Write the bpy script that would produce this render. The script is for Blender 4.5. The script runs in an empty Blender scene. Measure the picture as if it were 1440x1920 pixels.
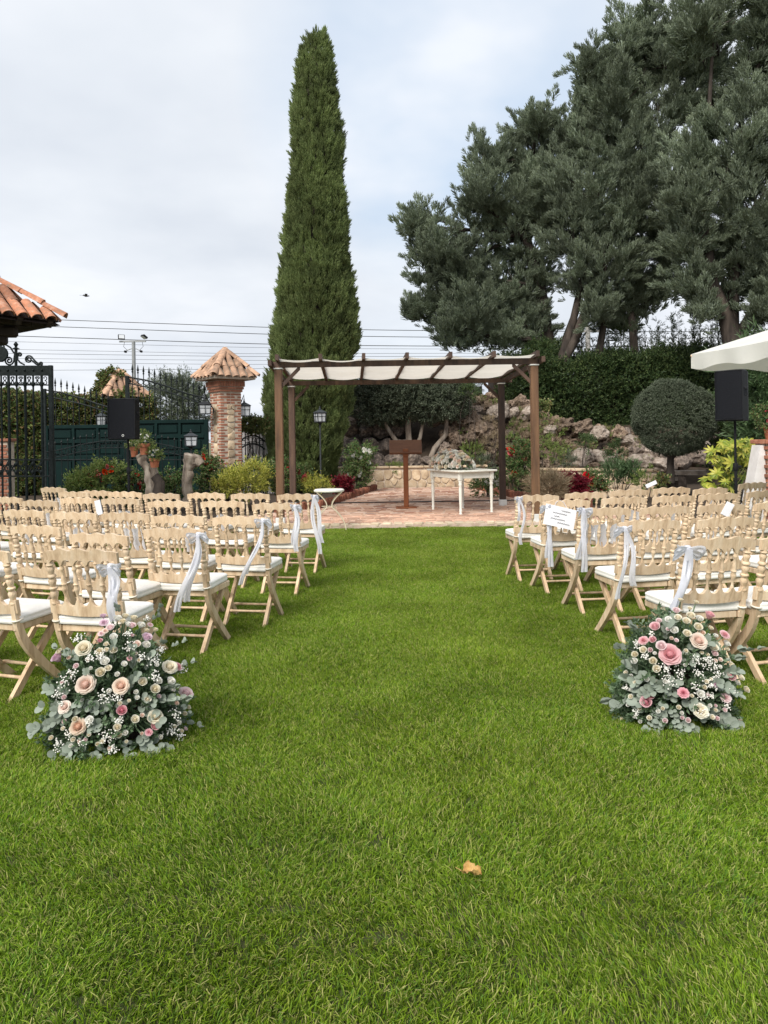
import bpy, math, random
import numpy as np
from mathutils import Vector, Matrix, Euler

rnd = random.Random(11)
nrs = np.random.RandomState(5)
S = bpy.context.scene
COL = S.collection
R = math.radians
PI = math.pi

# ------------------------------------------------------------------ camera
F, CX, CY, CH, ROLL = 1400.0, 720.0, 820.0, 1.5, R(0.85)
cd = bpy.data.cameras.new('camera')
cam = bpy.data.objects.new('camera', cd)
COL.objects.link(cam)
S.camera = cam
cam.location = (0, 0, CH)
cam.rotation_euler = (R(90), ROLL, 0)
cd.sensor_fit = 'VERTICAL'
cd.sensor_height = 36
cd.sensor_width = 27
cd.lens = 36 * F / 1920
cd.shift_y = -140 / 1920
cd.clip_start = 0.05
cd.clip_end = 2000
S.render.resolution_x, S.render.resolution_y = 768, 1024

# ------------------------------------------------------------------ light
SUN_EL, SUN_AZ = R(44), R(208)      # sun behind clouds, up behind the photographer's left shoulder
w = bpy.data.worlds.new('World')
S.world = w
w.use_nodes = True
nt = w.node_tree
nt.nodes.clear()
def N(nt, typ, **kw):
    n = nt.nodes.new(typ)
    for k, v in kw.items():
        setattr(n, k, v)
    return n
def L(nt, a, b):
    nt.links.new(a, b)
def math_node(nt, op, a, b=None, clamp=False):
    n = N(nt, 'ShaderNodeMath', operation=op)
    n.use_clamp = clamp
    for i, v in enumerate((a, b)):
        if v is None: continue
        if isinstance(v, (int, float)): n.inputs[i].default_value = v
        else: L(nt, v, n.inputs[i])
    return n.outputs[0]
def ramp(nt, fac, stops):
    n = N(nt, 'ShaderNodeValToRGB')
    e = n.color_ramp.elements
    while len(e) < len(stops): e.new(0.5)
    for i, (p, c) in enumerate(stops):
        e[i].position = p
        e[i].color = (*c, 1) if len(c) == 3 else c
    L(nt, fac, n.inputs[0])
    return n.outputs[0]
def mixc(nt, fac, a, b, blend='MIX'):
    n = N(nt, 'ShaderNodeMix', data_type='RGBA', blend_type=blend)
    for sock, v in ((n.inputs[0], fac), (n.inputs[6], a), (n.inputs[7], b)):
        if isinstance(v, (int, float)): sock.default_value = v
        elif isinstance(v, (tuple, list)): sock.default_value = (*v, 1)
        else: L(nt, v, sock)
    return n.outputs[2]

SKY_STRENGTH = 0.1
CLOUD = 3.95        # clouds are given in the sky's own physical units
sky = N(nt, 'ShaderNodeTexSky', sky_type='NISHITA', sun_disc=False)
sky.sun_elevation = SUN_EL
sky.sun_rotation = SUN_AZ
sky.air_density = 1.2
sky.dust_density = 2.5
tc = N(nt, 'ShaderNodeTexCoord')
sep = N(nt, 'ShaderNodeSeparateXYZ'); L(nt, tc.outputs['Generated'], sep.inputs[0])
zz = math_node(nt, 'ADD', math_node(nt, 'ABSOLUTE', sep.outputs[2]), 0.22)
cmb = N(nt, 'ShaderNodeCombineXYZ')
L(nt, math_node(nt, 'DIVIDE', sep.outputs[0], zz), cmb.inputs[0])
L(nt, math_node(nt, 'DIVIDE', sep.outputs[1], zz), cmb.inputs[1])
cl = N(nt, 'ShaderNodeTexNoise'); L(nt, cmb.outputs[0], cl.inputs['Vector'])
cl.inputs['Scale'].default_value = 1.1; cl.inputs['Detail'].default_value = 5; cl.inputs['Roughness'].default_value = 0.5
cl2 = N(nt, 'ShaderNodeTexNoise'); L(nt, cmb.outputs[0], cl2.inputs['Vector'])
cl2.inputs['Scale'].default_value = 0.55; cl2.inputs['Detail'].default_value = 4
cloudcol = ramp(nt, cl.outputs[0], [(0.30, (0.62, 0.67, 0.75)), (0.5, (0.76, 0.80, 0.86)), (0.66, (0.90, 0.92, 0.96))])
cloudcol = mixc(nt, 1.0, cloudcol, (CLOUD, CLOUD, CLOUD), 'MULTIPLY')
gap = ramp(nt, cl2.outputs[0], [(0.50, (0, 0, 0)), (0.66, (0.55, 0.55, 0.55))])
# the thin place in the clouds beside the tall tree
dirn = N(nt, 'ShaderNodeVectorMath', operation='DOT_PRODUCT')
L(nt, tc.outputs['Generated'], dirn.inputs[0])
dv = Vector((0.10, 1.0, 0.47)).normalized()
dirn.inputs[1].default_value = dv
patch = ramp(nt, dirn.outputs['Value'], [(0.965, (0, 0, 0)), (0.998, (0.9, 0.9, 0.9))])
patch = math_node(nt, 'MULTIPLY', patch, ramp(nt, cl.outputs[0], [(0.35, (1, 1, 1)), (0.62, (0.15, 0.15, 0.15))]))
gapf = math_node(nt, 'MAXIMUM', math_node(nt, 'MULTIPLY', gap, 0.35), patch)
bluesky = mixc(nt, 0.75, sky.outputs[0], (1.55, 2.2, 3.0))
skycol = mixc(nt, gapf, cloudcol, bluesky)
bg = N(nt, 'ShaderNodeBackground')
bg.inputs['Strength'].default_value = SKY_STRENGTH
L(nt, skycol, bg.inputs['Color'])
out = N(nt, 'ShaderNodeOutputWorld'); L(nt, bg.outputs[0], out.inputs[0])

sl = bpy.data.lights.new('sun', 'SUN')
sl.energy = 1.5
sl.angle = R(30)
sl.color = (1.0, 0.95, 0.88)
sun = bpy.data.objects.new('sun', sl)
COL.objects.link(sun)
# sky sun_rotation is measured clockwise from +Y seen from above
sd = Vector((math.sin(SUN_AZ) * math.cos(SUN_EL), math.cos(SUN_AZ) * math.cos(SUN_EL), math.sin(SUN_EL)))
sun.rotation_euler = (-sd).to_track_quat('-Z', 'Y').to_euler()
sun.location = (0, -5, 20)

vs = S.view_settings
S.display_settings.display_device = 'sRGB'
vs.view_transform = 'Standard'
vs.look = 'None'
vs.exposure = 1.5
vs.gamma = 1
vs.use_curve_mapping = False
S.cycles.max_bounces = 6
S.cycles.diffuse_bounces = 3
S.cycles.glossy_bounces = 2
S.cycles.transmission_bounces = 4
S.cycles.transparent_max_bounces = 4
S.cycles.use_denoising = True

# ------------------------------------------------------------------ geometry helpers
_c, _s = math.cos(ROLL), math.sin(ROLL)
def P(x, y, d):
    """Point seen at photo pixel x, y at distance d along the view axis."""
    u, v = (x - CX) / F, (CY - y) / F
    return Vector((d * (u * _c + v * _s), d, CH + d * (-u * _s + v * _c)))
def G(x, y, z=0.0):
    """Point of the level z seen at photo pixel x, y."""
    u, v = (x - CX) / F, (CY - y) / F
    d = (z - CH) / (-u * _s + v * _c)
    return P(x, y, d)
def XD(x, d):
    """World x seen at photo column x (eye level) at distance d."""
    return P(x, CY, d).x

class MB:
    def __init__(s):
        s.v, s.f = [], []
    def add(s, vs_, fs, M=None):
        b = len(s.v)
        if M is not None:
            s.v += [tuple(M @ Vector(p)) for p in vs_]
        else:
            s.v += [tuple(p) for p in vs_]
        s.f += [tuple(i + b for i in f) for f in fs]
        return s
    def box(s, c, sz, M=None):
        x, y, z = (k / 2 for k in sz)
        vv = [(c[0] + i * x, c[1] + j * y, c[2] + k * z) for i in (-1, 1) for j in (-1, 1) for k in (-1, 1)]
        return s.add(vv, [(0, 1, 3, 2), (4, 6, 7, 5), (0, 4, 5, 1), (2, 3, 7, 6), (0, 2, 6, 4), (1, 5, 7, 3)], M)
    def cbox(s, c, sz, b=0.004, M=None):
        """Box with chamfered edges."""
        h = [k / 2 for k in sz]
        b = min(b, *[k * 0.45 for k in h])
        vv, idx = [], {}
        for i in (-1, 1):
            for j in (-1, 1):
                for k in (-1, 1):
                    sg = (i, j, k)
                    for a in range(3):
                        p = [c[t] + sg[t] * (h[t] - (0 if t == a else b)) for t in range(3)]
                        idx[(sg, a)] = len(vv); vv.append(p)
        ff = []
        for a in range(3):
            o1, o2 = [t for t in range(3) if t != a]
            for sa in (-1, 1):
                q = []
                for s1, s2 in ((-1, -1), (1, -1), (1, 1), (-1, 1)):
                    sg = [0, 0, 0]; sg[a] = sa; sg[o1] = s1; sg[o2] = s2
                    q.append(idx[(tuple(sg), a)])
                ff.append(tuple(q))
            for s1 in (-1, 1):
                for s2 in (-1, 1):
                    sgA = [0, 0, 0]; sgA[a] = -1; sgA[o1] = s1; sgA[o2] = s2
                    sgB = list(sgA); sgB[a] = 1
                    ff.append((idx[(tuple(sgA), o1)], idx[(tuple(sgB), o1)], idx[(tuple(sgB), o2)], idx[(tuple(sgA), o2)]))
        for i in (-1, 1):
            for j in (-1, 1):
                for k in (-1, 1):
                    ff.append(tuple(idx[((i, j, k), a)] for a in range(3)))
        return s.add(vv, ff, M)
    def tube(s, pts, rad, n=8, caps=True, M=None, flat=None):
        pts = [Vector(p) for p in pts]
        if isinstance(rad, (int, float)): rad = [rad] * len(pts)
        T = []
        for i in range(len(pts)):
            t = pts[min(i + 1, len(pts) - 1)] - pts[max(i - 1, 0)]
            T.append(t.normalized() if t.length > 1e-9 else Vector((0, 0, 1)))
        a = Vector((1, 0, 0)) if abs(T[0].x) < 0.8 else Vector((0, 1, 0))
        u = (a - T[0] * a.dot(T[0])).normalized()
        vv, ff = [], []
        for i, p in enumerate(pts):
            u = (u - T[i] * u.dot(T[i])).normalized()
            w_ = T[i].cross(u)
            for k in range(n):
                th = 2 * PI * k / n
                vv.append(p + (u * math.cos(th) + w_ * math.sin(th)) * rad[i])
        for i in range(len(pts) - 1):
            for k in range(n):
                k2 = (k + 1) % n
                ff.append((i * n + k, i * n + k2, (i + 1) * n + k2, (i + 1) * n + k))
        if caps:
            ff.append(tuple(range(n))[::-1])
            ff.append(tuple((len(pts) - 1) * n + k for k in range(n)))
        return s.add(vv, ff, M)
    def bar(s, pts, side, wid, thk, M=None):
        """Rectangular section swept along pts; side = direction of the width."""
        pts = [Vector(p) for p in pts]; sd_ = Vector(side).normalized()
        wl = wid if isinstance(wid, (list, tuple)) else [wid] * len(pts)
        tl = thk if isinstance(thk, (list, tuple)) else [thk] * len(pts)
        vv, ff = [], []
        for i, p in enumerate(pts):
            t = (pts[min(i + 1, len(pts) - 1)] - pts[max(i - 1, 0)]).normalized()
            n_ = t.cross(sd_).normalized()
            for a, b in ((-1, -1), (1, -1), (1, 1), (-1, 1)):
                vv.append(p + sd_ * a * wl[i] / 2 + n_ * b * tl[i] / 2)
        for i in range(len(pts) - 1):
            for k in range(4):
                k2 = (k + 1) % 4
                ff.append((i * 4 + k, i * 4 + k2, i * 4 + 4 + k2, i * 4 + 4 + k))
        ff.append((3, 2, 1, 0)); e = (len(pts) - 1) * 4
        ff.append((e, e + 1, e + 2, e + 3))
        return s.add(vv, ff, M)
    def lathe(s, prof, n=12, M=None):
        vv, ff = [], []
        for r_, z in prof:
            for k in range(n):
                th = 2 * PI * k / n
                vv.append((r_ * math.cos(th), r_ * math.sin(th), z))
        m = len(prof)
        for i in range(m - 1):
            for k in range(n):
                k2 = (k + 1) % n
                ff.append((i * n + k, i * n + k2, (i + 1) * n + k2, (i + 1) * n + k))
        ff.append(tuple(range(n))[::-1]); ff.append(tuple((m - 1) * n + k for k in range(n)))
        return s.add(vv, ff, M)
    def prism(s, poly, z0, z1, M=None, inset=0.0):
        n = len(poly)
        cx = sum(p[0] for p in poly) / n; cy = sum(p[1] for p in poly) / n
        k = 1 - inset
        vv = [(p[0], p[1], z0) for p in poly] + [(cx + (p[0] - cx) * k, cy + (p[1] - cy) * k, z1) for p in poly]
        ff = [tuple(range(n))[::-1], tuple(range(n, 2 * n))] + [(i, (i + 1) % n, n + (i + 1) % n, n + i) for i in range(n)]
        return s.add(vv, ff, M)
    def grid(s, fn, nu, nv, M=None):
        vv = [fn(i / nu, j / nv) for j in range(nv + 1) for i in range(nu + 1)]
        ff = [(j * (nu + 1) + i, j * (nu + 1) + i + 1, (j + 1) * (nu + 1) + i + 1, (j + 1) * (nu + 1) + i) for j in range(nv) for i in range(nu)]
        return s.add(vv, ff, M)
    def mesh(s, name, mat=None, smooth=False):
        me = bpy.data.meshes.new(name)
        me.from_pydata(s.v, [], s.f)
        if mat: me.materials.append(mat)
        if smooth:
            me.polygons.foreach_set('use_smooth', [True] * len(me.polygons))
            me.set_sharp_from_angle(angle=R(smooth if smooth is not True else 40))
        me.update()
        return me
    def build(s, name, mat, parent=None, smooth=False, loc=None, rot=None):
        return place(name, s.mesh(name, mat, smooth), parent, loc, rot)

def place(name, me, parent=None, loc=None, rot=None, scale=None):
    o = bpy.data.objects.new(name, me)
    COL.objects.link(o)
    if parent is not None: o.parent = parent
    if loc is not None: o.location = loc
    if rot is not None: o.rotation_euler = rot
    if scale is not None: o.scale = scale if not isinstance(scale, (int, float)) else (scale,) * 3
    return o
def tag(o, label=None, cat=None, group=None, kind=None):
    if label: o['label'] = label
    if cat: o['category'] = cat
    if group: o['group'] = group
    if kind: o['kind'] = kind
    return o
def thing(name, loc, label, cat, rz=0.0, group=None):
    o = bpy.data.objects.new(name, None)
    COL.objects.link(o)
    o.empty_display_size = 0.1
    o.location = loc; o.rotation_euler = (0, 0, rz)
    return tag(o, label, cat, group)

def ico(sub=1):
    t = (1 + 5 ** 0.5) / 2
    v = [Vector(p).normalized() for p in ((-1, t, 0), (1, t, 0), (-1, -t, 0), (1, -t, 0), (0, -1, t), (0, 1, t), (0, -1, -t), (0, 1, -t), (t, 0, -1), (t, 0, 1), (-t, 0, -1), (-t, 0, 1))]
    f = [(0, 11, 5), (0, 5, 1), (0, 1, 7), (0, 7, 10), (0, 10, 11), (1, 5, 9), (5, 11, 4), (11, 10, 2), (10, 7, 6), (7, 1, 8), (3, 9, 4), (3, 4, 2), (3, 2, 6), (3, 6, 8), (3, 8, 9), (4, 9, 5), (2, 4, 11), (6, 2, 10), (8, 6, 7), (9, 8, 1)]
    for _ in range(sub):
        c, nf = {}, []
        def mid(a, b):
            k = (min(a, b), max(a, b))
            if k not in c:
                c[k] = len(v); v.append(((v[a] + v[b]) / 2).normalized())
            return c[k]
        for a, b, d in f:
            x, y, z = mid(a, b), mid(b, d), mid(d, a)
            nf += [(a, x, z), (b, y, x), (d, z, y), (x, y, z)]
        f = nf
    return v, f
from mathutils import noise as mnoise
def rock_mesh(name, mat, seed, sub=2, amp=0.35, freq=1.3, flat=0.7, pits=0.0):
    v, f = ico(sub)
    o = Vector((seed * 7.3, seed * 3.1, seed * 1.7))
    vv = []
    for p in v:
        k = 1 + amp * mnoise.noise(p * freq + o) + amp * 0.45 * mnoise.noise(p * freq * 2.7 + o)
        if pits:
            k -= pits * max(0, mnoise.noise(p * 4.2 + o) - 0.12) * 1.6
        q = p * k
        vv.append((q.x, q.y, q.z * flat))
    m = MB(); m.add(vv, f)
    return m.mesh(name, mat, smooth=32)

# ------------------------------------------------------------------ materials
def newmat(name):
    m = bpy.data.materials.new(name)
    m.use_nodes = True
    t = m.node_tree
    t.nodes.clear()
    o = N(t, 'ShaderNodeOutputMaterial')
    b = N(t, 'ShaderNodeBsdfPrincipled')
    L(t, b.outputs[0], o.inputs[0])
    return m, t, b, o
def mat(name, c1, c2=None, rough=0.6, scale=6.0, stretch=(1, 1, 1), bump=0.15, bscale=None, objvar=0.12, metal=0.0, c3=None, spec=0.4, detail=5, coord='Object', transl=0.0, sheen=0.0):
    m, t, b, o = newmat(name)
    if c2 is None: c2 = tuple(k * 0.72 for k in c1)
    tcn = N(t, 'ShaderNodeTexCoord')
    mp = N(t, 'ShaderNodeMapping'); mp.inputs['Scale'].default_value = stretch
    info = N(t, 'ShaderNodeObjectInfo')
    L(t, tcn.outputs[coord], mp.inputs['Vector'])
    off = N(t, 'ShaderNodeCombineXYZ')
    rr = math_node(t, 'MULTIPLY', info.outputs['Random'], 37.0)
    for i in range(3): L(t, rr, off.inputs[i])
    L(t, off.outputs[0], mp.inputs['Location'])
    n1 = N(t, 'ShaderNodeTexNoise'); L(t, mp.outputs[0], n1.inputs['Vector'])
    n1.inputs['Scale'].default_value = scale; n1.inputs['Detail'].default_value = detail; n1.inputs['Roughness'].default_value = 0.62
    stops = [(0.33, c2), (0.62, c1)] if c3 is None else [(0.3, c2), (0.5, c1), (0.68, c3)]
    col = ramp(t, n1.outputs[0], stops)
    hsv = N(t, 'ShaderNodeHueSaturation')
    L(t, col, hsv.inputs['Color'])
    mr = N(t, 'ShaderNodeMapRange')
    L(t, info.outputs['Random'], mr.inputs[0])
    mr.inputs[3].default_value = 1 - objvar; mr.inputs[4].default_value = 1 + objvar
    L(t, mr.outputs[0], hsv.inputs['Value'])
    L(t, hsv.outputs[0], b.inputs['Base Color'])
    b.inputs['Roughness'].default_value = rough
    b.inputs['Metallic'].default_value = metal
    b.inputs['Specular IOR Level'].default_value = spec
    if bump:
        n2 = N(t, 'ShaderNodeTexNoise'); L(t, mp.outputs[0], n2.inputs['Vector'])
        n2.inputs['Scale'].default_value = bscale or scale * 4; n2.inputs['Detail'].default_value = 6
        bp = N(t, 'ShaderNodeBump'); bp.inputs['Strength'].default_value = bump; bp.inputs['Distance'].default_value = 0.02
        L(t, n2.outputs[0], bp.inputs['Height']); L(t, bp.outputs[0], b.inputs['Normal'])
    if transl:
        tr = N(t, 'ShaderNodeBsdfTranslucent'); L(t, hsv.outputs[0], tr.inputs[0])
        mx = N(t, 'ShaderNodeMixShader'); mx.inputs[0].default_value = transl
        L(t, b.outputs[0], mx.inputs[1]); L(t, tr.outputs[0], mx.inputs[2]); L(t, mx.outputs[0], o.inputs[0])
    return m
def leafmat(name, stops, rough=0.5, transl=0.25, patch=0.25, pscale=0.6, spec=0.3, tip=None):
    """Leaf colour that varies leaf by leaf and, softly, from place to place."""
    m, t, b, o = newmat(name)
    g = N(t, 'ShaderNodeNewGeometry')
    n = len(stops)
    col = ramp(t, g.outputs['Random Per Island'], [((i + 0.5) / n, c) for i, c in enumerate(stops)])
    nz = N(t, 'ShaderNodeTexNoise'); L(t, g.outputs['Position'], nz.inputs['Vector'])
    nz.inputs['Scale'].default_value = pscale; nz.inputs['Detail'].default_value = 3
    mr = N(t, 'ShaderNodeMapRange'); L(t, nz.outputs[0], mr.inputs[0])
    mr.inputs[1].default_value = 0.3; mr.inputs[2].default_value = 0.7
    mr.inputs[3].default_value = 1 - patch; mr.inputs[4].default_value = 1 + patch
    hsv = N(t, 'ShaderNodeHueSaturation'); L(t, col, hsv.inputs['Color']); L(t, mr.outputs[0], hsv.inputs['Value'])
    mr2 = N(t, 'ShaderNodeMapRange'); L(t, nz.outputs[1], mr2.inputs[0])
    mr2.inputs[3].default_value = 0.485; mr2.inputs[4].default_value = 0.515
    L(t, mr2.outputs[0], hsv.inputs['Hue'])
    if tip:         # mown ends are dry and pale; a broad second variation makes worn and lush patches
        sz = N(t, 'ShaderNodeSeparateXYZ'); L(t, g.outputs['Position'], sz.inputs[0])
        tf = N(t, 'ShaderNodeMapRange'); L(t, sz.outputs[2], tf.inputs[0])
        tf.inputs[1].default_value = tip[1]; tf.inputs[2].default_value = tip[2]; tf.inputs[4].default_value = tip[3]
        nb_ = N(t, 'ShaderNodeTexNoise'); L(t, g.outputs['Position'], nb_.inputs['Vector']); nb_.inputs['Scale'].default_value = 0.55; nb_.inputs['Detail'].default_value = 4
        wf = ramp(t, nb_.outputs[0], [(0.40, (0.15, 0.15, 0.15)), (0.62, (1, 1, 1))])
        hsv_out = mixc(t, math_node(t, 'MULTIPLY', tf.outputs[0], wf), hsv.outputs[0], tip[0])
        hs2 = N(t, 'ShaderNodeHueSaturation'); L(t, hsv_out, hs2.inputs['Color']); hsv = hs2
    L(t, hsv.outputs[0], b.inputs['Base Color'])
    b.inputs['Roughness'].default_value = rough
    b.inputs['Specular IOR Level'].default_value = spec
    if transl:
        tr = N(t, 'ShaderNodeBsdfTranslucent'); L(t, hsv.outputs[0], tr.inputs[0])
        mx = N(t, 'ShaderNodeMixShader'); mx.inputs[0].default_value = transl
        L(t, b.outputs[0], mx.inputs[1]); L(t, tr.outputs[0], mx.inputs[2]); L(t, mx.outputs[0], o.inputs[0])
    return m
def petalmat(name, inner, outer, r0, r1, transl=0.45):
    """Petal colour that runs from the heart of the bloom to its outer petals."""
    m, t, b, o = newmat(name)
    tcn = N(t, 'ShaderNodeTexCoord')
    sp = N(t, 'ShaderNodeSeparateXYZ'); L(t, tcn.outputs['Object'], sp.inputs[0])
    rr = math_node(t, 'SQRT', math_node(t, 'ADD', math_node(t, 'POWER', sp.outputs[0], 2.0), math_node(t, 'POWER', sp.outputs[1], 2.0)))
    info = N(t, 'ShaderNodeObjectInfo')
    col = ramp(t, rr, [(r0, inner), (r1, outer)])
    hsv = N(t, 'ShaderNodeHueSaturation'); L(t, col, hsv.inputs['Color'])
    mr = N(t, 'ShaderNodeMapRange'); L(t, info.outputs['Random'], mr.inputs[0])
    mr.inputs[3].default_value = 0.9; mr.inputs[4].default_value = 1.08
    L(t, mr.outputs[0], hsv.inputs['Value'])
    mr2 = N(t, 'ShaderNodeMapRange'); L(t, info.outputs['Random'], mr2.inputs[0])
    mr2.inputs[3].default_value = 1.15; mr2.inputs[4].default_value = 0.75
    L(t, mr2.outputs[0], hsv.inputs['Saturation'])
    L(t, hsv.outputs[0], b.inputs['Base Color'])
    b.inputs['Roughness'].default_value = 0.6
    b.inputs['Specular IOR Level'].default_value = 0.2
    tr = N(t, 'ShaderNodeBsdfTranslucent'); L(t, hsv.outputs[0], tr.inputs[0])
    mx = N(t, 'ShaderNodeMixShader'); mx.inputs[0].default_value = transl
    L(t, b.outputs[0], mx.inputs[1]); L(t, tr.outputs[0], mx.inputs[2]); L(t, mx.outputs[0], o.inputs[0])
    return m

M_ = {}
M_['chair'] = mat('limed_wood', (0.67, 0.505, 0.335), (0.47, 0.33, 0.205), rough=0.55, scale=22, stretch=(1, 1, 0.14), bump=0.25, objvar=0.14, c3=(0.74, 0.595, 0.43))
M_['chair_raw'] = mat('bare_wood', (0.60, 0.43, 0.27), (0.38, 0.25, 0.145), rough=0.55, scale=20, stretch=(1, 1, 0.16), bump=0.2, objvar=0.14, c3=(0.68, 0.52, 0.35))
M_['cushion'] = mat('cushion_cloth', (0.86, 0.84, 0.79), (0.80, 0.77, 0.71), rough=0.85, scale=5, bump=0.12, bscale=60, objvar=0.04, spec=0.2)
M_['ribbon'] = mat('satin_ribbon', (0.84, 0.85, 0.90), (0.79, 0.80, 0.87), rough=0.4, scale=8, bump=0.05, objvar=0.03, transl=0.4)
M_['paper'] = mat('white_paper', (0.86, 0.87, 0.90), (0.80, 0.81, 0.85), rough=0.7, scale=4, bump=0.03, objvar=0.03, transl=0.2)
M_['ink'] = mat('dark_ink', (0.03, 0.03, 0.05), rough=0.7, bump=0)
M_['strap'] = mat('pale_tie', (0.75, 0.70, 0.60), rough=0.6, bump=0.05, objvar=0.05)
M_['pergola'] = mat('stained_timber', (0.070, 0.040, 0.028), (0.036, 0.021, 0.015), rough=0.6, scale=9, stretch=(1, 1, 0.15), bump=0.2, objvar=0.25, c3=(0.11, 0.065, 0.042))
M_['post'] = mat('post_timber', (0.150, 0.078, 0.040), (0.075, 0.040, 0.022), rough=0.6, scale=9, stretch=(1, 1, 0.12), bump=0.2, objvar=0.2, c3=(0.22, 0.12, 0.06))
M_['lectern'] = mat('red_brown_wood', (0.30, 0.100, 0.035), (0.20, 0.062, 0.024), rough=0.45, scale=10, stretch=(1, 1, 0.15), bump=0.08, objvar=0.08)
M_['lectern_top'] = mat('dark_brown_wood', (0.17, 0.075, 0.04), (0.115, 0.048, 0.027), rough=0.5, scale=10, stretch=(0.2, 1, 1), bump=0.08, objvar=0.08)
M_['cloth'] = mat('cream_canvas', (0.84, 0.81, 0.74), (0.79, 0.75, 0.67), rough=0.85, scale=3, bump=0.1, bscale=20, objvar=0.04, transl=0.5)
M_['whitepaint'] = mat('white_paint', (0.80, 0.79, 0.72), (0.72, 0.70, 0.62), rough=0.4, scale=6, bump=0.04, objvar=0.03)
M_['metalwhite'] = mat('white_metal', (0.72, 0.72, 0.70), (0.6, 0.6, 0.58), rough=0.45, bump=0.03)
M_['creamwire'] = mat('cream_wire', (0.72, 0.62, 0.46), rough=0.4, bump=0)
M_['iron'] = mat('black_iron', (0.018, 0.024, 0.024), (0.008, 0.011, 0.011), rough=0.5, scale=20, bump=0.15, objvar=0.1, spec=0.15)
M_['greengate'] = mat('dark_green_steel', (0.005, 0.020, 0.018), (0.0035, 0.014, 0.013), rough=0.5, scale=3, bump=0.04, objvar=0.05, spec=0.12)
M_['speaker'] = mat('black_plastic', (0.013, 0.0135, 0.016), (0.009, 0.0095, 0.011), rough=0.6, scale=30, bump=0.15, bscale=160, objvar=0.05, spec=0.2)
M_['grille'] = mat('black_grille', (0.011, 0.012, 0.016), (0.007, 0.0075, 0.010), rough=0.7, scale=90, bump=0.4, bscale=220, objvar=0.02, spec=0.15)
M_['brick'] = mat('red_brick', (0.36, 0.145, 0.085), (0.24, 0.09, 0.055), rough=0.85, scale=12, bump=0.35, objvar=0.28, c3=(0.46, 0.22, 0.14))
M_['mortar'] = mat('pale_mortar', (0.60, 0.51, 0.41), (0.47, 0.38, 0.30), rough=0.95, scale=10, bump=0.4)
M_['stone'] = mat('buff_stone', (0.50, 0.38, 0.25), (0.36, 0.25, 0.16), rough=0.85, scale=5, bump=0.45, bscale=14, objvar=0.25, c3=(0.58, 0.47, 0.34))
M_['rock'] = mat('grey_rock', (0.14, 0.11, 0.09), (0.055, 0.042, 0.035), rough=0.9, scale=3.5, bump=0.9, bscale=9, objvar=0.3, c3=(0.32, 0.25, 0.20))
M_['tufa'] = mat('pitted_tufa', (0.19, 0.135, 0.095), (0.045, 0.032, 0.024), rough=0.95, scale=4.5, bump=1.0, bscale=10, objvar=0.35, c3=(0.30, 0.23, 0.175))
M_['palerock'] = mat('pale_rock', (0.26, 0.21, 0.17), (0.10, 0.075, 0.06), rough=0.85, scale=3.5, bump=0.8, bscale=11, objvar=0.2, c3=(0.40, 0.345, 0.295))
M_['tile'] = mat('clay_tile', (0.38, 0.235, 0.155), (0.22, 0.155, 0.115), rough=0.9, scale=7, bump=0.4, bscale=22, objvar=0.32, c3=(0.56, 0.36, 0.24))
M_['tile_red'] = mat('orange_clay_tile', (0.40, 0.165, 0.090), (0.19, 0.145, 0.11), rough=0.9, scale=10, bump=0.5, bscale=24, objvar=0.35, c3=(0.48, 0.29, 0.21))
M_['darkwood'] = mat('dark_eaves_timber', (0.030, 0.019, 0.014), (0.016, 0.010, 0.008), rough=0.7, scale=8, bump=0.2)
M_['paver'] = mat('paving_brick_clay', (0.49, 0.31, 0.225), (0.36, 0.21, 0.15), rough=0.9, scale=9, bump=0.35, objvar=0.33, c3=(0.56, 0.38, 0.29))
M_['paverbed'] = mat('paving_mortar', (0.55, 0.44, 0.36), (0.40, 0.29, 0.22), rough=0.95, scale=5, bump=0.3)
M_['borderstone'] = mat('pale_border_stone', (0.58, 0.49, 0.36), (0.44, 0.35, 0.24), rough=0.9, scale=8, bump=0.3, objvar=0.2)
M_['edging'] = mat('edging_clay', (0.27, 0.105, 0.06), (0.15, 0.06, 0.04), rough=0.85, scale=10, bump=0.3, objvar=0.3)
M_['soil'] = mat('soil', (0.060, 0.042, 0.028), (0.032, 0.022, 0.015), rough=0.95, scale=4, bump=0.7, bscale=18)
M_['lawn'] = mat('lawn_soil', (0.055, 0.070, 0.018), (0.040, 0.042, 0.014), rough=0.95, scale=6, bump=0.5, bscale=40)
M_['earth'] = mat('open_ground', (0.13, 0.14, 0.06), (0.09, 0.08, 0.04), rough=0.95, scale=0.3, bump=0.3)
M_['bark'] = mat('bark', (0.052, 0.040, 0.032), (0.022, 0.017, 0.014), rough=0.9, scale=6, stretch=(1, 1, 0.25), bump=1.0, bscale=14, objvar=0.1, c3=(0.095, 0.075, 0.06))
M_['oldwood'] = mat('weathered_stump', (0.27, 0.22, 0.175), (0.08, 0.06, 0.05), rough=0.9, scale=7, stretch=(1, 1, 0.2), bump=1.0, bscale=12, objvar=0.1, c3=(0.40, 0.35, 0.29))
M_['terracotta'] = mat('terracotta', (0.42, 0.15, 0.075), (0.32, 0.11, 0.06), rough=0.75, scale=8, bump=0.1, objvar=0.12)
M_['zinc'] = mat('galvanised_steel', (0.36, 0.37, 0.37), (0.27, 0.28, 0.28), rough=0.5, scale=5, bump=0.05, metal=0.4)
M_['lampglass'] = mat('frosted_pane', (0.62, 0.64, 0.66), (0.50, 0.52, 0.54), rough=0.15, scale=4, bump=0.02, objvar=0.06, spec=0.6)
M_['lampiron'] = mat('grey_lantern_iron', (0.040, 0.045, 0.050), (0.025, 0.028, 0.03), rough=0.45, bump=0.05)
M_['plaster'] = mat('white_plaster', (0.70, 0.67, 0.66), (0.58, 0.55, 0.53), rough=0.9, scale=3, bump=0.2)
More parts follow.
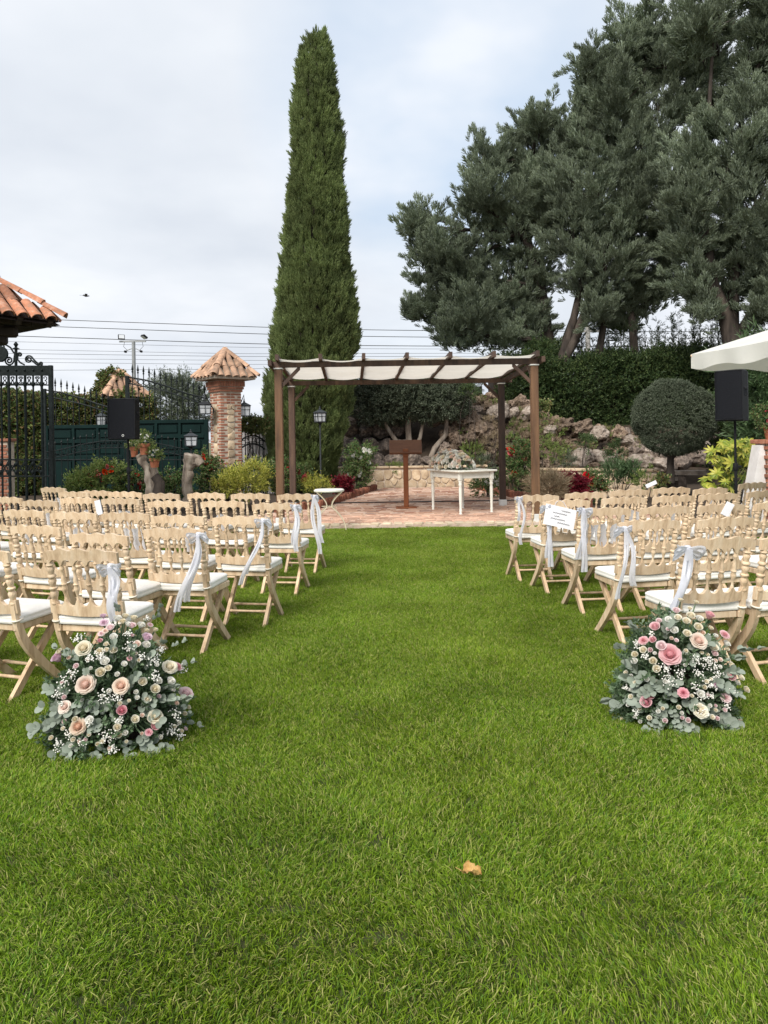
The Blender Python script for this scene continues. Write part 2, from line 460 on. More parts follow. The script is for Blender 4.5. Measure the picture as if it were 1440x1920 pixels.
M_['wire'] = mat('cable_black', (0.02, 0.02, 0.022), rough=0.5, bump=0)
M_['pole'] = mat('concrete_pole', (0.30, 0.29, 0.27), (0.22, 0.21, 0.2), rough=0.9, scale=5, bump=0.1)
M_['parasol'] = mat('white_parasol_cloth', (0.84, 0.83, 0.78), (0.78, 0.77, 0.72), rough=0.85, scale=2, bump=0.06, bscale=14, transl=0.3)
M_['deadleaf'] = mat('dry_leaf', (0.52, 0.34, 0.12), (0.34, 0.19, 0.06), rough=0.6, scale=30, bump=0.3, bscale=90)
M_['feather'] = mat('grey_feathers', (0.16, 0.155, 0.15), (0.10, 0.10, 0.10), rough=0.8, bump=0)

LF = {}
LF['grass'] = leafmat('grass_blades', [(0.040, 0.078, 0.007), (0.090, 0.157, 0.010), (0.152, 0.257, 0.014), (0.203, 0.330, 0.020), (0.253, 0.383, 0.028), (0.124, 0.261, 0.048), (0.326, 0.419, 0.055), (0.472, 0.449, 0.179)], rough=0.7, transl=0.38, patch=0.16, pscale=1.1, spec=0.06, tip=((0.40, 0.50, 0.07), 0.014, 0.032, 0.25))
LF['cedar'] = leafmat('blue_green_needles', [(0.141, 0.169, 0.100), (0.184, 0.223, 0.133), (0.232, 0.279, 0.177), (0.291, 0.346, 0.249), (0.388, 0.458, 0.365)], rough=0.7, transl=0.2, patch=0.3, pscale=0.7)
LF['cypress'] = leafmat('cypress_scales', [(0.140, 0.188, 0.071), (0.192, 0.248, 0.090), (0.243, 0.300, 0.114), (0.308, 0.361, 0.146)], rough=0.7, transl=0.38, patch=0.4, pscale=1.5)
LF['hedge'] = leafmat('dark_hedge_leaf', [(0.027, 0.049, 0.018), (0.043, 0.076, 0.025), (0.065, 0.103, 0.034), (0.108, 0.143, 0.049)], rough=0.5, transl=0.12, patch=0.3)
LF['ivy'] = leafmat('ivy_leaf', [(0.056, 0.100, 0.031), (0.094, 0.147, 0.043), (0.144, 0.188, 0.056), (0.213, 0.213, 0.075), (0.188, 0.112, 0.056)], rough=0.45, transl=0.2, patch=0.3)
LF['olive'] = leafmat('olive_leaf', [(0.060, 0.086, 0.048), (0.096, 0.126, 0.074), (0.144, 0.174, 0.108), (0.216, 0.240, 0.168)], rough=0.5, transl=0.15, patch=0.2)
LF['topiary'] = leafmat('clipped_leaf', [(0.038, 0.054, 0.030), (0.064, 0.086, 0.048), (0.10, 0.125, 0.078), (0.20, 0.225, 0.16)], rough=0.5, transl=0.1, patch=0.2)
LF['rose'] = leafmat('rose_bush_leaf', [(0.044, 0.097, 0.028), (0.078, 0.153, 0.043), (0.125, 0.201, 0.062), (0.188, 0.161, 0.077)], rough=0.4, transl=0.22, patch=0.25)
LF['bedgreen'] = leafmat('garden_leaf', [(0.086, 0.149, 0.033), (0.140, 0.218, 0.048), (0.203, 0.265, 0.067), (0.281, 0.312, 0.105)], rough=0.45, transl=0.25, patch=0.25)
LF['golden'] = leafmat('golden_leaf', [(0.149, 0.190, 0.030), (0.345, 0.370, 0.055), (0.529, 0.504, 0.090), (0.600, 0.594, 0.160)], rough=0.45, transl=0.3, patch=0.2)
LF['aralia'] = leafmat('yellow_green_leaf', [(0.20, 0.27, 0.035), (0.30, 0.36, 0.05), (0.40, 0.44, 0.07), (0.50, 0.48, 0.09)], rough=0.35, transl=0.3, patch=0.12)
LF['dry'] = leafmat('dry_stems', [(0.20, 0.15, 0.09), (0.29, 0.22, 0.14), (0.36, 0.29, 0.19)], rough=0.7, transl=0.1, patch=0.2)
LF['burgundy'] = leafmat('burgundy_leaf', [(0.13, 0.010, 0.020), (0.20, 0.016, 0.030), (0.10, 0.010, 0.015)], rough=0.45, transl=0.2, patch=0.2)
LF['euca'] = leafmat('eucalyptus_leaf', [(0.154, 0.197, 0.153), (0.204, 0.249, 0.198), (0.284, 0.327, 0.267), (0.147, 0.202, 0.113)], rough=0.55, transl=0.15, patch=0.2, pscale=6)
LF['filler'] = leafmat('bouquet_green', [(0.068, 0.119, 0.060), (0.119, 0.187, 0.093), (0.187, 0.255, 0.153)], rough=0.5, transl=0.2, patch=0.2, pscale=6)
LF['oleander'] = leafmat('oleander_leaf', [(0.048, 0.090, 0.036), (0.078, 0.132, 0.054), (0.114, 0.168, 0.078)], rough=0.4, transl=0.2, patch=0.2)

PT = {
    'cream': petalmat('cream_petals', (0.84, 0.74, 0.53), (0.87, 0.83, 0.70), 0.1, 0.9),
    'blush': petalmat('blush_petals', (0.84, 0.60, 0.50), (0.87, 0.77, 0.67), 0.15, 0.85),
    'peach': petalmat('peach_petals', (0.84, 0.56, 0.42), (0.87, 0.75, 0.62), 0.15, 0.85),
    'pink': petalmat('pink_petals', (0.82, 0.42, 0.45), (0.86, 0.62, 0.63), 0.15, 0.95),
    'palepink': petalmat('pale_pink_petals', (0.83, 0.58, 0.59), (0.87, 0.74, 0.73), 0.1, 0.9),
    'hotpink': petalmat('bright_pink_petals', (0.76, 0.28, 0.35), (0.83, 0.48, 0.52), 0.15, 0.95),
    'lilac': petalmat('lilac_petals', (0.70, 0.46, 0.56), (0.80, 0.64, 0.72), 0.1, 0.9),
    'white': petalmat('white_petals', (0.86, 0.84, 0.76), (0.88, 0.87, 0.82), 0.1, 0.9),
    'red': petalmat('red_petals', (0.42, 0.010, 0.016), (0.55, 0.020, 0.030), 0.1, 0.9, 0.2),
    'coral': petalmat('coral_petals', (0.60, 0.06, 0.03), (0.68, 0.12, 0.07), 0.1, 0.9, 0.2),
}

# ------------------------------------------------------------------ scattered foliage (leaf sprays drawn on points)
_groups = {}
def scatter_group(key, variants):
    if key in _groups: return _groups[key]
    ng = bpy.data.node_groups.new('scatter_' + key, 'GeometryNodeTree')
    ng.interface.new_socket('Geometry', in_out='INPUT', socket_type='NodeSocketGeometry')
    ng.interface.new_socket('Geometry', in_out='OUTPUT', socket_type='NodeSocketGeometry')
    gi = ng.nodes.new('NodeGroupInput'); go = ng.nodes.new('NodeGroupOutput')
    jn = ng.nodes.new('GeometryNodeJoinGeometry')
    for i, me in enumerate(variants):
        src = bpy.data.objects.new('spray_source', me)
        oi = ng.nodes.new('GeometryNodeObjectInfo')
        oi.inputs['Object'].default_value = src
        oi.inputs['As Instance'].default_value = False
        gt = ng.nodes.new('GeometryNodeGeometryToInstance')
        ng.links.new(oi.outputs['Geometry'], gt.inputs[0])
        ng.links.new(gt.outputs[0], jn.inputs[0])
    ip = ng.nodes.new('GeometryNodeInstanceOnPoints')
    ng.links.new(gi.outputs[0], ip.inputs['Points'])
    ng.links.new(jn.outputs[0], ip.inputs['Instance'])
    ip.inputs['Pick Instance'].default_value = True
    def attr(name, typ):
        a = ng.nodes.new('GeometryNodeInputNamedAttribute'); a.data_type = typ
        a.inputs['Name'].default_value = name
        return [o for o in a.outputs if o.enabled and o.name == 'Attribute'][0]
    ng.links.new(attr('idx', 'INT'), ip.inputs['Instance Index'])
    er = ng.nodes.new('FunctionNodeEulerToRotation')
    ng.links.new(attr('rot', 'FLOAT_VECTOR'), er.inputs[0])
    ng.links.new(er.outputs[0], ip.inputs['Rotation'])
    ng.links.new(attr('scl', 'FLOAT'), ip.inputs['Scale'])
    ng.links.new(ip.outputs[0], go.inputs[0])
    _groups[key] = ng
    return ng
def scatter(name, key, variants, pts, rots, scl, parent=None):
    pts = np.asarray(pts, dtype=np.float32); n = len(pts)
    me = bpy.data.meshes.new(name)
    me.vertices.add(n)
    me.vertices.foreach_set('co', pts.ravel())
    a = me.attributes.new('rot', 'FLOAT_VECTOR', 'POINT'); a.data.foreach_set('vector', np.asarray(rots, dtype=np.float32).ravel())
    a = me.attributes.new('scl', 'FLOAT', 'POINT'); a.data.foreach_set('value', np.asarray(scl, dtype=np.float32))
    a = me.attributes.new('idx', 'INT', 'POINT'); a.data.foreach_set('value', nrs.randint(0, len(variants), n).astype(np.int32))
    o = place(name, me, parent)
    md = o.modifiers.new('scatter', 'NODES')
    md.node_group = scatter_group(key, variants)
    return o
def aim(dirs, roll=True):
    """Euler angles that turn +Z to each direction (XYZ order), with a random spin first."""
    d = np.asarray(dirs, dtype=float)
    d = d / np.linalg.norm(d, axis=1, keepdims=True)
    out_ = np.zeros_like(d)
    for i, q in enumerate(d):
        m = Vector(q).to_track_quat('Z', 'Y').to_matrix()
        if roll: m = m @ Matrix.Rotation(rnd.uniform(0, 2 * PI), 3, 'Z')
        out_[i] = m.to_euler('XYZ')
    return out_

def leaf_quad(m, base, d, up, ln, wd, fold=0.25):
    """One leaf: a folded lozenge from base along d."""
    d = d.normalized()
    s = d.cross(up)
    if s.length < 1e-4: s = d.cross(Vector((1, 0, 0)))
    s.normalize(); n_ = s.cross(d)
    a = base; b = base + d * ln * 0.5 + s * wd / 2 + n_ * wd * fold; c = base + d * ln; e = base + d * ln * 0.5 - s * wd / 2 + n_ * wd * fold
    m.add([a, b, c, e], [(0, 1, 2), (0, 2, 3)])
def rdir(spread=1.0, axis=Vector((0, 0, 1))):
    while True:
        v = Vector((rnd.uniform(-1, 1), rnd.uniform(-1, 1), rnd.uniform(-1, 1)))
        if 0.01 < v.length < 1: break
    return (axis + v.normalized() * spread).normalized()
def twig_variants(key, lmat, n=26, length=0.4, leaf=(0.05, 0.025), spread=0.9, nvar=4, side=0.5, stem=True):
    out_ = []
    for k in range(nvar):
        m = MB()
        nb = 5
        for b in range(nb):
            ax = rdir(side, Vector((0, 0, 1))) if b else Vector((0, 0, 1))
            st = Vector((0, 0, rnd.uniform(0, 0.25) * length))
            for i in range(n // nb):
                t = rnd.uniform(0.1, 1)
                p = st + ax * length * t * (0.75 if b else 1)
                leaf_quad(m, p, rdir(spread, ax), rdir(1), leaf[0] * rnd.uniform(0.7, 1.25), leaf[1] * rnd.uniform(0.7, 1.25))
        out_.append(m.mesh(key + '_spray', lmat))
    return out_
def brush_variants(key, lmat, nb=20, per=14, length=0.7, nl=0.12, nw=0.024, nvar=4, wide=0.45, upbias=0.5):
    """Conifer spray: upswept branchlets, each a brush of narrow needles."""
    out_ = []
    for k in range(nvar):
        m = MB()
        for b in range(nb):
            t = b / nb
            base = Vector((rnd.uniform(-0.03, 0.03), rnd.uniform(-0.03, 0.03), length * (0.05 + 0.6 * t)))
            th = rnd.uniform(0, 2 * PI)
            sp = wide * (1.1 - 0.75 * t)
            ax = Vector((math.cos(th) * sp, math.sin(th) * sp, upbias + 0.4 * t)).normalized()
            bl = length * (0.5 - 0.2 * t) * rnd.uniform(0.8, 1.2)
            for i in range(per):
                q = (i + 0.5) / per
                p = base + ax * bl * q + Vector((0, 0, 0.12 * bl * q * q))
                dd = rdir(0.55 * (1 - 0.4 * q), ax + Vector((0, 0, 0.25)))
                s = dd.cross(rdir(1)).normalized() * nw / 2
                e = p + dd * nl * rnd.uniform(0.7, 1.2)
                m.add([p - s, p + s, e], [(0, 1, 2)])
        out_.append(m.mesh(key + '_spray', lmat))
    return out_
def sphere_dirs(n):
    v = nrs.normal(size=(n, 3))
    return v / np.linalg.norm(v, axis=1, keepdims=True)
def lobe_points(lobes, dens, inner=0.55, keep=None, sz=1.0):
    """Points in the shells of ellipsoid lobes [(cx,cy,cz,rx,ry,rz)], with outward directions."""
    Pn, Dn = [], []
    for (cx, cy, cz, rx, ry, rz) in lobes:
        area = 4 * PI * ((rx * ry) ** 1.6 / 3 + (rx * rz) ** 1.6 / 3 + (ry * rz) ** 1.6 / 3) ** (1 / 1.6)
        n = max(12, int(area * dens))
        d = sphere_dirs(n)
        r_ = inner + (1 - inner) * nrs.uniform(0, 1, n) ** 0.45
        # knobbly outline
        k = np.array([1 + 0.16 * mnoise.noise(Vector(q) * 2.2 + Vector((cx, cy, cz))) for q in d])
        p = d * (r_ * k)[:, None] * np.array([rx, ry, rz]) + np.array([cx, cy, cz])
        Pn.append(p); Dn.append(d / np.array([rx, ry, rz]))
    return np.concatenate(Pn), np.concatenate(Dn)

# ================================================================== SETTING
m = MB(); m.add([(-150, -60, -0.05), (150, -60, -0.05), (150, 400, -0.05), (-150, 400, -0.05)], [(0, 1, 2, 3)])
tag(m.build('ground', M_['earth']), 'dry open ground beyond the garden', kind='structure')
TY = 12.35                       # where the lawn meets the paving
m = MB()
def lawn_pt(u, v):
    x, y = -16 + 32 * u, -4 + (TY + 4) * v
    return (x, y, 0.0)
m.grid(lawn_pt, 32, 16)
tag(m.build('lawn', M_['lawn']), 'mown green lawn with an aisle between the chairs', kind='structure')

# flower bed soil on both sides and behind
m = MB()
m.grid(lambda u, v: (-16 + 40 * u, TY + 0.02 + (34 - TY) * v, 0.02 + 0.02 * math.sin(u * 60) * math.sin(v * 40)), 60, 40)
tag(m.build('flower_bed', M_['soil']), 'dark soil of the planting beds round the paving', kind='structure')

# paved terrace: mortar bed with bricks standing a little proud
EDGE_L = [(-3.6, TY), (-3.3, 13.4), (-2.3, 14.4), (-1.32, 15.4), (-0.75, 18.0), (-0.1, 21.2)]
EDGE_R = [(5.2, TY), (4.9, 13.6), (4.2, 14.6), (3.55, 15.3), (2.85, 18.0), (2.45, 20.4), (2.6, 21.2)]
def edge_x(E, y):
    for (x0, y0), (x1, y1) in zip(E, E[1:]):
        if y0 <= y <= y1: return x0 + (x1 - x0) * (y - y0) / (y1 - y0)
    return E[-1][0] if y > E[-1][1] else E[0][0]
m = MB()
m.prism([(x, y) for x, y in EDGE_R] + [(x, y) for x, y in reversed(EDGE_L)], -0.02, 0.055)
terrace = tag(m.build('terrace', M_['paverbed']), 'pinkish brick terrace under the pergola', kind='structure')
pm = MB(); pm.cbox((0, 0, 0), (0.225, 0.062, 0.05), 0.008)
paver_mesh = pm.mesh('paving_brick', M_['paver'])
bm_ = MB(); bm_.cbox((0, 0, 0), (0.15, 0.17, 0.06), 0.03)
bstone_mesh = bm_.mesh('border_stone', M_['borderstone'])
x = edge_x(EDGE_L, TY + 0.1) + 0.1
while x < edge_x(EDGE_R, TY + 0.1) - 0.08:
    place('border_stone', bstone_mesh, terrace, (x, TY + 0.09 + rnd.uniform(-0.015, 0.015), 0.045 + rnd.uniform(-0.004, 0.008)), (rnd.uniform(-.06, .06), rnd.uniform(-.06, .06), rnd.uniform(-.3, .3)), (rnd.uniform(.8, 1.1), rnd.uniform(.85, 1.1), 1))
    x += rnd.uniform(0.15, 0.19)
nb, y, rest, row = 0, TY + 0.245, MB(), 0
while y < 21.1:
    x0, x1 = edge_x(EDGE_L, y) + 0.03, edge_x(EDGE_R, y) - 0.03
    x = x0 + rnd.uniform(0.1, 0.26)
    while x < x1 - 0.1:
        z = 0.043 + rnd.uniform(-0.010, 0.010)
        rot = (rnd.uniform(-.10, .10), rnd.uniform(-.03, .03), rnd.uniform(-.09, .09))
        px = CX + F * x / y
        if nb < 250 and 560 < px < 1010:
            place('paving_brick', paver_mesh, terrace, (x, y, z), rot); nb += 1
        else:
            M = Matrix.Translation((x, y, z)) @ Euler(rot).to_matrix().to_4x4()
            rest.box((0, 0, 0), (0.225 * rnd.uniform(.8, 1), 0.062, 0.05), M)
        x += 0.25
    y += 0.084; row += 1
mpav, t_, b_, o_ = newmat('paving_brick_mixed')
g_ = N(t_, 'ShaderNodeNewGeometry')
L(t_, ramp(t_, g_.outputs['Random Per Island'], [(0.1, (0.34, 0.18, 0.125)), (0.35, (0.47, 0.30, 0.215)), (0.6, (0.54, 0.375, 0.28)), (0.85, (0.62, 0.47, 0.38)), (0.97, (0.24, 0.14, 0.11))]), b_.inputs['Base Color'])
b_.inputs['Roughness'].default_value = 0.9
tag(rest.build('paving_brick', mpav, terrace), kind='stuff')

# brick-on-end edging of the beds
em = MB(); em.cbox((0, 0, 0.09), (0.05, 0.10, 0.24), 0.008)
edge_mesh = em.mesh('edging_brick', M_['edging'])
def edging(name, pts, label):
    t = thing(name, (pts[0][0], pts[0][1], 0.0), label, 'garden edging', group='brick edging of the flower beds')
    for (xa, ya), (xb, yb) in zip(pts, pts[1:]):
        ln = math.hypot(xb - xa, yb - ya); n = int(ln / 0.068)
        for i in range(n):
            k = (i + 0.5) / n
            place('edging_brick', edge_mesh, t, (xa + (xb - xa) * k - pts[0][0], ya + (yb - ya) * k - pts[0][1], rnd.uniform(-.02, .02)),
                  (rnd.uniform(-.15, .15), rnd.uniform(-.22, .22), math.atan2(yb - ya, xb - xa) + rnd.uniform(-.15, .15)))
edging('brick_edging', [(-2.15, 14.55), (-1.36, 15.4), (-0.79, 18.0), (-0.25, 20.6)], 'row of leaning red bricks edging the bed under the cypress')
edging('brick_edging', [(2.45, 20.5), (2.83, 18.0), (3.5, 15.4), (4.1, 14.75)], 'row of upright red bricks edging the bed behind the white table')

# ------------------------------------------------------------------ stone walls
def voronoi(wd, ht, n, seed, relax=3):
    r_ = random.Random(seed)
    pts = [(r_.uniform(0, wd), r_.uniform(0, ht)) for _ in range(n)]
    def cells():
        out_ = []
        for i, (px, py) in enumerate(pts):
            poly = [(0, 0), (wd, 0), (wd, ht), (0, ht)]
            for j, (qx, qy) in enumerate(pts):
                if i == j: continue
                mx, my, nx, ny = (px + qx) / 2, (py + qy) / 2, qx - px, qy - py
                if nx * nx + ny * ny > 4 * (wd * wd + ht * ht) / max(n / 6, 1): continue
                res = []
                for k in range(len(poly)):
                    a, b = poly[k], poly[(k + 1) % len(poly)]
                    da = (a[0] - mx) * nx + (a[1] - my) * ny; db = (b[0] - mx) * nx + (b[1] - my) * ny
                    if da <= 0: res.append(a)
                    if (da < 0 < db) or (db < 0 < da):
                        t = da / (da - db); res.append((a[0] + (b[0] - a[0]) * t, a[1] + (b[1] - a[1]) * t))
                poly = res
                if len(poly) < 3: break
            out_.append(poly)
        return out_
    for _ in range(relax):
        c = cells()
        pts = [(sum(p[0] for p in q) / len(q), sum(p[1] for p in q) / len(q)) if len(q) > 2 else pts[i] for i, q in enumerate(c)]
    return [q for q in cells() if len(q) > 2]
def stone_face(parent, M, wd, ht, n, seed, smat, gap=0.012, depth=0.045, name='stone'):
    for q in voronoi(wd, ht, n, seed):
        cx = sum(p[0] for p in q) / len(q); cy = sum(p[1] for p in q) / len(q)
        # shrink for the joint, knock the corners off
        sh = []
        for k in range(len(q)):
            a, b, c = q[k - 1], q[k], q[(k + 1) % len(q)]
            for s_, e_ in ((b, a), (b, c)):
                l_ = math.hypot(e_[0] - s_[0], e_[1] - s_[1])
                tt = 0.15 if l_ > 0.05 else 0.45
                sh.append((s_[0] + (e_[0] - s_[0]) * tt, s_[1] + (e_[1] - s_[1]) * tt))
        sz_ = max(max(p[0] for p in q) - min(p[0] for p in q), max(p[1] for p in q) - min(p[1] for p in q))
        k = 1 - 2 * gap / max(sz_, 0.06)
        pts = [((p[0] - cx) * k + rnd.uniform(-.006, .006), (p[1] - cy) * k + rnd.uniform(-.006, .006)) for p in sh]
        nn = len(pts)
        d0 = depth * rnd.uniform(0.6, 1.1)
        vv = [(p[0], p[1], -0.02) for p in pts] + [(p[0] * .97, p[1] * .97, d0 * .6) for p in pts] + [(p[0] * .90, p[1] * .90, d0 + rnd.uniform(-.008, .008)) for p in pts] + [(0, 0, d0 * 1.02)]
        ff = []
        for r_ in (0, nn):
            ff += [(r_ + i, r_ + (i + 1) % nn, r_ + nn + (i + 1) % nn, r_ + nn + i) for i in range(nn)]
        ff += [(2 * nn + i, 2 * nn + (i + 1) % nn, 3 * nn) for i in range(nn)]
        b = MB(); b.add(vv, ff)
        o = b.build(name, smat, parent, smooth=50)
        o.matrix_local = M @ Matrix.Translation((cx, cy, 0))
def wall_segment(name, a, b, ht, thick, n, seed, smat, label, cat='stone wall'):
    a, b = Vector((*a, 0)), Vector((*b, 0))
    ln = (b - a).length; ang = math.atan2(b.y - a.y, b.x - a.x)
    t = thing(name, a, label, cat, ang, 'low stone walls behind the terrace')
    m = MB(); m.box((ln / 2, thick / 2, ht / 2), (ln, thick, ht)); m.build('mortar_core', M_['mortar'], t)
    M = Matrix(((1, 0, 0, 0), (0, 0, -1, 0), (0, 1, 0, 0), (0, 0, 0, 1)))
    stone_face(t, M, ln, ht - 0.05, n, seed, smat)
    x = 0
    while x < ln - 0.05:
        w_ = min(rnd.uniform(0.35, 0.6), ln - x)
        c = MB(); c.cbox((x + w_ / 2, thick / 2 - 0.02, ht + 0.02), (w_ - 0.012, thick + 0.08, 0.05 + rnd.uniform(0, .01)), 0.012)
        c.build('coping_stone', M_['stone'], t); x += w_
    return t
wall_segment('stone_wall', (-1.35, 21.35), (2.95, 21.35), 0.62, 0.35, 40, 3, M_['stone'], 'low buff stone wall behind the lectern and white table')
wall_segment('stone_wall', (2.95, 19.2), (6.3, 17.2), 0.62, 0.35, 36, 4, M_['stone'], 'low stone wall behind the red flowers beside the pergola post')

# ------------------------------------------------------------------ earth bank and rockery
def bank_h(x, y):
    a = max(0.0, min(1.0, (y - 21.9) / 3.2))
    sx = max(0.0, min(1.0, (x + 2.2) / 1.2)) * max(0.0, min(1.0, (14 - x) / 3))
    tall = 2.75 - 0.9 * max(0, min(1, (x - 3.6) / 2.0))
    return tall * a ** 0.8 * sx
m = MB()
m.grid(lambda u, v: (-3 + 18 * u, 21.7 + 9 * v, bank_h(-3 + 18 * u, 21.7 + 9 * v) - 0.02 + 0.05 * mnoise.noise(Vector((u * 30, v * 18, 0)))), 48, 26)
tag(m.build('earth_bank', M_['soil'], smooth=True), 'dark earth bank behind the rockery', kind='structure')

rock_meshes = [rock_mesh('boulder', M_['rock'], k, 2, 0.42, 1.4, 0.75) for k in range(6)]
tufa_meshes = [rock_mesh('boulder', M_['tufa'], 20 + k, 3, 0.62, 1.6, 0.8, 0.6) for k in range(8)]
pale_meshes = [rock_mesh('boulder', M_['palerock'], 40 + k, 3, 0.30, 1.3, 0.75, 0.15) for k in range(4)]
rockery = thing('rockery', (2.0, 23.0, 0), 'bank of pitted brown boulders rising behind the pergola and pond wall', 'rockery')
def boulder(px, py, rpx, kind, dd=0.0, flat=1.0):
    # on the slope: higher stones stand farther back
    d = 22.0
    for _ in range(4):
        z = P(px, py, d).z
        d = 21.9 + 0.75 * max(0.0, z - 0.2) + dd
    p = P(px, py, d); r_ = rpx * d / F
    me = rnd.choice({'rock': rock_meshes, 'tufa': tufa_meshes, 'pale': pale_meshes}[kind])
    place('boulder', me, rockery, p - Vector(rockery.location), (rnd.uniform(-.5, .5), rnd.uniform(-.5, .5), rnd.uniform(0, 6.3)), (r_ * rnd.uniform(.9, 1.2), r_ * rnd.uniform(.8, 1.1), r_ * flat * rnd.uniform(.9, 1.2)))
# big dark squared stones on the cave side
for row_, y in enumerate((868, 838, 806, 778)):
    for x in range(648, 760, 34):
        boulder(x + rnd.uniform(-8, 8) + (row_ % 2) * 15, y + rnd.uniform(-6, 6), rnd.uniform(17, 22), 'rock', 0.1)
for x, y, r_ in ((772, 866, 18), (800, 868, 16), (830, 866, 18), (852, 850, 20), (845, 815, 22), (850, 790, 20), (862, 775, 18), (835, 840, 15), (700, 862, 18), (668, 858, 16), (815, 790, 12), (770, 745, 16), (745, 760, 14), (752, 742, 10), (764, 750, 9)):
    boulder(x, y, r_, 'rock' if x < 840 else 'tufa', 0.0)
# tufa cascade
def casc_top(x):
    T = ((850, 752), (890, 742), (940, 752), (985, 760), (1030, 785), (1080, 800), (1130, 798), (1185, 805), (1230, 830))
    for (x0, y0), (x1, y1) in zip(T, T[1:]):
        if x0 <= x <= x1: return y0 + (y1 - y0) * (x - x0) / (x1 - x0)
    return 820
y = 884
while y > 735:
    x = 858 + rnd.uniform(0, 20)
    while x < 1195:
        if y > casc_top(x) - 2:
            boulder(x + rnd.uniform(-7, 7), y + rnd.uniform(-6, 6), rnd.uniform(8, 17), 'tufa' if rnd.random() < .8 else 'rock', rnd.uniform(-.1, .25), rnd.uniform(.7, 1.1))
        x += rnd.uniform(17, 26)
    y -= 15
for x, y, r_, k in ((935, 772, 20, 'pale'), (962, 774, 11, 'pale'), (992, 776, 17, 'pale'), (1032, 806, 13, 'pale'), (1058, 796, 16, 'tufa'), (1090, 802, 20, 'tufa'), (1120, 812, 18, 'pale'), (1160, 815, 18, 'tufa'), (1180, 826, 16, 'pale'),
                    (1095, 860, 26, 'pale'), (1130, 864, 24, 'pale'), (1112, 878, 16, 'tufa'), (1150, 878, 12, 'tufa'), (880, 790, 22, 'tufa'), (898, 812, 22, 'tufa'), (870, 830, 20, 'tufa'), (1000, 885, 12, 'pale'), (985, 880, 12, 'pale'), (840, 862, 22, 'tufa')):
    boulder(x, y, r_, k, -0.35)
for x, y, r_, k in ((1205, 868, 24, 'pale'), (1225, 850, 26, 'pale'), (1240, 872, 22, 'pale'), (1196, 845, 18, 'rock'), (1300, 850, 30, 'rock'), (1278, 866, 20, 'rock'), (1330, 852, 20, 'rock'), (1318, 840, 18, 'pale'), (1345, 866, 20, 'rock'), (1255, 880, 16, 'rock'), (1350, 845, 18, 'rock')):
    boulder(x, y, r_, k, -1.2)
# flat slabs beside the pond
for i, (px, py, wd, lab) in enumerate(((1305, 886, 1.35, 'long flat grey stone slab lying in front of the round topiary'), (1245, 897, 0.8, 'small flat grey stone slab left of the long slab by the topiary'))):
    p = P(px, py, 17.6)
    m = MB()
    q = [(math.cos(a) * wd / 2 * rnd.uniform(.85, 1.1), math.sin(a) * 0.3 * rnd.uniform(.8, 1.15)) for a in np.linspace(0, 2 * PI, 13)[:-1]]
    m.prism(q, -0.045, 0.045, inset=0.05)
    sb = thing('stone_slab', p, lab, 'stone slab', 0.05, 'flat slabs at the pond')
    m.build('slab', M_['palerock'], sb)
    for sx in (-.3, .3):
        s_ = MB(); s_.cbox((sx * wd, 0, (-0.045 - p.z) / 2 - .02), (0.26, 0.3, p.z - 0.045 + .04), .04); s_.build('support_stone', M_['rock'], sb)

# ------------------------------------------------------------------ plants: shared leaf sprays
V = {}
V['cedar'] = brush_variants('cedar', LF['cedar'], nb=9, per=22, length=0.36, nl=0.068, nw=0.020, wide=0.55, upbias=0.75)
V['cypress'] = brush_variants('cypress', LF['cypress'], nb=12, per=15, length=0.36, nl=0.065, nw=0.018, wide=0.40, upbias=0.9)
V['hedge'] = twig_variants('hedge', LF['hedge'], 60, 0.45, (0.085, 0.035), 0.9)
V['ivy'] = twig_variants('ivy', LF['ivy'], 40, 0.28, (0.085, 0.075), 1.1)
V['olive'] = twig_variants('olive', LF['olive'], 60, 0.45, (0.075, 0.018), 0.8)
V['topiary'] = twig_variants('topiary', LF['topiary'], 60, 0.16, (0.032, 0.015), 0.9)
V['rose'] = twig_variants('rose', LF['rose'], 40, 0.30, (0.060, 0.038), 1.0)
V['bed'] = twig_variants('bed', LF['bedgreen'], 46, 0.28, (0.060, 0.026), 0.9)
V['golden'] = twig_variants('golden', LF['golden'], 46, 0.30, (0.055, 0.022), 0.7)
V['dry'] = twig_variants('dry', LF['dry'], 60, 0.28, (0.10, 0.008), 0.6)
V['burgundy'] = twig_variants('burgundy', LF['burgundy'], 40, 0.2, (0.055, 0.035), 0.9)
V['filler'] = twig_variants('filler', LF['filler'], 40, 0.13, (0.035, 0.018), 1.0)
V['oleander'] = twig_variants('oleander', LF['oleander'], 60, 0.55, (0.17, 0.026), 0.6)

def leafy(name, key, lobes, dens, parent, up=0.6, scl=(0.7, 1.2), inner=0.5, jit=0.5):
    p, d = lobe_points(lobes, dens, inner)
    d = d / np.linalg.norm(d, axis=1, keepdims=True)
    d = d + np.array([0, 0, up]) + nrs.normal(size=d.shape) * jit * 0.5
    p = p - np.array(parent.location) if parent is not None else p
    if parent is not None and abs(parent.rotation_euler.z) > 1e-6: raise ValueError
    o = scatter(name, key, V[key], p, aim(d), nrs.uniform(*scl, len(p)), parent)
    return tag(o, kind='stuff')

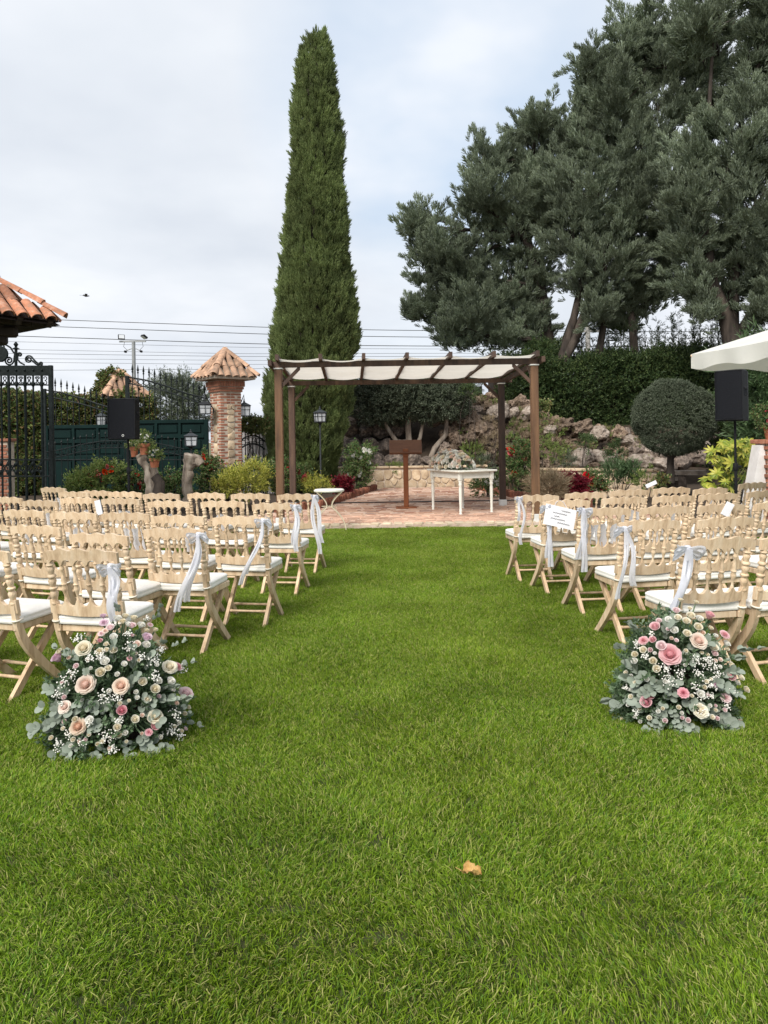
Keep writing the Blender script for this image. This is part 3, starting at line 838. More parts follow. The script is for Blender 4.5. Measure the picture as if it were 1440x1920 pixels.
# ------------------------------------------------------------------ the three big blue-green conifers
def limb(m, a, b, r0, r1, bend=0.15, n=6, wob=0.06):
    a, b = Vector(a), Vector(b); ln = (b - a).length
    k = Vector((rnd.uniform(-1, 1), rnd.uniform(-1, 1), 0.4)) * bend * ln
    pts, rad = [], []
    for i in range(n + 1):
        t = i / n
        q = a.lerp(b, t) + k * 4 * t * (1 - t) + Vector((rnd.uniform(-1, 1), rnd.uniform(-1, 1), 0)) * wob * ln * (0 if i in (0, n) else 0.4)
        pts.append(q); rad.append(r0 + (r1 - r0) * t)
    m.tube(pts, rad, 7)
def conifer(label, d, base, trunks, lobes_px, dens=10.5):
    t = thing('conifer_tree', (base[0], base[1], 0), label, 'tree', group='tall conifers behind the hedge')
    lob = []
    for q in lobes_px:
        x, y, r_ = q[:3]; dd = q[3] if len(q) > 3 else rnd.uniform(-.9, .9)
        c = P(x, y, d + dd); k = r_ * d / F
        lob.append((c.x, c.y, c.z, k, k * 1.0, k * 0.95))
    m = MB()
    o0 = Vector(t.location)
    for path in trunks:
        pts = [P(x, y, d + (q[0] if q else 0)) - o0 for (x, y, r_, *q) in path]
        rad = [r_ * d / F for (x, y, r_, *q) in path]
        m.tube(pts, rad, 9)
    # limbs out to each lobe
    spine = [P(x, y, d + (q[0] if q else 0)) - o0 for path in trunks for (x, y, r_, *q) in path]
    for (cx, cy, cz, rx, *_r) in lob:
        c = Vector((cx, cy, cz)) - o0
        s0 = min(spine, key=lambda p: (p - c + Vector((0, 0, 0.5 * rx))).length)
        limb(m, s0, c, 0.075, 0.02, 0.06)
        for _ in range(5):
            limb(m, s0.lerp(c, rnd.uniform(.5, 1)), c + rdir(1) * rx * 0.75, 0.025, 0.008, 0.05, 4)
    m.build('trunk', M_['bark'], t, smooth=60)
    # tufts: upswept cones of sprays standing all over each bough
    cp_, cd_ = lobe_points([(a, b, c, r1 - .15, r2 - .15, r3 - .15) for (a, b, c, r1, r2, r3) in lob], 2.5, 0.72)
    cd_ = cd_ / np.linalg.norm(cd_, axis=1, keepdims=True)
    PP, DD, SS = [], [], []
    for p, q in zip(cp_, cd_):
        ax = (Vector(q) * 0.95 + Vector((0, 0, 0.70)) + rdir(1) * 0.35).normalized()
        ln = rnd.uniform(0.7, 1.5)
        for k in range(24):
            u = k / 24
            o_ = rdir(1); o_ = o_ - ax * o_.dot(ax); o_.normalize()
            wdt = 0.33 * ln * (1 - u) * (0.35 + 0.65 * min(1, u * 4 + .3))
            PP.append(Vector(p) + ax * (ln * u - 0.45) + o_ * wdt); DD.append(ax + o_ * (0.75 - 0.55 * u) + Vector((0, 0, .25))); SS.append(rnd.uniform(0.8, 1.25) * (1.05 - 0.35 * u))
    tag(scatter('crown', 'cedar', V['cedar'], np.array(PP) - np.array(t.location), aim(DD), SS, t), kind='stuff')
    return t
d1 = 27.0
b1 = P(1025, 905, d1)
conifer('broad blue green conifer nearest the pergola with low dark crown', d1, b1,
        [[(1022, 910, 17), (1024, 760, 16), (1025, 640, 15), (1012, 540, 12), (985, 440, 9), (1000, 300, 5)],
         [(1030, 720, 10), (1060, 640, 8), (1085, 570, 6)]],
        [(795, 430, 34), (775, 428, 22), (835, 470, 52), (800, 520, 40), (870, 520, 62), (820, 580, 52), (885, 590, 66), (850, 628, 40), (920, 622, 46), (975, 610, 55), (950, 540, 66), (905, 440, 52), (915, 370, 46), (905, 310, 38), (945, 300, 44),
         (960, 390, 60), (985, 460, 58), (1000, 330, 58), (985, 255, 40), (1015, 235, 36), (1035, 290, 52), (890, 380, 26), (1010, 530, 36), (1030, 400, 50), (800, 480, 30), (780, 585, 22), (1005, 640, 30), (880, 640, 28), (950, 640, 26)])
d2 = 25.5
conifer('tallest conifer in the middle with pale tips against the blue sky', d2, P(1120, 910, d2),
        [[(1045, 905, 12), (1048, 690, 11), (1075, 640, 10), (1110, 560, 9), (1150, 430, 9), (1190, 250, 7), (1215, 90, 4)],
         [(1190, 905, 9), (1192, 690, 8), (1185, 600, 7), (1175, 500, 6)], [(1048, 690, 9), (1075, 600, 7), (1092, 520, 5)], [(1118, 905, 8), (1120, 680, 7), (1135, 590, 6)]],
        [(1208, 45, 42), (1170, 75, 44), (1240, 60, 40), (1150, 125, 46), (1105, 135, 22), (1120, 165, 32), (1200, 130, 60), (1250, 130, 50), (1160, 200, 64), (1105, 215, 40), (1235, 215, 62), (1075, 265, 50), (1130, 290, 66), (1195, 300, 66), (1250, 310, 60), (1050, 340, 54),
         (1100, 370, 66), (1160, 400, 70), (1225, 400, 66), (1035, 410, 40), (1075, 455, 60), (1140, 490, 66), (1205, 490, 62), (1255, 460, 50), (1090, 530, 46), (1150, 565, 52), (1205, 570, 50), (1120, 590, 34), (1170, 610, 30), (1240, 545, 40), (1180, 160, 50)], dens=11)
d3 = 22.5
conifer('rightmost conifer with thick forked trunk behind the white parasol', d3, P(1368, 930, d3),
        [[(1352, 950, 24), (1356, 800, 22), (1372, 700, 21), (1376, 640, 20), (1360, 590, 14), (1335, 530, 11), (1320, 400, 8), (1330, 200, 4), (1340, 20, 2)],
         [(1374, 655, 16), (1405, 600, 11), (1430, 540, 9), (1450, 400, 7)], [(1374, 650, 12), (1375, 560, 10), (1385, 420, 7), (1390, 200, 4)]],
        [(1320, -10, 52), (1310, 45, 40), (1300, 95, 26), (1390, -20, 60), (1440, 60, 60), (1405, 110, 46), (1450, 170, 60), (1410, 200, 50), (1340, 250, 30), (1310, 300, 48), (1380, 290, 56), (1440, 300, 62), (1295, 370, 44), (1345, 370, 60),
         (1410, 390, 64), (1290, 450, 46), (1330, 470, 60), (1400, 480, 64), (1460, 450, 66), (1300, 530, 44), (1350, 545, 46), (1420, 545, 50), (1440, 600, 34), (1320, 585, 30), (1275, 420, 30), (1520, 100, 90), (1530, 300, 90), (1500, 520, 80),
         (1310, 150, 34, 3.0), (1345, 130, 36, 3.2), (1320, 210, 32, 3.4), (1355, 200, 30, 3.0), (1290, 215, 26, 3.2), (1365, 60, 40, 2.5)], dens=11)

# ------------------------------------------------------------------ cypress
CYD = 20.5
prof = [(50, 596, 4), (62, 594, 14), (82, 592, 25), (110, 591, 32), (160, 591, 38), (200, 591, 43), (260, 592, 47), (320, 593, 52), (400, 594, 60), (460, 593, 68), (520, 592, 75), (580, 590, 83), (640, 587, 86), (690, 583, 85), (740, 579, 83), (790, 574, 82), (840, 570, 78), (875, 568, 70), (905, 567, 58)]
cyp = thing('cypress_tree', (P(570, 920, CYD).x, CYD, 0), 'tall narrow dark green cypress column behind the pergola', 'tree')
prof = [(y_, c_, h_ * (1 if y_ < 300 else .95)) for y_, c_, h_ in prof]
def prof_at(y):
    for (y0, c0, h0), (y1, c1, h1) in zip(prof, prof[1:]):
        if y0 <= y <= y1:
            t = (y - y0) / (y1 - y0); return c0 + (c1 - c0) * t, h0 + (h1 - h0) * t
    return prof[-1][1:] if y > 905 else prof[0][1:]
pts, dirs = [], []
for i in range(15500):
    y = 58 + 854 * (rnd.random() ** 0.8)
    c, h = prof_at(y)
    if rnd.random() > (h / 86) ** 0.6: continue
    th = rnd.uniform(0, 2 * PI)
    q = P(c, y, CYD); rr = h * CYD / F
    lump = 0.93 + 0.17 * mnoise.noise(Vector((math.cos(th) * 1.6, math.sin(th) * 1.6, q.z * 0.9))) + 0.12 * mnoise.noise(Vector((math.cos(th) * 4, math.sin(th) * 4, q.z * 2.6)))
    k = rr * lump * (1 - 0.24 * rnd.random() ** 2.4) - 0.06
    pts.append((q.x + math.cos(th) * k, q.y + math.sin(th) * k, q.z - 0.2))
    dirs.append((math.cos(th) * 0.55 + rnd.uniform(-.3, .3), math.sin(th) * 0.55 + rnd.uniform(-.3, .3), 1.0))
for i in range(26):     # the loose shoot at the tip
    q = P(598 + i * 0.35, 78 - i * 1.2, CYD); pts.append(tuple(q - Vector((0, 0, .25)))); dirs.append((0.2, 0, 1))
tag(scatter('crown', 'cypress', V['cypress'], np.array(pts) - np.array(cyp.location), aim(dirs), nrs.uniform(.55, 1.0, len(pts)), cyp), kind='stuff')
m = MB()
cp = []; cr = []
for y in range(915, 60, -30):
    c, h = prof_at(y); cp.append(P(c, y, CYD) - Vector(cyp.location)); cr.append(max(0.05, (h * CYD / F - 0.16) * 0.70))
m.tube(cp, cr, 12); m.build('inner_twigs', M_['bark'], cyp, smooth=60)
m = MB(); m.tube([(0, 0, -.05), (0.02, 0, .5), (0.04, 0, 1.2)], [.22, .17, .15], 9); m.build('trunk', M_['bark'], cyp, smooth=60)

# ------------------------------------------------------------------ hedges
def hedge_thing(name, label, key, x0, x1, y, depth, z0, z1, dens, shoots=0, top_noise=0.25, cat='hedge', skew=0.0):
    t = thing(name, ((x0 + x1) / 2, y, 0), label, cat)
    n = int((x1 - x0) * (z1 - z0 + depth) * dens)
    px = nrs.uniform(x0, x1, n); s_ = nrs.uniform(0, 1, n)
    face = nrs.uniform(0, 1, n) < (z1 - z0) / (z1 - z0 + depth)
    zt = np.array([z1 + top_noise * mnoise.noise(Vector((a * 0.9, 3.3, 0))) for a in px])
    pz = np.where(face, z0 + s_ * (zt - z0), zt - nrs.uniform(0, .15, n))
    py = np.where(face, y + nrs.uniform(0, .22, n), y + s_ * depth) + skew * (px - x0)
    bul = np.array([0.22 * mnoise.noise(Vector((a * 0.8, b * 0.8, 5))) for a, b in zip(px, pz)])
    py = py + np.where(face, bul, 0)
    d = np.stack([nrs.normal(0, .5, n), np.where(face, -0.8, 0) + nrs.normal(0, .3, n), np.where(face, .45, 1.0) + nrs.normal(0, .3, n)], 1)
    o = np.array(t.location)
    tag(scatter('foliage', key, V[key], np.stack([px, py, pz], 1) - o, aim(d), nrs.uniform(.7, 1.25, n), t), kind='stuff')
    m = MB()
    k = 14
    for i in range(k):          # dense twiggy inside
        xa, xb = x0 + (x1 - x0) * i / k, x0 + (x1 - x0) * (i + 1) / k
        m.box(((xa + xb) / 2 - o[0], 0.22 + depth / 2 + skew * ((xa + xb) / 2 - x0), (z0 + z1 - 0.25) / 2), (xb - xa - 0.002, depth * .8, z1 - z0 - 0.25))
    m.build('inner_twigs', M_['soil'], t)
    return t
HB = P(1000, 690, 25.6)
hr = hedge_thing('hedge', 'tall dark green hedge behind the rockery and topiary', 'hedge', P(925, 690, 25.5).x, P(1850, 690, 25.5).x, 25.2, 1.6, 0.0, 3.8, 85, top_noise=.5)
lob = []
for i in range(30):
    q = P(960 + i * 19 + rnd.uniform(-8, 8), 690 - rnd.uniform(-6, 38) * rnd.random(), 25.5); k = rnd.uniform(.22, .55)
    lob.append((q.x, q.y + rnd.uniform(0, .8), q.z - .1, k, k, k * rnd.uniform(.7, 1.3)))
leafy('top_growth', 'hedge', lob, 60, hr, .8, (.5, 1.0), .3, .8)
# leggy shoots that stand above the hedge
for i in range(64):
    px_ = 1035 + i * 6.6 + rnd.uniform(-6, 6)
    top = 600 + 45 * rnd.random() if px_ > 1060 else 640
    d = 25.6 + rnd.uniform(0, .9)
    a = P(px_, 700, d); b = P(px_ + rnd.uniform(-6, 6), top - (20 if px_ > 1250 else 0), d)
    if i == 0: SP, SD, stems = [], [], MB()
    o = Vector(hr.location)
    stems.tube([a - o, (a + b) / 2 - o + Vector((rnd.uniform(-.04, .04), 0, 0)), b - o], [.018, .012, .005], 5)
    nn = int((b - a).length * 17)
    for k in range(nn):
        q = a.lerp(b, ((k + rnd.random()) / nn) ** 1.25)
        SP.append(tuple(q - o)); SD.append((rnd.uniform(-1, 1), rnd.uniform(-1, 1), 0.7))
tag(scatter('shoots', 'hedge', V['hedge'], SP, aim(SD), nrs.uniform(.30, .55, len(SP)), hr), kind='stuff')
stems.build('stem', M_['bark'], hr)

# clipped dark shrubs on the cave side of the terrace
def shrub(name, label, key, d, lobes_px, dens, cat='shrub', stems=(), up=0.5, scl=(.7, 1.2), inner=.5, group=None, squash=1.0, jit=.5, stemmat='bark', base=None):
    lob = [(P(x, y, d).x, d + (q[0] if q else 0), P(x, y, d).z, rx * d / F, rx * d / F * squash, ry * d / F) for (x, y, rx, ry, *q) in lobes_px]
    bx = base if base is not None else sum(l[0] for l in lob) / len(lob)
    t = thing(name, (bx, d, 0), label, cat, group=group)
    leafy('foliage', key, lob, dens, t, up, scl, inner, jit)
    m = MB(); o = Vector(t.location)
    if not stems:
        for (cx, cy, cz, rx, ry, rz) in lob:
            for _ in range(3):
                limb(m, (rnd.uniform(-.05, .05), rnd.uniform(-.05, .05), 0.0), Vector((cx, cy, cz)) - o + rdir(1) * rz * .5, .014, .005, .1, 4)
    for path in stems:
        m.tube([P(x, y, d + (q[0] if q else 0)) - o for (x, y, r_, *q) in path], [r_ * d / F for (x, y, r_, *q) in path], 8)
    m.build('stem', M_[stemmat], t, smooth=60)
    return t
shrub('clipped_tree', 'cloud pruned dark shrub with bare grey limbs behind the lectern', 'topiary', 22.6,
      [(700, 758, 46, 34), (735, 752, 50, 38), (775, 745, 52, 30), (800, 760, 44, 28), (838, 750, 44, 34), (690, 738, 40, 22), (760, 722, 60, 18), (850, 730, 30, 20)], 100,
      stems=[[(768, 885, 7), (768, 840, 6), (765, 800, 5.5), (768, 750, 4)], [(768, 870, 5), (745, 830, 4.5), (725, 800, 3.5), (712, 770, 2.5)], [(800, 880, 6), (815, 840, 5), (836, 815, 4.5), (838, 780, 3.5)], [(770, 860, 4), (788, 820, 3.5), (796, 775, 2.5)]], scl=(.9, 1.6), stemmat='oldwood')
hedge_thing('hedge', 'flat topped clipped hedge showing between the pergola beams', 'topiary', P(655, 720, 25.5).x, P(905, 720, 25.5).x, 25.3, 1.2, 0.2, 3.45, 130, top_noise=.05)
shrub('topiary_ball', 'clipped round topiary ball on a short trunk beside the hedge', 'topiary', 16.6, [(1262, 783, 69, 66)], 620, cat='topiary', up=0.0, scl=(.5, .8), inner=.90, jit=.6,
      stems=[[(1258, 905, 8), (1257, 870, 7), (1258, 840, 6)], [(1257, 865, 4), (1275, 835, 3.5)], [(1258, 862, 4), (1245, 835, 3)]])

# ================================================================== PERGOLA
def wp(o, v): return Vector(v) - Vector(o.location)
A_L, A_R = P(524, 820, 12.5), P(1003, 820, 12.5)
B_L, B_R = P(548, 820, 15.4), P(941, 820, 15.4)
perg = thing('pergola', (A_L.x, A_L.y, 0.0), 'dark brown timber pergola with cream canvas strips over the brick terrace', 'pergola')
PO = Vector(perg.location)
ZF, ZR = 2.74, 2.64     # middle of the front and rear beams
for k, q in enumerate((A_L, A_R, B_L, B_R)):
    zt = (ZF if k < 2 else ZR) - 0.048
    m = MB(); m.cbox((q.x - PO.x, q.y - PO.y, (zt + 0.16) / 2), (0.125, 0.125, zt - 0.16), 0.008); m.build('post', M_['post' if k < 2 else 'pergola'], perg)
    m = MB()
    m.cbox((q.x - PO.x, q.y - PO.y, 0.105), (0.15, 0.15, 0.16), 0.006)
    m.box((q.x - PO.x, q.y - PO.y, 0.03), (0.24, 0.24, 0.012)); m.build('post_foot', M_['metalwhite'], perg)
    m = MB(); m.cbox((q.x - PO.x, q.y - PO.y, zt - 0.02), (0.15, 0.15, 0.022), 0.004); m.build('post_bracket', M_['metalwhite'], perg)
def beam(name, a, b, hgt, thk, mt='pergola', parent=perg, o=PO):
    a, b = Vector(a) - o, Vector(b) - o
    m = MB(); n = 5
    m.bar([a.lerp(b, i / n) for i in range(n + 1)], (0, 0, 1), hgt, thk); return m.build(name, M_[mt], parent)
ex = Vector((1, 0, 0))
beam('front_beam', (A_L.x - .12, A_L.y, ZF), (A_R.x + .06, A_R.y, ZF), .095, .08)
beam('rear_beam', (B_L.x - .06, B_L.y, ZR), (B_R.x + .22, B_R.y, ZR), .09, .08)
for a, b in ((A_L, B_L), (A_R, B_R)):
    d_ = (b - a).normalized()
    sgn = -1 if a is A_L else 1
    oo = Vector((sgn * 0.11, 0, 0))
    beam('side_beam', (a.x + oo.x, a.y - .25, ZF + .01), (b.x + oo.x, b.y + .2, ZR + .01), .09, .06)
    s_ = Vector((-sgn, 0, 0))
    for q in (a, b):
        beam('brace', (q.x - sgn * 0.05, q.y, (ZF if q in (A_L, A_R) else ZR) - .36), (q.x - sgn * 0.36, q.y, (ZF if q in (A_L, A_R) else ZR) - .05), .075, .06)
    beam('brace', (a.x, a.y + .06, ZF - .36), (a.x + d_.x * .3, a.y + .36, ZF - .06), .075, .06)
NR = 7
raf = []
for i in range(NR):
    t = i / (NR - 1)
    a = A_L.lerp(A_R, t); b = B_L.lerp(B_R, t)
    d_ = (b - a).normalized()
    aa = Vector((a.x, a.y, ZF + .096)) - d_ * 0.30; bb = Vector((b.x, b.y, ZR + .093)) + d_ * 0.12
    raf.append((aa, bb))
    beam('rafter', aa, bb, .095, .055)
for i in range(NR - 1):
    (a0, b0), (a1, b1) = raf[i], raf[i + 1]
    def cf(u, v, a0=a0, b0=b0, a1=a1, b1=b1, i=i):
        p = a0.lerp(b0, .03 + .93 * v).lerp(a1.lerp(b1, .03 + .93 * v), u)
        sag = 0.05 * 4 * u * (1 - u) * (0.8 + .2 * math.sin(v * 5 + i * 2)) + .012 * math.sin(v * 17 + i)
        return p + Vector((0, 0, -.006 - sag)) - PO
    m = MB(); m.grid(cf, 8, 16); m.build('canvas_strip', M_['cloth'], perg, smooth=True)

# ================================================================== LECTERN
lp = G(762, 953, 0.055)
lec = thing('lectern', lp, 'red brown wooden lectern on a single post in the middle of the terrace', 'lectern')
m = MB(); m.cbox((0, 0, .02), (.42, .34, .03), .008); m.build('base', M_['lectern'], lec)
m = MB(); m.cbox((0, 0, .62), (.10, .075, 1.18), .01); m.build('post', M_['lectern'], lec)
m = MB(); m.cbox((0, -.055, 1.13), (.115, .035, .16), .008); m.build('bracket', M_['lectern'], lec)
Mt = Matrix.Translation((0, .02, 1.24)) @ Matrix.Rotation(R(52), 4, 'X')
m = MB(); m.cbox((0, 0, 0), (.66, .36, .022), .005, Mt); m.build('reading_board', M_['lectern_top'], lec)
m = MB(); m.cbox((0, -.17, .03), (.64, .022, .05), .005, Mt); m.build('book_ledge', M_['lectern_top'], lec)

# ================================================================== TABLE
tn = G(864, 966, 0.055); tl_ = G(812, 957.5, 0.055); tr_ = G(922, 962, 0.055)
e1 = (tr_ - tn); e2 = (tl_ - tn)
ang = math.atan2(e1.y, e1.x)
wd, dp = e1.length, e2.length
tab = thing('console_table', tn, 'small white painted table with turned legs beside the lectern', 'table', ang)
def turned(h):
    return [(.030, 0), (.034, .01), (.026, .03), (.022, .05), (.030, .09), (.022, .11), (.024, .15), (.030, .45 * h), (.031, .60 * h), (.024, .66 * h), (.035, .69 * h), (.035, .71 * h), (.026, .735 * h), (.034, .76 * h), (.036, .775 * h), (.030, .79 * h)]
TH = 0.80
for (x, y) in ((0, 0), (wd, 0), (0, dp), (wd, dp)):
    m = MB(); m.lathe(turned(TH), 12, Matrix.Translation((x, y, 0))); m.cbox((x, y, .885 * TH), (.075, .075, .19 * TH), .006)
    m.build('leg', M_['whitepaint'], tab, smooth=45)
m = MB()
for (cx, cy, sx, sy) in ((wd / 2, 0, wd - .08, .025), (wd / 2, dp, wd - .08, .025), (0, dp / 2, .025, dp - .08), (wd, dp / 2, .025, dp - .08)):
    m.cbox((cx, cy, .905 * TH), (sx, sy, .12), .004)
m.build('apron', M_['whitepaint'], tab)
m = MB(); m.cbox((wd / 2, dp / 2, TH), (wd + .17, dp + .17, .035), .012); m.build('tabletop', M_['whitepaint'], tab)
tabM = Matrix.Translation(tn) @ Matrix.Rotation(ang, 4, 'Z')

# dark cable lying over the bricks
m = MB()
pts = [G(622 + i * 17, 943 - i * .25 + rnd.uniform(-.3, .3), 0.085) for i in range(24)]
m.tube(pts, .012, 5); tag(m.build('cable', M_['wire']), 'thin dark cable lying across the brick terrace', 'cable')

# white topped stand with hoop legs at the end of the last left row
st = thing('side_stand', G(618, 992, 0.03), 'small white topped stand with thin curved cream wire legs at the terrace edge', 'stand', 0.1)
m = MB(); m.lathe([(.0, 0), (.23, 0), (.245, .012), (.245, .035), (.22, .05), (.0, .052)], 24, Matrix.Translation((0, 0, .60)) @ Matrix.Diagonal((1, .75, 1, 1))); m.build('top', M_['whitepaint'], st, smooth=40)
m = MB()
for s_ in (-1, 1):
    for yy in (-.1, .1):
        pts = [(s_ * (.20 - .16 * math.sin(t * PI * .55)), yy * (1 + .3 * t), .60 - .24 * t) for t in np.linspace(0, 1, 8)] + [(s_ * (.05 + .21 * math.sin(t * PI / 2)), yy * 1.3, .36 - .36 * t) for t in np.linspace(.1, 1, 9)]
        m.tube(pts, .008, 6)
m.tube([(.12 * math.cos(a), .12 * math.sin(a), .37) for a in np.linspace(0, 2 * PI, 17)], .006, 6)
m.build('wire_legs', M_['creamwire'], st, smooth=True)

# ================================================================== CHAIRS
HW = 0.200          # half distance between the posts
def post_y(z):      # the back leans
    return -0.175 - (z - 0.46) * 0.20
def back_rail(top, bot, n=48, thick=0.024, bow=0.018):
    m = MB(); W2 = HW + 0.028
    vv, ff = [], []
    for i in range(n + 1):
        x = -W2 + 2 * W2 * i / n
        k = bow * (1 - (x / W2) ** 2)
        zt, zb = top(x), bot(x)
        for z in (zb, zt):
            for s_ in (-1, 1):
                vv.append((x, post_y(z) - k + s_ * thick / 2, z))
    for i in range(n):
        a = i * 4; b = a + 4
        ff += [(a, b, b + 2, a + 2), (a + 1, a + 3, b + 3, b + 1), (a + 2, b + 2, b + 3, a + 3), (a, a + 1, b + 1, b)]
    ff += [(0, 2, 3, 1), (n * 4, n * 4 + 1, n * 4 + 3, n * 4 + 2)]
    m.add(vv, ff); return m
SPX = (-0.12, -0.04, 0.04, 0.12)
def arch_c(x):
    cs = [-0.16, -0.08, 0, 0.08, 0.16]
    return min(abs(x - c) for c in cs)
def top_top(x):
    u = x / (HW + .028)
    return 0.893 + 0.007 * math.cos(u * PI * 4.0) - 0.020 * max(0, abs(u) - .80) / .2 - 0.004 * u * u
def top_bot(x):
    if abs(x) > HW - 0.002: return 0.815
    d = arch_c(x)
    return 0.800 + (math.sqrt(max(0, 0.033 ** 2 - d * d)) if d < 0.033 else 0)
def low_top(x):
    d = arch_c(x)
    return 0.592 - (math.sqrt(max(0, 0.030 ** 2 - d * d)) * 1.05 if d < 0.030 else 0)
def low_bot(x): return 0.512 - 0.012 * math.cos(x / HW * PI / 2)
CH_MESH = {}
CH_MESH['top_rail'] = back_rail(top_top, top_bot).mesh('top_rail', M_['chair'], smooth=35)
CH_MESH['lower_rail'] = back_rail(low_top, low_bot).mesh('lower_rail', M_['chair'], smooth=35)
def along(z0, z1, prof, x, n=8):
    """Turned piece on the leaning line of the back at x."""
    a = Vector((x, post_y(z0) - (0.018 * (1 - (x / .228) ** 2) if abs(x) < HW - .01 else 0), z0)); b = Vector((x, post_y(z1) - (0.018 * (1 - (x / .228) ** 2) if abs(x) < HW - .01 else 0), z1))
    q = (b - a)
    M = Matrix.Translation(a) @ q.to_track_quat('Z', 'Y').to_matrix().to_4x4()
    m = MB(); m.lathe([(r_, t * q.length) for r_, t in prof], n, M); return m
spi = [(.009, 0), (.013, .06), (.008, .12), (.007, .2), (.011, .28), (.016, .34), (.017, .40), (.012, .46), (.018, .50), (.012, .54), (.015, .60), (.009, .70), (.008, .82), (.014, .87), (.014, .90), (.009, .95), (.011, 1)]
for i, x in enumerate(SPX):
    CH_MESH['spindle%d' % i] = along(.578, .805, spi, x, 8).mesh('spindle', M_['chair'], smooth=50)
pst = [(.017, 0), (.023, .03), (.023, .06), (.015, .09), (.017, .14), (.022, .20), (.024, .26), (.016, .31), (.025, .345), (.025, .375), (.016, .40), (.019, .46), (.024, .52), (.016, .57), (.025, .60), (.025, .63), (.016, .66), (.018, .72), (.023, .77), (.015, .82), (.024, .86), (.017, .9), (.019, .95), (.014, 1)]
for s_ in (-1, 1):
    CH_MESH['post%d' % s_] = along(.56, .84, pst, s_ * HW, 10).mesh('post', M_['chair'], smooth=50)
    pts, wl, tl = [], [], []
    for z in (0.565, 0.50, 0.44, 0.38): pts.append((s_ * HW, post_y(z) + (0.01 if z < .4 else 0), z))
    for t in np.linspace(0.12, 1, 8):
        y = -0.150 + 0.37 * (t ** 1.25); z = 0.38 - 0.40 * t
        pts.append((s_ * HW, y, z))
    m = MB(); m.bar(pts, (1, 0, 0), 0.030, [.038, .040, .044, .047, .050, .052, .052, .050, .048, .045, .042, .040])
    CH_MESH['leg%d' % s_] = m.mesh('leg', M_['chair'], smooth=30)
    m = MB(); m.bar([(s_ * (HW - .034), .185, .405), (s_ * (HW - .034), .0, .21), (s_ * (HW - .034), -.205, -.02)], (1, 0, 0), .026, .042)
    CH_MESH['cross%d' % s_] = m.mesh('cross_leg', M_['chair_raw'])
m = MB()
for s_ in (-1, 1): m.cbox((s_ * (HW - .010), .005, .424), (.026, .385, .044), .006)
m.cbox((0, .205, .424), (2 * HW + .006, .030, .044), .006); m.cbox((0, -.165, .424), (2 * HW - .05, .026, .044), .006)
for i in range(5): m.cbox((0, -.12 + i * .07, .434), (2 * HW - .048, .05, .014), .003)
CH_MESH['seat_frame'] = m.mesh('seat_frame', M_['chair'])
def cushion():
    m = MB()
    W, D = .208, .205
    def ring(k, z, n=8):
        pts = []
        cr = .035
        for (cx, cy, a0) in ((W - cr, D - cr, 0), (-(W - cr), D - cr, 90), (-(W - cr), -(D - cr), 180), (W - cr, -(D - cr), 270)):
            for j in range(5):
                a = R(a0 + 90 * j / 4); pts.append(((cx + cr * math.cos(a)) * k, (cy + cr * math.sin(a)) * k + .010, z))
        return pts
    lv = [(.90, .447), (.985, .449), (1.0, .456), (1.006, .462), (.995, .468), (.995, .480), (1.006, .487), (.992, .494), (.93, .502), (.75, .509), (.45, .512)]
    rings = [ring(k, z) for k, z in lv]; n = 20
    vv = [p for r_ in rings for p in r_]; ff = []
    for i in range(len(lv) - 1):
        for k in range(n): ff.append((i * n + k, i * n + (k + 1) % n, (i + 1) * n + (k + 1) % n, (i + 1) * n + k))
    ff.append(tuple(range(n))[::-1]); ff.append(tuple((len(lv) - 1) * n + k for k in range(n)))
    m.add(vv, ff); return m
CH_MESH['cushion'] = cushion().mesh('cushion', M_['cushion'], smooth=50)
def rod(y, z, half):
    m = MB(); pr = [(.009, 0), (.011, .03), (.014, .1), (.011, .13), (.010, .5), (.011, .87), (.014, .9), (.011, .97), (.009, 1)]
    M = Matrix.Translation((-half, y, z)) @ Matrix.Rotation(R(90), 4, 'Y')
    m.lathe([(r_, t * 2 * half) for r_, t in pr], 7, M); return m
CH_MESH['rod0'] = rod(.112, .115, HW).mesh('stretcher', M_['chair_raw'], smooth=60)
CH_MESH['rod1'] = rod(-.095, .105, HW - .03).mesh('stretcher', M_['chair_raw'], smooth=60)
for s_ in (-1, 1):
    m = MB()
    pts = [(s_ * HW + .026 * math.cos(a), post_y(.47) + .003 + .032 * math.sin(a), .472 + .006 * math.sin(a)) for a in np.linspace(0, 2 * PI, 15)]
    m.tube(pts, .0065, 5, caps=False); CH_MESH['strap%d' % s_] = m.mesh('strap', M_['strap'], smooth=True)
CHAIR_PARTS = [('top_rail', 'top_rail'), ('lower_rail', 'lower_rail'), ('spindle', 'spindle0'), ('spindle', 'spindle1'), ('spindle', 'spindle2'), ('spindle', 'spindle3'), ('post', 'post-1'), ('post', 'post1'),
               ('leg', 'leg-1'), ('leg', 'leg1'), ('cross_leg', 'cross-1'), ('cross_leg', 'cross1'), ('seat_frame', 'seat_frame'), ('cushion', 'cushion'), ('stretcher', 'rod0'), ('stretcher', 'rod1'), ('strap', 'strap-1'), ('strap', 'strap1')]
ORD = ['first', 'second', 'third', 'fourth', 'fifth', 'sixth', 'seventh', 'eighth', 'ninth']
CHAIRS = {}
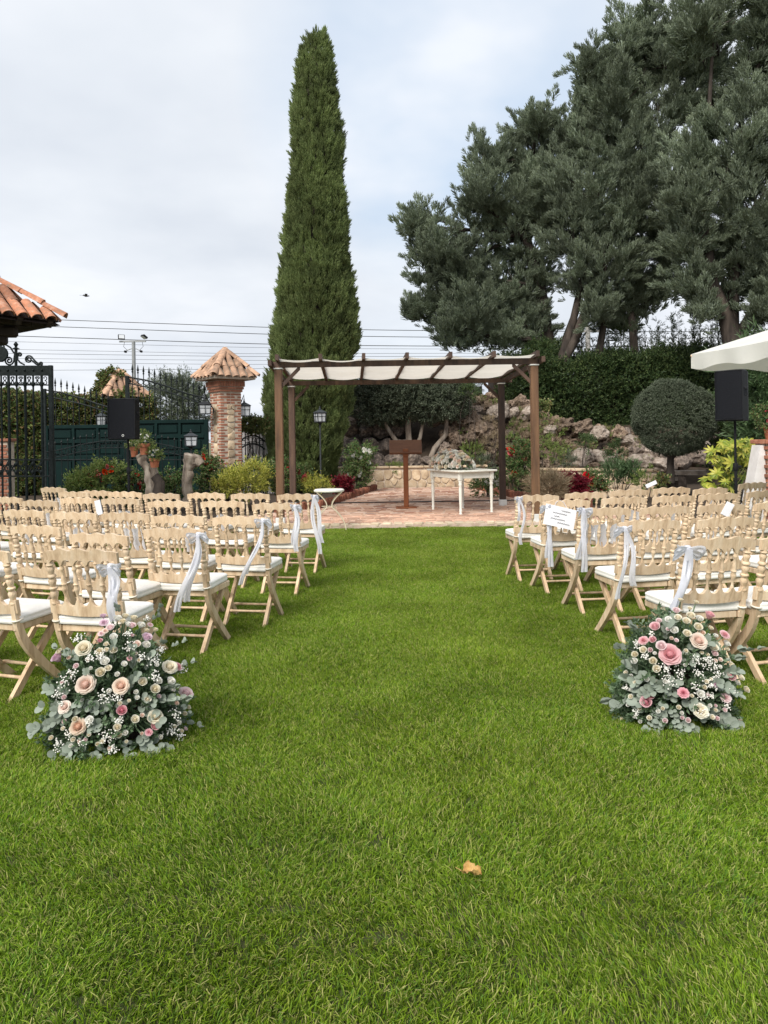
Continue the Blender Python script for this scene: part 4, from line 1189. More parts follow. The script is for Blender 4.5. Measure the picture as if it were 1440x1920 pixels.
def chair_at(cx, y, rot, side, row, k, first=[None]):
    """Chair whose top rail is seen at photo point cx, y."""
    q = G(cx, y, 0.893)
    rz = R(rot)
    o = Vector((q.x, q.y, 0)) + Matrix.Rotation(rz, 3, 'Z') @ Vector((0, 0.262, 0))
    seat = 'on the aisle' if k == 0 else ORD[k] + ' from aisle'
    lab = 'beige folding chair, %s, %s row from back, %s' % (seat, ORD[row - 1], 'iron gate side' if side == 'L' else 'topiary side')
    t = thing('folding_chair', o, lab, 'chair', rz + R(rnd.uniform(-1.5, 1.5)), 'beige folding chairs facing the pergola')
    for nm, key in CHAIR_PARTS:
        part = place(nm, CH_MESH[key], t)
        if key == 'cushion':
            part.location = (rnd.uniform(-.006, .006), rnd.uniform(-.012, .006), 0); part.rotation_euler = (rnd.uniform(-.015, .015), rnd.uniform(-.01, .01), rnd.uniform(-.05, .05)); part.scale = (1, 1, 1)
    CHAIRS[(side, row, k)] = t
    return t
LEFT = [[(150, 1030, -10), (-42, 1028, -17), (-215, 1022, -20)],
        [(327, 990, -10), (184, 1000, -17), (66, 985, -18), (-62, 978, -20)],
        [(449, 968, -9), (331, 966, -11), (236, 961, -13), (138, 960, -14), (45, 956, -17), (-48, 951, -20)],
        [(515, 943, -9), (416, 939, -11), (315, 939, -12), (226, 934, -13), (146, 933, -15), (74, 938, -18), (12, 932, -22)],
        [(557, 926, -8), (469, 925, -10), (386, 924, -11), (302, 925, -12), (234, 922, -14), (178, 920, -16), (137, 922, -20), (100, 914, -24)]]
RIGHT = [[(1344, 1008, 8), (1492, 1003, 14)],
         [(1218, 975, 8), (1362, 970, 13), (1498, 960, 16)],
         [(1134, 952, 7), (1247, 949, 10), (1352, 945, 13), (1456, 940, 17)],
         [(1062, 937, 7), (1169, 932, 9), (1263, 929, 12), (1347, 925, 15), (1432, 920, 20)],
         [(1007, 928, 6), (1098, 923, 8), (1180, 918, 10), (1260, 914, 13), (1332, 915, 17), (1412, 905, 25)]]
for side, rows in (('L', LEFT), ('R', RIGHT)):
    for r_, row in enumerate(rows):
        for k, (cx, y, a) in enumerate(row):
            chair_at(cx, y, a, side, r_ + 1, k)

# ------------------------------------------------------------------ ribbons tied on the aisle chairs
def strip(m, pts, wdir, wd):
    n = len(pts); vv, ff = [], []
    for i, p in enumerate(pts):
        w_ = wd[i] if isinstance(wd, (list, tuple)) else wd
        wv = Vector(wdir[i] if isinstance(wdir, list) else wdir).normalized() * w_ / 2
        t = Vector(pts[min(i + 1, n - 1)]) - Vector(pts[max(i - 1, 0)])
        nv = t.cross(wv)
        nv = nv.normalized() * w_ if nv.length > 1e-9 else Vector((0, 0, 0))
        fo = .16 * math.sin(i * .8 + w_ * 90)
        vv += [Vector(p) - wv, Vector(p) - wv * .42 + nv * (.12 + fo * .5), Vector(p) + wv * .1 - nv * fo, Vector(p) + wv * .55 + nv * (.10 - fo * .3), Vector(p) + wv]
    for i in range(n - 1):
        for k in range(4): ff.append((5 * i + k, 5 * i + k + 1, 5 * i + 6 + k, 5 * i + 5 + k))
    m.add(vv, ff)
def ribbon(chair, s_, z0, tails, label, loops=(1, 1), wd=.045, yoff=0.0):
    """Bow round the top of a post; tails = [(dx, dy, length)]."""
    base = chair.matrix_basis @ Vector((s_ * HW, post_y(z0) - .035 + yoff, z0))
    t = thing('ribbon', base, label, 'ribbon', chair.rotation_euler.z, 'white ribbons tied to the chairs')
    m = MB(); m.cbox((0, -.004, 0), (.035, .03, .04), .012)
    pts = [(.030 * math.cos(a), .040 + .038 * math.sin(a), 0) for a in np.linspace(0, 2 * PI, 13)]
    strip(m, pts, (0, 0, 1), .03); m.build('knot', M_['ribbon'], t, smooth=60)
    for k, sg in enumerate((-1, 1)):
        if not loops[k]: continue
        pts, wds = [], []
        for u in np.linspace(0, 1, 15):
            a = u * 2 * PI
            rr = .082 * loops[k] * math.sin(u * PI)
            pts.append((sg * rr * .95, -.012 - .020 * math.sin(a), .022 * math.sin(a) - .35 * rr)); wds.append(.022 + wd * .75 * math.sin(u * PI))
        m = MB(); strip(m, pts, (.15 * sg, -.55, .85), wds); m.build('loop', M_['ribbon'], t, smooth=True)
    for (dx, dy, ln, *sw) in tails:
        swing = sw[0] if sw else .02
        pts, wdv = [], []
        for u in np.linspace(0, 1, 14):
            pts.append((dx * u ** 1.15 + swing * math.sin(u * 5.2), -.015 - .01 + dy * u + .012 * math.sin(u * 7), -ln * u))
            tw = .5 * math.sin(u * 3.1 + dx * 9)
            wdv.append((math.cos(tw), math.sin(tw), 0.0))
        m = MB(); strip(m, pts, wdv, [wd * (.6 + .4 * min(1, u * 4)) for u in np.linspace(0, 1, 14)]); m.build('tail', M_['ribbon'], t, smooth=True)
    return t
c = CHAIRS
ribbon(c[('L', 1, 0)], 1, .80, [(.03, 0, .30, .01), (.05, .02, .24)], 'short white bow on the chair behind the left bouquet', (.9, .7))
ribbon(c[('L', 2, 0)], 1, .85, [(-.13, -.03, .52), (-.08, .02, .46)], 'white ribbon bow with long tails two chairs from the left bouquet', (1, .9))
ribbon(c[('L', 3, 0)], 1, .86, [(-.17, 0, .50), (-.13, .02, .42)], 'white ribbon with one slanting tail on the third aisle chair, iron gate side', (.8, .9), .036)
ribbon(c[('L', 4, 0)], 1, .86, [(.03, 0, .42), (.0, .02, .36)], 'white ribbon hanging straight on the fourth aisle chair, iron gate side', (.5, .8))
ribbon(c[('L', 5, 0)], 1, .86, [(.03, 0, .62, -.03), (.10, .02, .50)], 'curling white ribbon on the aisle chair next to the wire legged stand', (.4, .6))
ribbon(c[('R', 1, 0)], -1, .84, [(-.12, 0, .43), (-.10, .02, .38)], 'wide white bow with tail on the chair behind the right bouquet', (1.15, 1.15), .062)
ribbon(c[('R', 2, 0)], -1, .84, [(-.05, 0, .48), (.09, .02, .40, .03)], 'white bow with two spread tails on the second aisle chair, topiary side', (1.1, .5))
ribbon(c[('R', 3, 0)], -1, .88, [(.0, 0, .50, .0), (-.02, .03, .40)], 'broad white ribbon hanging from the chair with a paper sign before it', (.5, .9), .058)
ribbon(c[('R', 4, 0)], -1, .83, [(.03, 0, .55, .005), (.02, .02, .47)], 'white ribbon beside the handwritten sign on the fourth aisle chair', (.9, .3), .055)
ribbon(c[('R', 5, 0)], -1, .86, [(-.01, 0, .22, .0), (.05, .01, .46, .04)], 'narrow white ribbon on the aisle chair beside the pergola post', (.4, .4), .034)

# handwritten sign hung on the fourth aisle chair
ch = c[('R', 4, 0)]
sg = thing('paper_sign', ch.matrix_basis @ Vector((-.06, post_y(.84) - .05, .84)), 'white paper sign with lines of handwriting hung on a chair back', 'sign', ch.rotation_euler.z)
Mr = Matrix.Rotation(R(14), 4, 'Y') @ Matrix.Rotation(R(-8), 4, 'X')
m = MB(); m.grid(lambda u, v: (-.15 + .30 * u, -.008 * math.sin(u * PI), -.20 + .19 * v), 8, 2, Mr)
m.build('sheet', M_['paper'], sg, smooth=True)
m = MB()
for row_, (za, xa, xb) in enumerate(((-.045, .00, .09), (-.075, -.08, .06), (-.105, -.06, -.01), (-.13, -.09, .05), (-.16, -.02, .10))):
    pts = [Mr @ Vector((x, -.008 * math.sin((x + .15) / .30 * PI) - .0035, za + .007 * math.sin(k * 2.1 + row_) * rnd.uniform(.4, 1))) for k, x in enumerate(np.linspace(xa, xb, int((xb - xa) / .006)))]
    m.tube(pts, .0018, 4)
m.build('handwriting', M_['ink'], sg)
m = MB(); m.tube([(-.08, 0, -.02), (-.05, .01, .035), (-.01, .02, .05)], .003, 5); m.tube([(.05, 0, -.02), (.02, .01, .035), (-.01, .02, .05)], .003, 5); m.build('string', M_['ribbon'], sg)

# paper fans and booklets left on the seats
def fan(chair, dx, lab, tilt=12, rise=.0, rounded=True):
    b = chair.matrix_basis @ Vector((dx, -.145, .512 + rise))
    t = thing('paper_fan', b, lab, 'paper fan', chair.rotation_euler.z + R(rnd.uniform(-20, 20)), 'white paper fans left on the seats')
    Mr = Matrix.Rotation(R(tilt), 4, 'X') @ Matrix.Rotation(R(rnd.uniform(-14, 14)), 4, 'Y')
    if rounded:
        q = [(.055 * math.cos(a), .175 + .075 * math.sin(a)) for a in np.linspace(R(-60), R(240), 20)] + [(-.03, .07), (.03, .07)]
    else:
        q = [(-.05, .04), (.05, .04), (.055, .24), (-.045, .25)]
    m = MB(); m.prism(q, -.0015, .0015, Mr @ Matrix.Rotation(R(90), 4, 'X')); m.build('blade', M_['paper'], t)
    m = MB(); m.cbox((0, 0, .045), (.012, .006, .09), .002, Mr); m.build('handle', M_['chair'], t)
fans = [('L', 3, 3, .02), ('L', 3, 2, -.05), ('L', 3, 2, .08), ('L', 3, 1, .06), ('L', 4, 4, .05), ('L', 4, 3, -.06), ('L', 4, 3, .07), ('L', 4, 2, .02), ('L', 4, 1, -.05), ('L', 4, 5, .04), ('L', 4, 0, -.13), ('L', 5, 7, .03), ('L', 4, 6, 0), ('L', 3, 4, .0),
        ('R', 3, 0, -.10), ('R', 3, 0, .03), ('R', 3, 0, .11), ('R', 4, 1, .06), ('R', 4, 1, .12), ('R', 4, 2, .0), ('R', 4, 3, .02), ('R', 3, 1, -.04), ('R', 3, 2, -.05), ('R', 5, 4, .03), ('R', 4, 4, -.06), ('R', 3, 3, .05), ('R', 5, 3, .1)]
seen = {}
for (s_, r_, k, dx) in fans:
    n = seen.get((s_, r_, k), 0); seen[(s_, r_, k)] = n + 1
    extra = '' if n == 0 else (', second of two', ', third fan')[n - 1]
    fan(c[(s_, r_, k)], dx, 'white paper fan on chair %s, row %s from back, %s side%s' % (['one', 'two', 'three', 'four', 'five', 'six', 'seven', 'eight'][k], ['one', 'two', 'three', 'four', 'five'][r_ - 1], 'iron gate' if s_ == 'L' else 'topiary', extra), rounded=(n != 1))
# two booklets tucked into backs
for (px, py, d, w_, h_, ry, lab) in ((185, 952, 7.5, .065, .15, -12, 'white booklet standing between two chairs near the black speaker'), (1221, 908, 8.0, .12, .04, -25, 'white booklet lying over a chair back near the speaker pole'), (1364, 955, 6.3, .065, .12, 28, 'white booklet tilted in a chair back below the speaker')):
    p = P(px, py, d)
    t = thing('booklet', p, lab, 'booklet', R(-10), 'white booklets')
    Mr = Matrix.Rotation(R(ry), 4, 'Y')
    m = MB(); m.cbox((0, 0, 0), (w_, .008, h_), .002, Mr); m.build('cover', M_['paper'], t)
    m = MB(); m.cbox((.002, -.006, 0), (w_ * .94, .003, h_ * .96), .001, Mr @ Matrix.Rotation(R(3), 4, 'Z')); m.build('page', M_['paper'], t)

# ================================================================== FLOWERS
def rose_mesh(name, pm, kind):
    m = MB(); r_ = random.Random(len(kind) * 7)
    def whorl(n, rb, rt, zt, ha, flare, ruff=0.0, a0=0.0, nu=4, nv=4):
        for k in range(n):
            a = a0 + 2 * PI * k / n + r_.uniform(-.12, .12); zj = zt * r_.uniform(.93, 1.05); rj = r_.uniform(.93, 1.07)
            def fn(u, v):
                uu = u * 2 - 1
                vv = v * (1 - .22 * uu * uu)
                rr = (rb + (rt - rb) * (vv ** .75) + flare * max(0, vv - .6) ** 1.5) * rj
                z = zj * (math.sin(vv * PI * .5) ** .8) - (flare * .55 * max(0, vv - .65) if flare > 0 else 0)
                if ruff: rr += ruff * math.sin(uu * 7 + k) * v; z += ruff * .8 * math.cos(uu * 9 + k * 2) * v
                an = a + uu * ha * (.35 + .65 * min(1, v * 1.8))
                return (rr * math.cos(an), rr * math.sin(an), z)
            m.grid(fn, nu, nv)
    if kind == 'garden':
        for i in range(6): whorl(3 + i // 2, .03 + .06 * i, .05 + .105 * i, .72 + .02 * i - .012 * i * i, 1.0 - .08 * i, 0, .035, i * .8, 4, 3)
        m.lathe([(.30, .1), (.34, .4), (.26, .60), (.12, .68), (.02, .70)], 9); whorl(5, .22, .74, .66, .80, .04, .03, .3); whorl(5, .25, .90, .56, .80, .10, .02, .9); whorl(6, .22, 1.0, .40, .75, .2, .02, .1)
    elif kind == 'bud':
        whorl(3, .10, .06, 1.06, 1.3, 0, 0, 0, 3, 3); whorl(3, .25, .22, 1.10, 1.2, 0, .02, .5); whorl(4, .34, .44, 1.04, 1.0, 0, .02, .2); whorl(4, .40, .68, .98, .95, .05, .02, .9); whorl(5, .38, .90, .82, .85, .14, .02, .6)
        m.lathe([(.05, -.35), (.14, -.15), (.28, 0), (.30, .12)], 7)
        m.lathe([(.24, .2), (.30, .6), (.24, .85), (.12, 1.0), (.02, 1.05)], 8)
    elif kind == 'carnation':
        for i in range(4): whorl(5 + i, .06, .22 + .25 * i, .78 - .12 * i, .75, .12, .07, i * .5, 5, 3)
    elif kind == 'bed':
        whorl(3, .1, .25, .7, 1.2, 0, 0, 0, 3, 2); whorl(4, .2, .6, .65, .95, .1, .03, .4, 3, 2); whorl(5, .2, 1.0, .4, .8, .4, .03, .8, 3, 2)
    return m.mesh(name, pm, smooth=True)
_rm = {}
def bloom(kind, color):
    k = (kind, color)
    if k not in _rm:
        _rm[k] = rose_mesh({'garden': 'garden_rose', 'bud': 'spray_rose', 'carnation': 'carnation', 'bed': 'flower'}[kind], PT[color], kind)
    return _rm[k]
def eleaf(n=10):
    m = MB(); q = []
    for k in range(n):
        a = 2 * PI * k / n
        x, y = .42 * math.sin(a), .5 - .5 * math.cos(a)
        q.append((x, y, .10 * abs(x) * 2 + .08 * math.sin(y * PI)))
    m.add(q + [(0, .5, .03)], [(k, (k + 1) % n, n) for k in range(n)])
    return m.mesh('eucalyptus_leaf', LF['euca'], smooth=True)
EL = eleaf()
m = MB(); v_, f_ = ico(0); m.add(v_, f_); DOT = m

def arrangement(label, cx, by, d0, rx, ry, H, big, small, gyp, seed, leaf_px, fill=()):
    """Dome of flowers standing on the grass; blooms listed as (photo x, y, radius, type, colour)."""
    rr = random.Random(seed)
    ctr = Vector((P(cx, by, d0).x, d0, 0.0))
    t = thing('flower_arrangement', ctr, label, 'flower arrangement', 0, 'flower arrangements at the aisle entrance')
    E = Vector((rx, ry, H))
    def hit(px, py, k=1.0):
        o = Vector((0, 0, CH)); dr = (P(px, py, 1.0) - o)
        oo = o - ctr
        a = sum((dr[i] / (E[i] * k)) ** 2 for i in range(3)); b = 2 * sum(oo[i] * dr[i] / (E[i] * k) ** 2 for i in range(3)); cc = sum((oo[i] / (E[i] * k)) ** 2 for i in range(3)) - 1
        D = b * b - 4 * a * cc
        if D < 0: s_ = -b / (2 * a)
        else: s_ = (-b - math.sqrt(D)) / (2 * a)
        q = o + dr * s_
        n_ = Vector([(q - ctr)[i] / E[i] ** 2 for i in range(3)]).normalized()
        return q, n_
    # dark moss basket in the middle and soft green filling
    m = MB(); m.lathe([(.05, 0), (.45, .02), (.48, .20), (.4, .42), (.2, .55), (.0, .58)], 14, Matrix.Diagonal((rx, ry, H, 1))); m.build('moss_base', M_['soil'], t, smooth=True)
    n = 620; dv_ = sphere_dirs(n * 2); dv_ = dv_[dv_[:, 2] > -0.05][:n]
    k = nrs.uniform(.50, .84, len(dv_))
    pts = dv_ * k[:, None] * np.array([rx, ry, H]); pts[:, 2] = np.abs(pts[:, 2]) + .01
    tag(scatter('greenery', 'filler', V['filler'], pts, aim(dv_ + np.array([0, 0, .3]) + nrs.normal(size=dv_.shape) * .35), nrs.uniform(.45, .85, len(pts)), t), kind='stuff')
    extra = []
    while len(extra) < 46:
        qx, qy = rr.uniform(fill[0], fill[2]), rr.uniform(fill[1], fill[3])
        u_ = (qx - (fill[0] + fill[2]) / 2) / ((fill[2] - fill[0]) / 2); v_ = (fill[3] - qy) / (fill[3] - fill[1])
        if u_ * u_ + v_ * v_ > .92 or any((qx - b[0]) ** 2 + (qy - b[1]) ** 2 < (b[2] + 4) ** 2 for b in big + small + extra): continue
        extra.append((qx, qy, rr.uniform(3.6, 5.6), 'bud', rr.choice(['cream', 'white', 'cream', 'white', 'palepink', 'blush'])))
    gyp = list(gyp) + [(rr.uniform(fill[0] + 15, fill[2] - 15), rr.uniform(fill[1] + 40, fill[3] - 8), rr.uniform(8, 15)) for _ in range(7)]
    stems = MB()
    for (px, py, rp, kind, col) in big + small + extra:
        q, n_ = hit(px, py, 1.05)
        dist = q.y; r_ = rp * dist / F
        ax = (n_ + (Vector((0, 0, CH)) - q).normalized() * .75 + rdir(.25)).normalized()
        o = place({'garden': 'garden_rose', 'bud': 'spray_rose', 'carnation': 'carnation'}[kind], bloom(kind, col), t)
        o.rotation_euler = (ax.to_track_quat('Z', 'Y').to_matrix() @ Matrix.Rotation(rr.uniform(0, 6.28), 3, 'Z')).to_euler()
        o.scale = (r_,) * 3
        o.location = q - ctr - ax * r_ * .15
        b = q - ctr - ax * r_ * .5
        stems.tube([b, b.lerp(Vector((0, 0, H * .25)), .5) + Vector((0, 0, .02)), Vector((b.x * .2, b.y * .2, H * .2))], [.004, .003, .003], 4)
    gm = MB(); gst = MB()
    for (px, py, rp) in gyp:
        q, n_ = hit(px, py, 1.06); q = q - ctr; r_ = rp * (q.y + ctr.y) / F
        root = q - n_ * .12
        for i in range(int(16 + rp * 1.9)):
            o_ = rdir(1, n_ * .35) * r_ * rr.uniform(.1, 1.1)
            p = q + o_; s_ = rr.uniform(.0024, .0045)
            gm.add([Vector(x) * s_ + p for x in DOT.v], DOT.f)
            if i % 3 == 0: gst.tube([root, (root + p) / 2 + n_ * .02, p], .0012, 3, False)
    tag(gm.build('gypsophila', M_['cushion'], t), kind='stuff')
    b0 = len(stems.v); stems.v += gst.v; stems.f += [tuple(i + b0 for i in f) for f in gst.f]
    stems.build('stems', LF['filler'], t)
    # eucalyptus leaves, set in pairs along short sprigs
    for (px, py, ang, ln, sz_) in leaf_px:
        q, n_ = hit(px, py, .93)
        dist = q.y
        tx = Vector((math.cos(R(ang)), -.15, math.sin(R(ang)))).normalized()
        for i in range(ln + 1):
            base = q - ctr + tx * (i * .022) + n_ * rr.uniform(-.03, .02)
            if base.z < .012: base.z = .012
            for sg in (-1, 1):
                ax = (tx * .5 + n_ * rr.uniform(.2, .7) + n_.cross(tx) * sg * 1.0 + rdir(.3) * .3).normalized()
                face = (n_ + rdir(.55) * .5).normalized()
                s = .55 * sz_ * dist / F * rr.uniform(.6, 1.25)
                o = place('eucalyptus_leaf', EL, t)
                X = ax.cross(face).normalized(); Z = X.cross(ax)
                o.rotation_euler = Matrix((X, ax, Z)).transposed().to_euler()
                o.scale = (s, s, s); o.location = base
    return t
def Z(o, sc, L_):
    return [(o[0] + a[0] * sc, o[1] + a[1] * sc, a[2] * sc, *a[3:]) for a in L_]
bigL = Z((50, 1130), .25, [(430, 350, 66, 'garden', 'cream'), (445, 620, 78, 'garden', 'blush'), (708, 630, 66, 'garden', 'peach'), (1190, 690, 66, 'garden', 'palepink'), (390, 935, 66, 'garden', 'peach'), (1068, 490, 62, 'garden', 'cream'), (1130, 485, 42, 'carnation', 'pink'), (288, 785, 52, 'garden', 'blush'), (965, 860, 58, 'garden', 'cream')])
smL = Z((50, 1130), .25, [(x, y, r_ * 1.15, 'bud', 'cream' if i % 3 else 'white') for i, (x, y, r_) in enumerate([(650, 265, 28), (655, 365, 28), (550, 375, 28), (590, 450, 32), (612, 495, 25), (555, 530, 35), (730, 465, 22), (865, 600, 32), (960, 655, 35), (1075, 597, 32), (905, 730, 25), (810, 880, 30), (475, 885, 30), (740, 110, 25), (800, 125, 28), (680, 130, 30), (960, 210, 20), (895, 215, 20), (895, 325, 30), (600, 360, 20), (985, 310, 25), (990, 595, 25), (680, 940, 28), (690, 995, 25), (740, 980, 20), (365, 880, 22), (1210, 790, 18), (855, 180, 30), (250, 372, 24), (720, 150, 24), (760, 170, 22)])]
        + [(x, y, r_ * 1.1, 'carnation' if i % 3 == 0 else 'bud', c_) for i, (x, y, r_, c_) in enumerate([(580, 155, 35, 'lilac'), (575, 110, 25, 'lilac'), (630, 195, 30, 'palepink'), (560, 235, 25, 'palepink'), (550, 290, 20, 'pink'), (790, 180, 28, 'palepink'), (925, 170, 24, 'palepink'), (895, 270, 38, 'lilac'), (825, 320, 30, 'blush'), (770, 420, 20, 'pink'), (715, 815, 38, 'hotpink'), (960, 930, 36, 'hotpink'), (915, 975, 28, 'hotpink'), (240, 425, 45, 'lilac'), (375, 480, 22, 'palepink'), (590, 215, 24, 'blush')])])
gypL = Z((50, 1130), .25, [(765, 340, 55), (760, 235, 40), (300, 600, 62), (245, 690, 55), (590, 700, 62), (250, 1060, 60), (330, 980, 42), (610, 1000, 80), (850, 410, 42), (950, 430, 60), (1000, 360, 42), (960, 560, 50), (1080, 960, 62), (1150, 1000, 50), (1110, 840, 50), (690, 880, 32), (650, 1090, 50), (470, 420, 32), (900, 120, 25), (420, 1040, 40), (350, 530, 40)])
def leafsprays(o, sc, L_): return [(o[0] + a[0] * sc, o[1] + a[1] * sc, a[2], a[3], a[4]) for a in L_]
lvL = leafsprays((50, 1130), .25, [(300, 860, 200, 7, 30), (330, 800, 170, 6, 28), (250, 910, 190, 5, 30), (420, 800, 180, 5, 30), (560, 800, 160, 5, 28), (640, 760, 200, 4, 26), (430, 1030, 220, 5, 28), (560, 900, 200, 5, 28), (860, 780, 320, 5, 28), (960, 740, 10, 5, 26), (1060, 720, 0, 5, 24), (800, 480, 90, 4, 26), (880, 500, 60, 4, 24), (760, 660, 60, 4, 26), (860, 1000, 300, 6, 26), (760, 1060, 280, 5, 24), (950, 1050, 320, 5, 24), (1130, 890, 350, 6, 22), (1080, 760, 330, 4, 24), (400, 440, 150, 4, 24), (370, 390, 160, 4, 22), (330, 680, 170, 5, 26), (520, 620, 120, 4, 24), (640, 450, 80, 4, 22), (950, 380, 50, 4, 22), (1100, 320, 20, 3, 20), (1150, 470, 15, 3, 20), (690, 90, 100, 3, 18), (960, 130, 70, 3, 18), (570, 1100, 230, 5, 24), (330, 1080, 210, 4, 24), (720, 740, 250, 4, 24), (1020, 650, 10, 4, 24), (830, 700, 340, 4, 26)])
arrangement('low dome of cream and blush roses with eucalyptus, left of the grass aisle', 215, 1385, 3.78, .338, .28, .57, bigL, smL, gypL, 4, lvL, (75, 1158, 358, 1405))
bigR = Z((1120, 1120), .2222, [(615, 490, 95, 'garden', 'pink'), (850, 375, 76, 'garden', 'blush'), (865, 960, 68, 'garden', 'cream')])
smR = Z((1120, 1120), .2222, [(x, y, r_ * 1.15, 'carnation' if i % 3 == 1 else 'bud', c_) for i, (x, y, r_, c_) in enumerate([(490, 260, 42, 'pink'), (390, 370, 40, 'pink'), (470, 365, 30, 'pink'), (540, 420, 42, 'palepink'), (1070, 320, 42, 'pink'), (940, 165, 42, 'pink'), (665, 120, 30, 'palepink'), (725, 810, 44, 'hotpink'), (415, 890, 48, 'hotpink'), (1115, 675, 44, 'pink'), (1080, 850, 42, 'palepink'), (985, 480, 28, 'palepink'), (460, 840, 24, 'pink'), (1000, 740, 24, 'lilac'), (520, 205, 24, 'palepink')])]
        + [(x, y, r_ * 1.15, 'bud', 'cream' if i % 4 else 'white') for i, (x, y, r_) in enumerate([(600, 195, 28), (680, 180, 30), (785, 165, 35), (750, 210, 32), (650, 285, 32), (755, 315, 34), (850, 260, 35), (975, 435, 38), (1085, 400, 30), (1090, 440, 20), (470, 545, 32), (500, 610, 32), (315, 545, 28), (320, 490, 28), (390, 450, 30), (275, 580, 20), (870, 820, 32), (1205, 685, 28), (1250, 785, 28), (1125, 580, 28), (860, 190, 30), (700, 30, 22), (830, 50, 22), (780, 100, 20), (995, 330, 20), (955, 265, 20), (1010, 400, 20), (245, 640, 20), (1180, 730, 22)])] + [(885, 305, 26, 'bud', 'peach')])
gypR = Z((1120, 1120), .2222, [(580, 600, 85), (600, 710, 62), (840, 530, 80), (930, 560, 70), (700, 640, 50), (850, 650, 62), (820, 760, 52), (900, 840, 50), (340, 400, 42), (410, 500, 42), (330, 980, 38), (1090, 920, 38), (990, 590, 42), (960, 830, 34), (240, 760, 30), (460, 320, 30), (930, 330, 30)])
lvR = leafsprays((1120, 1120), .2222, [(350, 640, 140, 4, 34), (330, 720, 160, 4, 34), (380, 780, 250, 4, 32), (290, 860, 200, 5, 28), (200, 860, 190, 4, 26), (570, 330, 80, 3, 34), (590, 300, 60, 3, 30), (770, 430, 20, 4, 28), (730, 480, 320, 3, 28), (1000, 680, 20, 5, 28), (960, 720, 340, 5, 28), (1000, 960, 310, 5, 30), (1040, 1010, 320, 4, 30), (560, 900, 250, 6, 22), (500, 960, 240, 6, 20), (640, 960, 280, 6, 20), (700, 1020, 280, 5, 22), (760, 1080, 300, 4, 20), (620, 800, 150, 5, 28), (750, 870, 330, 5, 26), (540, 760, 200, 4, 26), (1150, 450, 5, 5, 24), (1060, 540, 10, 4, 24), (280, 430, 170, 4, 24), (380, 300, 150, 3, 24), (660, 700, 250, 4, 26), (870, 720, 0, 3, 24), (420, 660, 200, 4, 28), (470, 740, 220, 4, 26), (900, 470, 30, 3, 24), (340, 270, 150, 3, 22), (820, 880, 300, 4, 24), (1050, 790, 350, 4, 22)])
arrangement('low dome of pink and cream roses with gypsophila, right of the grass aisle', 1262, 1340, 3.98, .315, .27, .575, bigR, smR, gypR, 5, lvR, (1158, 1150, 1392, 1360))

# flowers lying along the table
tp = thing('flower_centrepiece', tabM @ Vector((wd * .28, dp * .62, TH + .02)), 'long bunch of cream and peach flowers lying on the white table', 'flower arrangement', ang + R(90))
lobes = [(dx, 0, .08, .17, .18, .14) for dx in (-.42, -.22, 0, .22, .42)]
p_, d_ = lobe_points(lobes, 160, .3); ok = p_[:, 2] > 0.0
tag(scatter('greenery', 'filler', V['filler'], p_[ok], aim(d_[ok] + nrs.normal(size=d_[ok].shape) * 3), nrs.uniform(.4, .75, ok.sum()), tp), kind='stuff')
for i in range(290):
    a = rnd.uniform(-.56, .56); th = rnd.uniform(-1.5, 1.5)
    k = math.sqrt(max(.05, 1 - (a / .64) ** 2))
    n_ = Vector((a * .8, math.sin(th), math.cos(th))).normalized()
    p = Vector((a, math.sin(th) * .27 * k, .02 + math.cos(th) * .31 * k * rnd.uniform(.85, 1.08)))
    o = place('flower', bloom('bud' if i % 3 else 'garden', rnd.choice(['cream', 'white', 'blush', 'peach', 'cream', 'white', 'white'])), tp, p, n_.to_track_quat('Z', 'Y').to_euler()); o.scale = (rnd.uniform(.030, .060),) * 3

# ================================================================== GARDEN BEDS
def flower_bush(label, d, lobes_px, key, dens, cols, nfl, fr=9, name='rose_bush', cat='rose bush', group='flowering bushes in the beds', scl=(.45, .9)):
    lobes_px = [(x, y + ry * .12, rx * .78, ry * .80) for (x, y, rx, ry) in lobes_px]
    t = shrub(name, label, key, d, lobes_px, dens, cat=cat, up=.5, scl=scl, inner=.35, group=group)
    for i in range(int(nfl * 1.9)):
        x, y, rx, ry = rnd.choice(lobes_px)[:4]
        a = rnd.uniform(-2.9, .1); q = rnd.uniform(.45, 1.12)
        p = P(x + math.cos(a) * rx * q, y + math.sin(a) * ry * q, d - rx * d / F * (1.02 - q) * .9)
        o = place('flower', bloom('bed', rnd.choice(cols)), t, p - Vector(t.location))
        o.scale = (fr * d / F * rnd.uniform(.55, 1.0) * .6,) * 3
        ax = rdir(.8, Vector((0, -.7, .6))); o.rotation_euler = ax.to_track_quat('Z', 'Y').to_euler()
    return t
flower_bush('loose red rose bush between the iron gate and the speaker', 14.8, [(170, 905, 40, 30), (200, 895, 38, 36), (150, 915, 30, 24)], 'bed', 110, ['coral', 'red'], 9, 11)
flower_bush('green bush with coral blooms under the left speaker', 15.2, [(235, 905, 34, 30), (255, 915, 26, 24)], 'rose', 110, ['coral', 'red'], 7, 11)
flower_bush('low leafy bush between the two grey stumps', 15.6, [(310, 908, 26, 30), (328, 918, 22, 22)], 'rose', 110, ['red'], 2)
flower_bush('red flowered bush right of the broad pale stump', 15.8, [(390, 885, 22, 30), (400, 910, 26, 24), (378, 870, 16, 24)], 'rose', 110, ['red', 'coral'], 8, 11)
flower_bush('tall leafy rose in front of the brick pillar', 16.4, [(425, 888, 14, 18), (440, 902, 20, 16), (418, 907, 16, 16)], 'rose', 110, ['red'], 2)
flower_bush('red rose climbing beside the small arched gate', 16.2, [(480, 880, 12, 14), (495, 892, 18, 20), (508, 892, 16, 26)], 'rose', 120, ['red'], 3, 14)
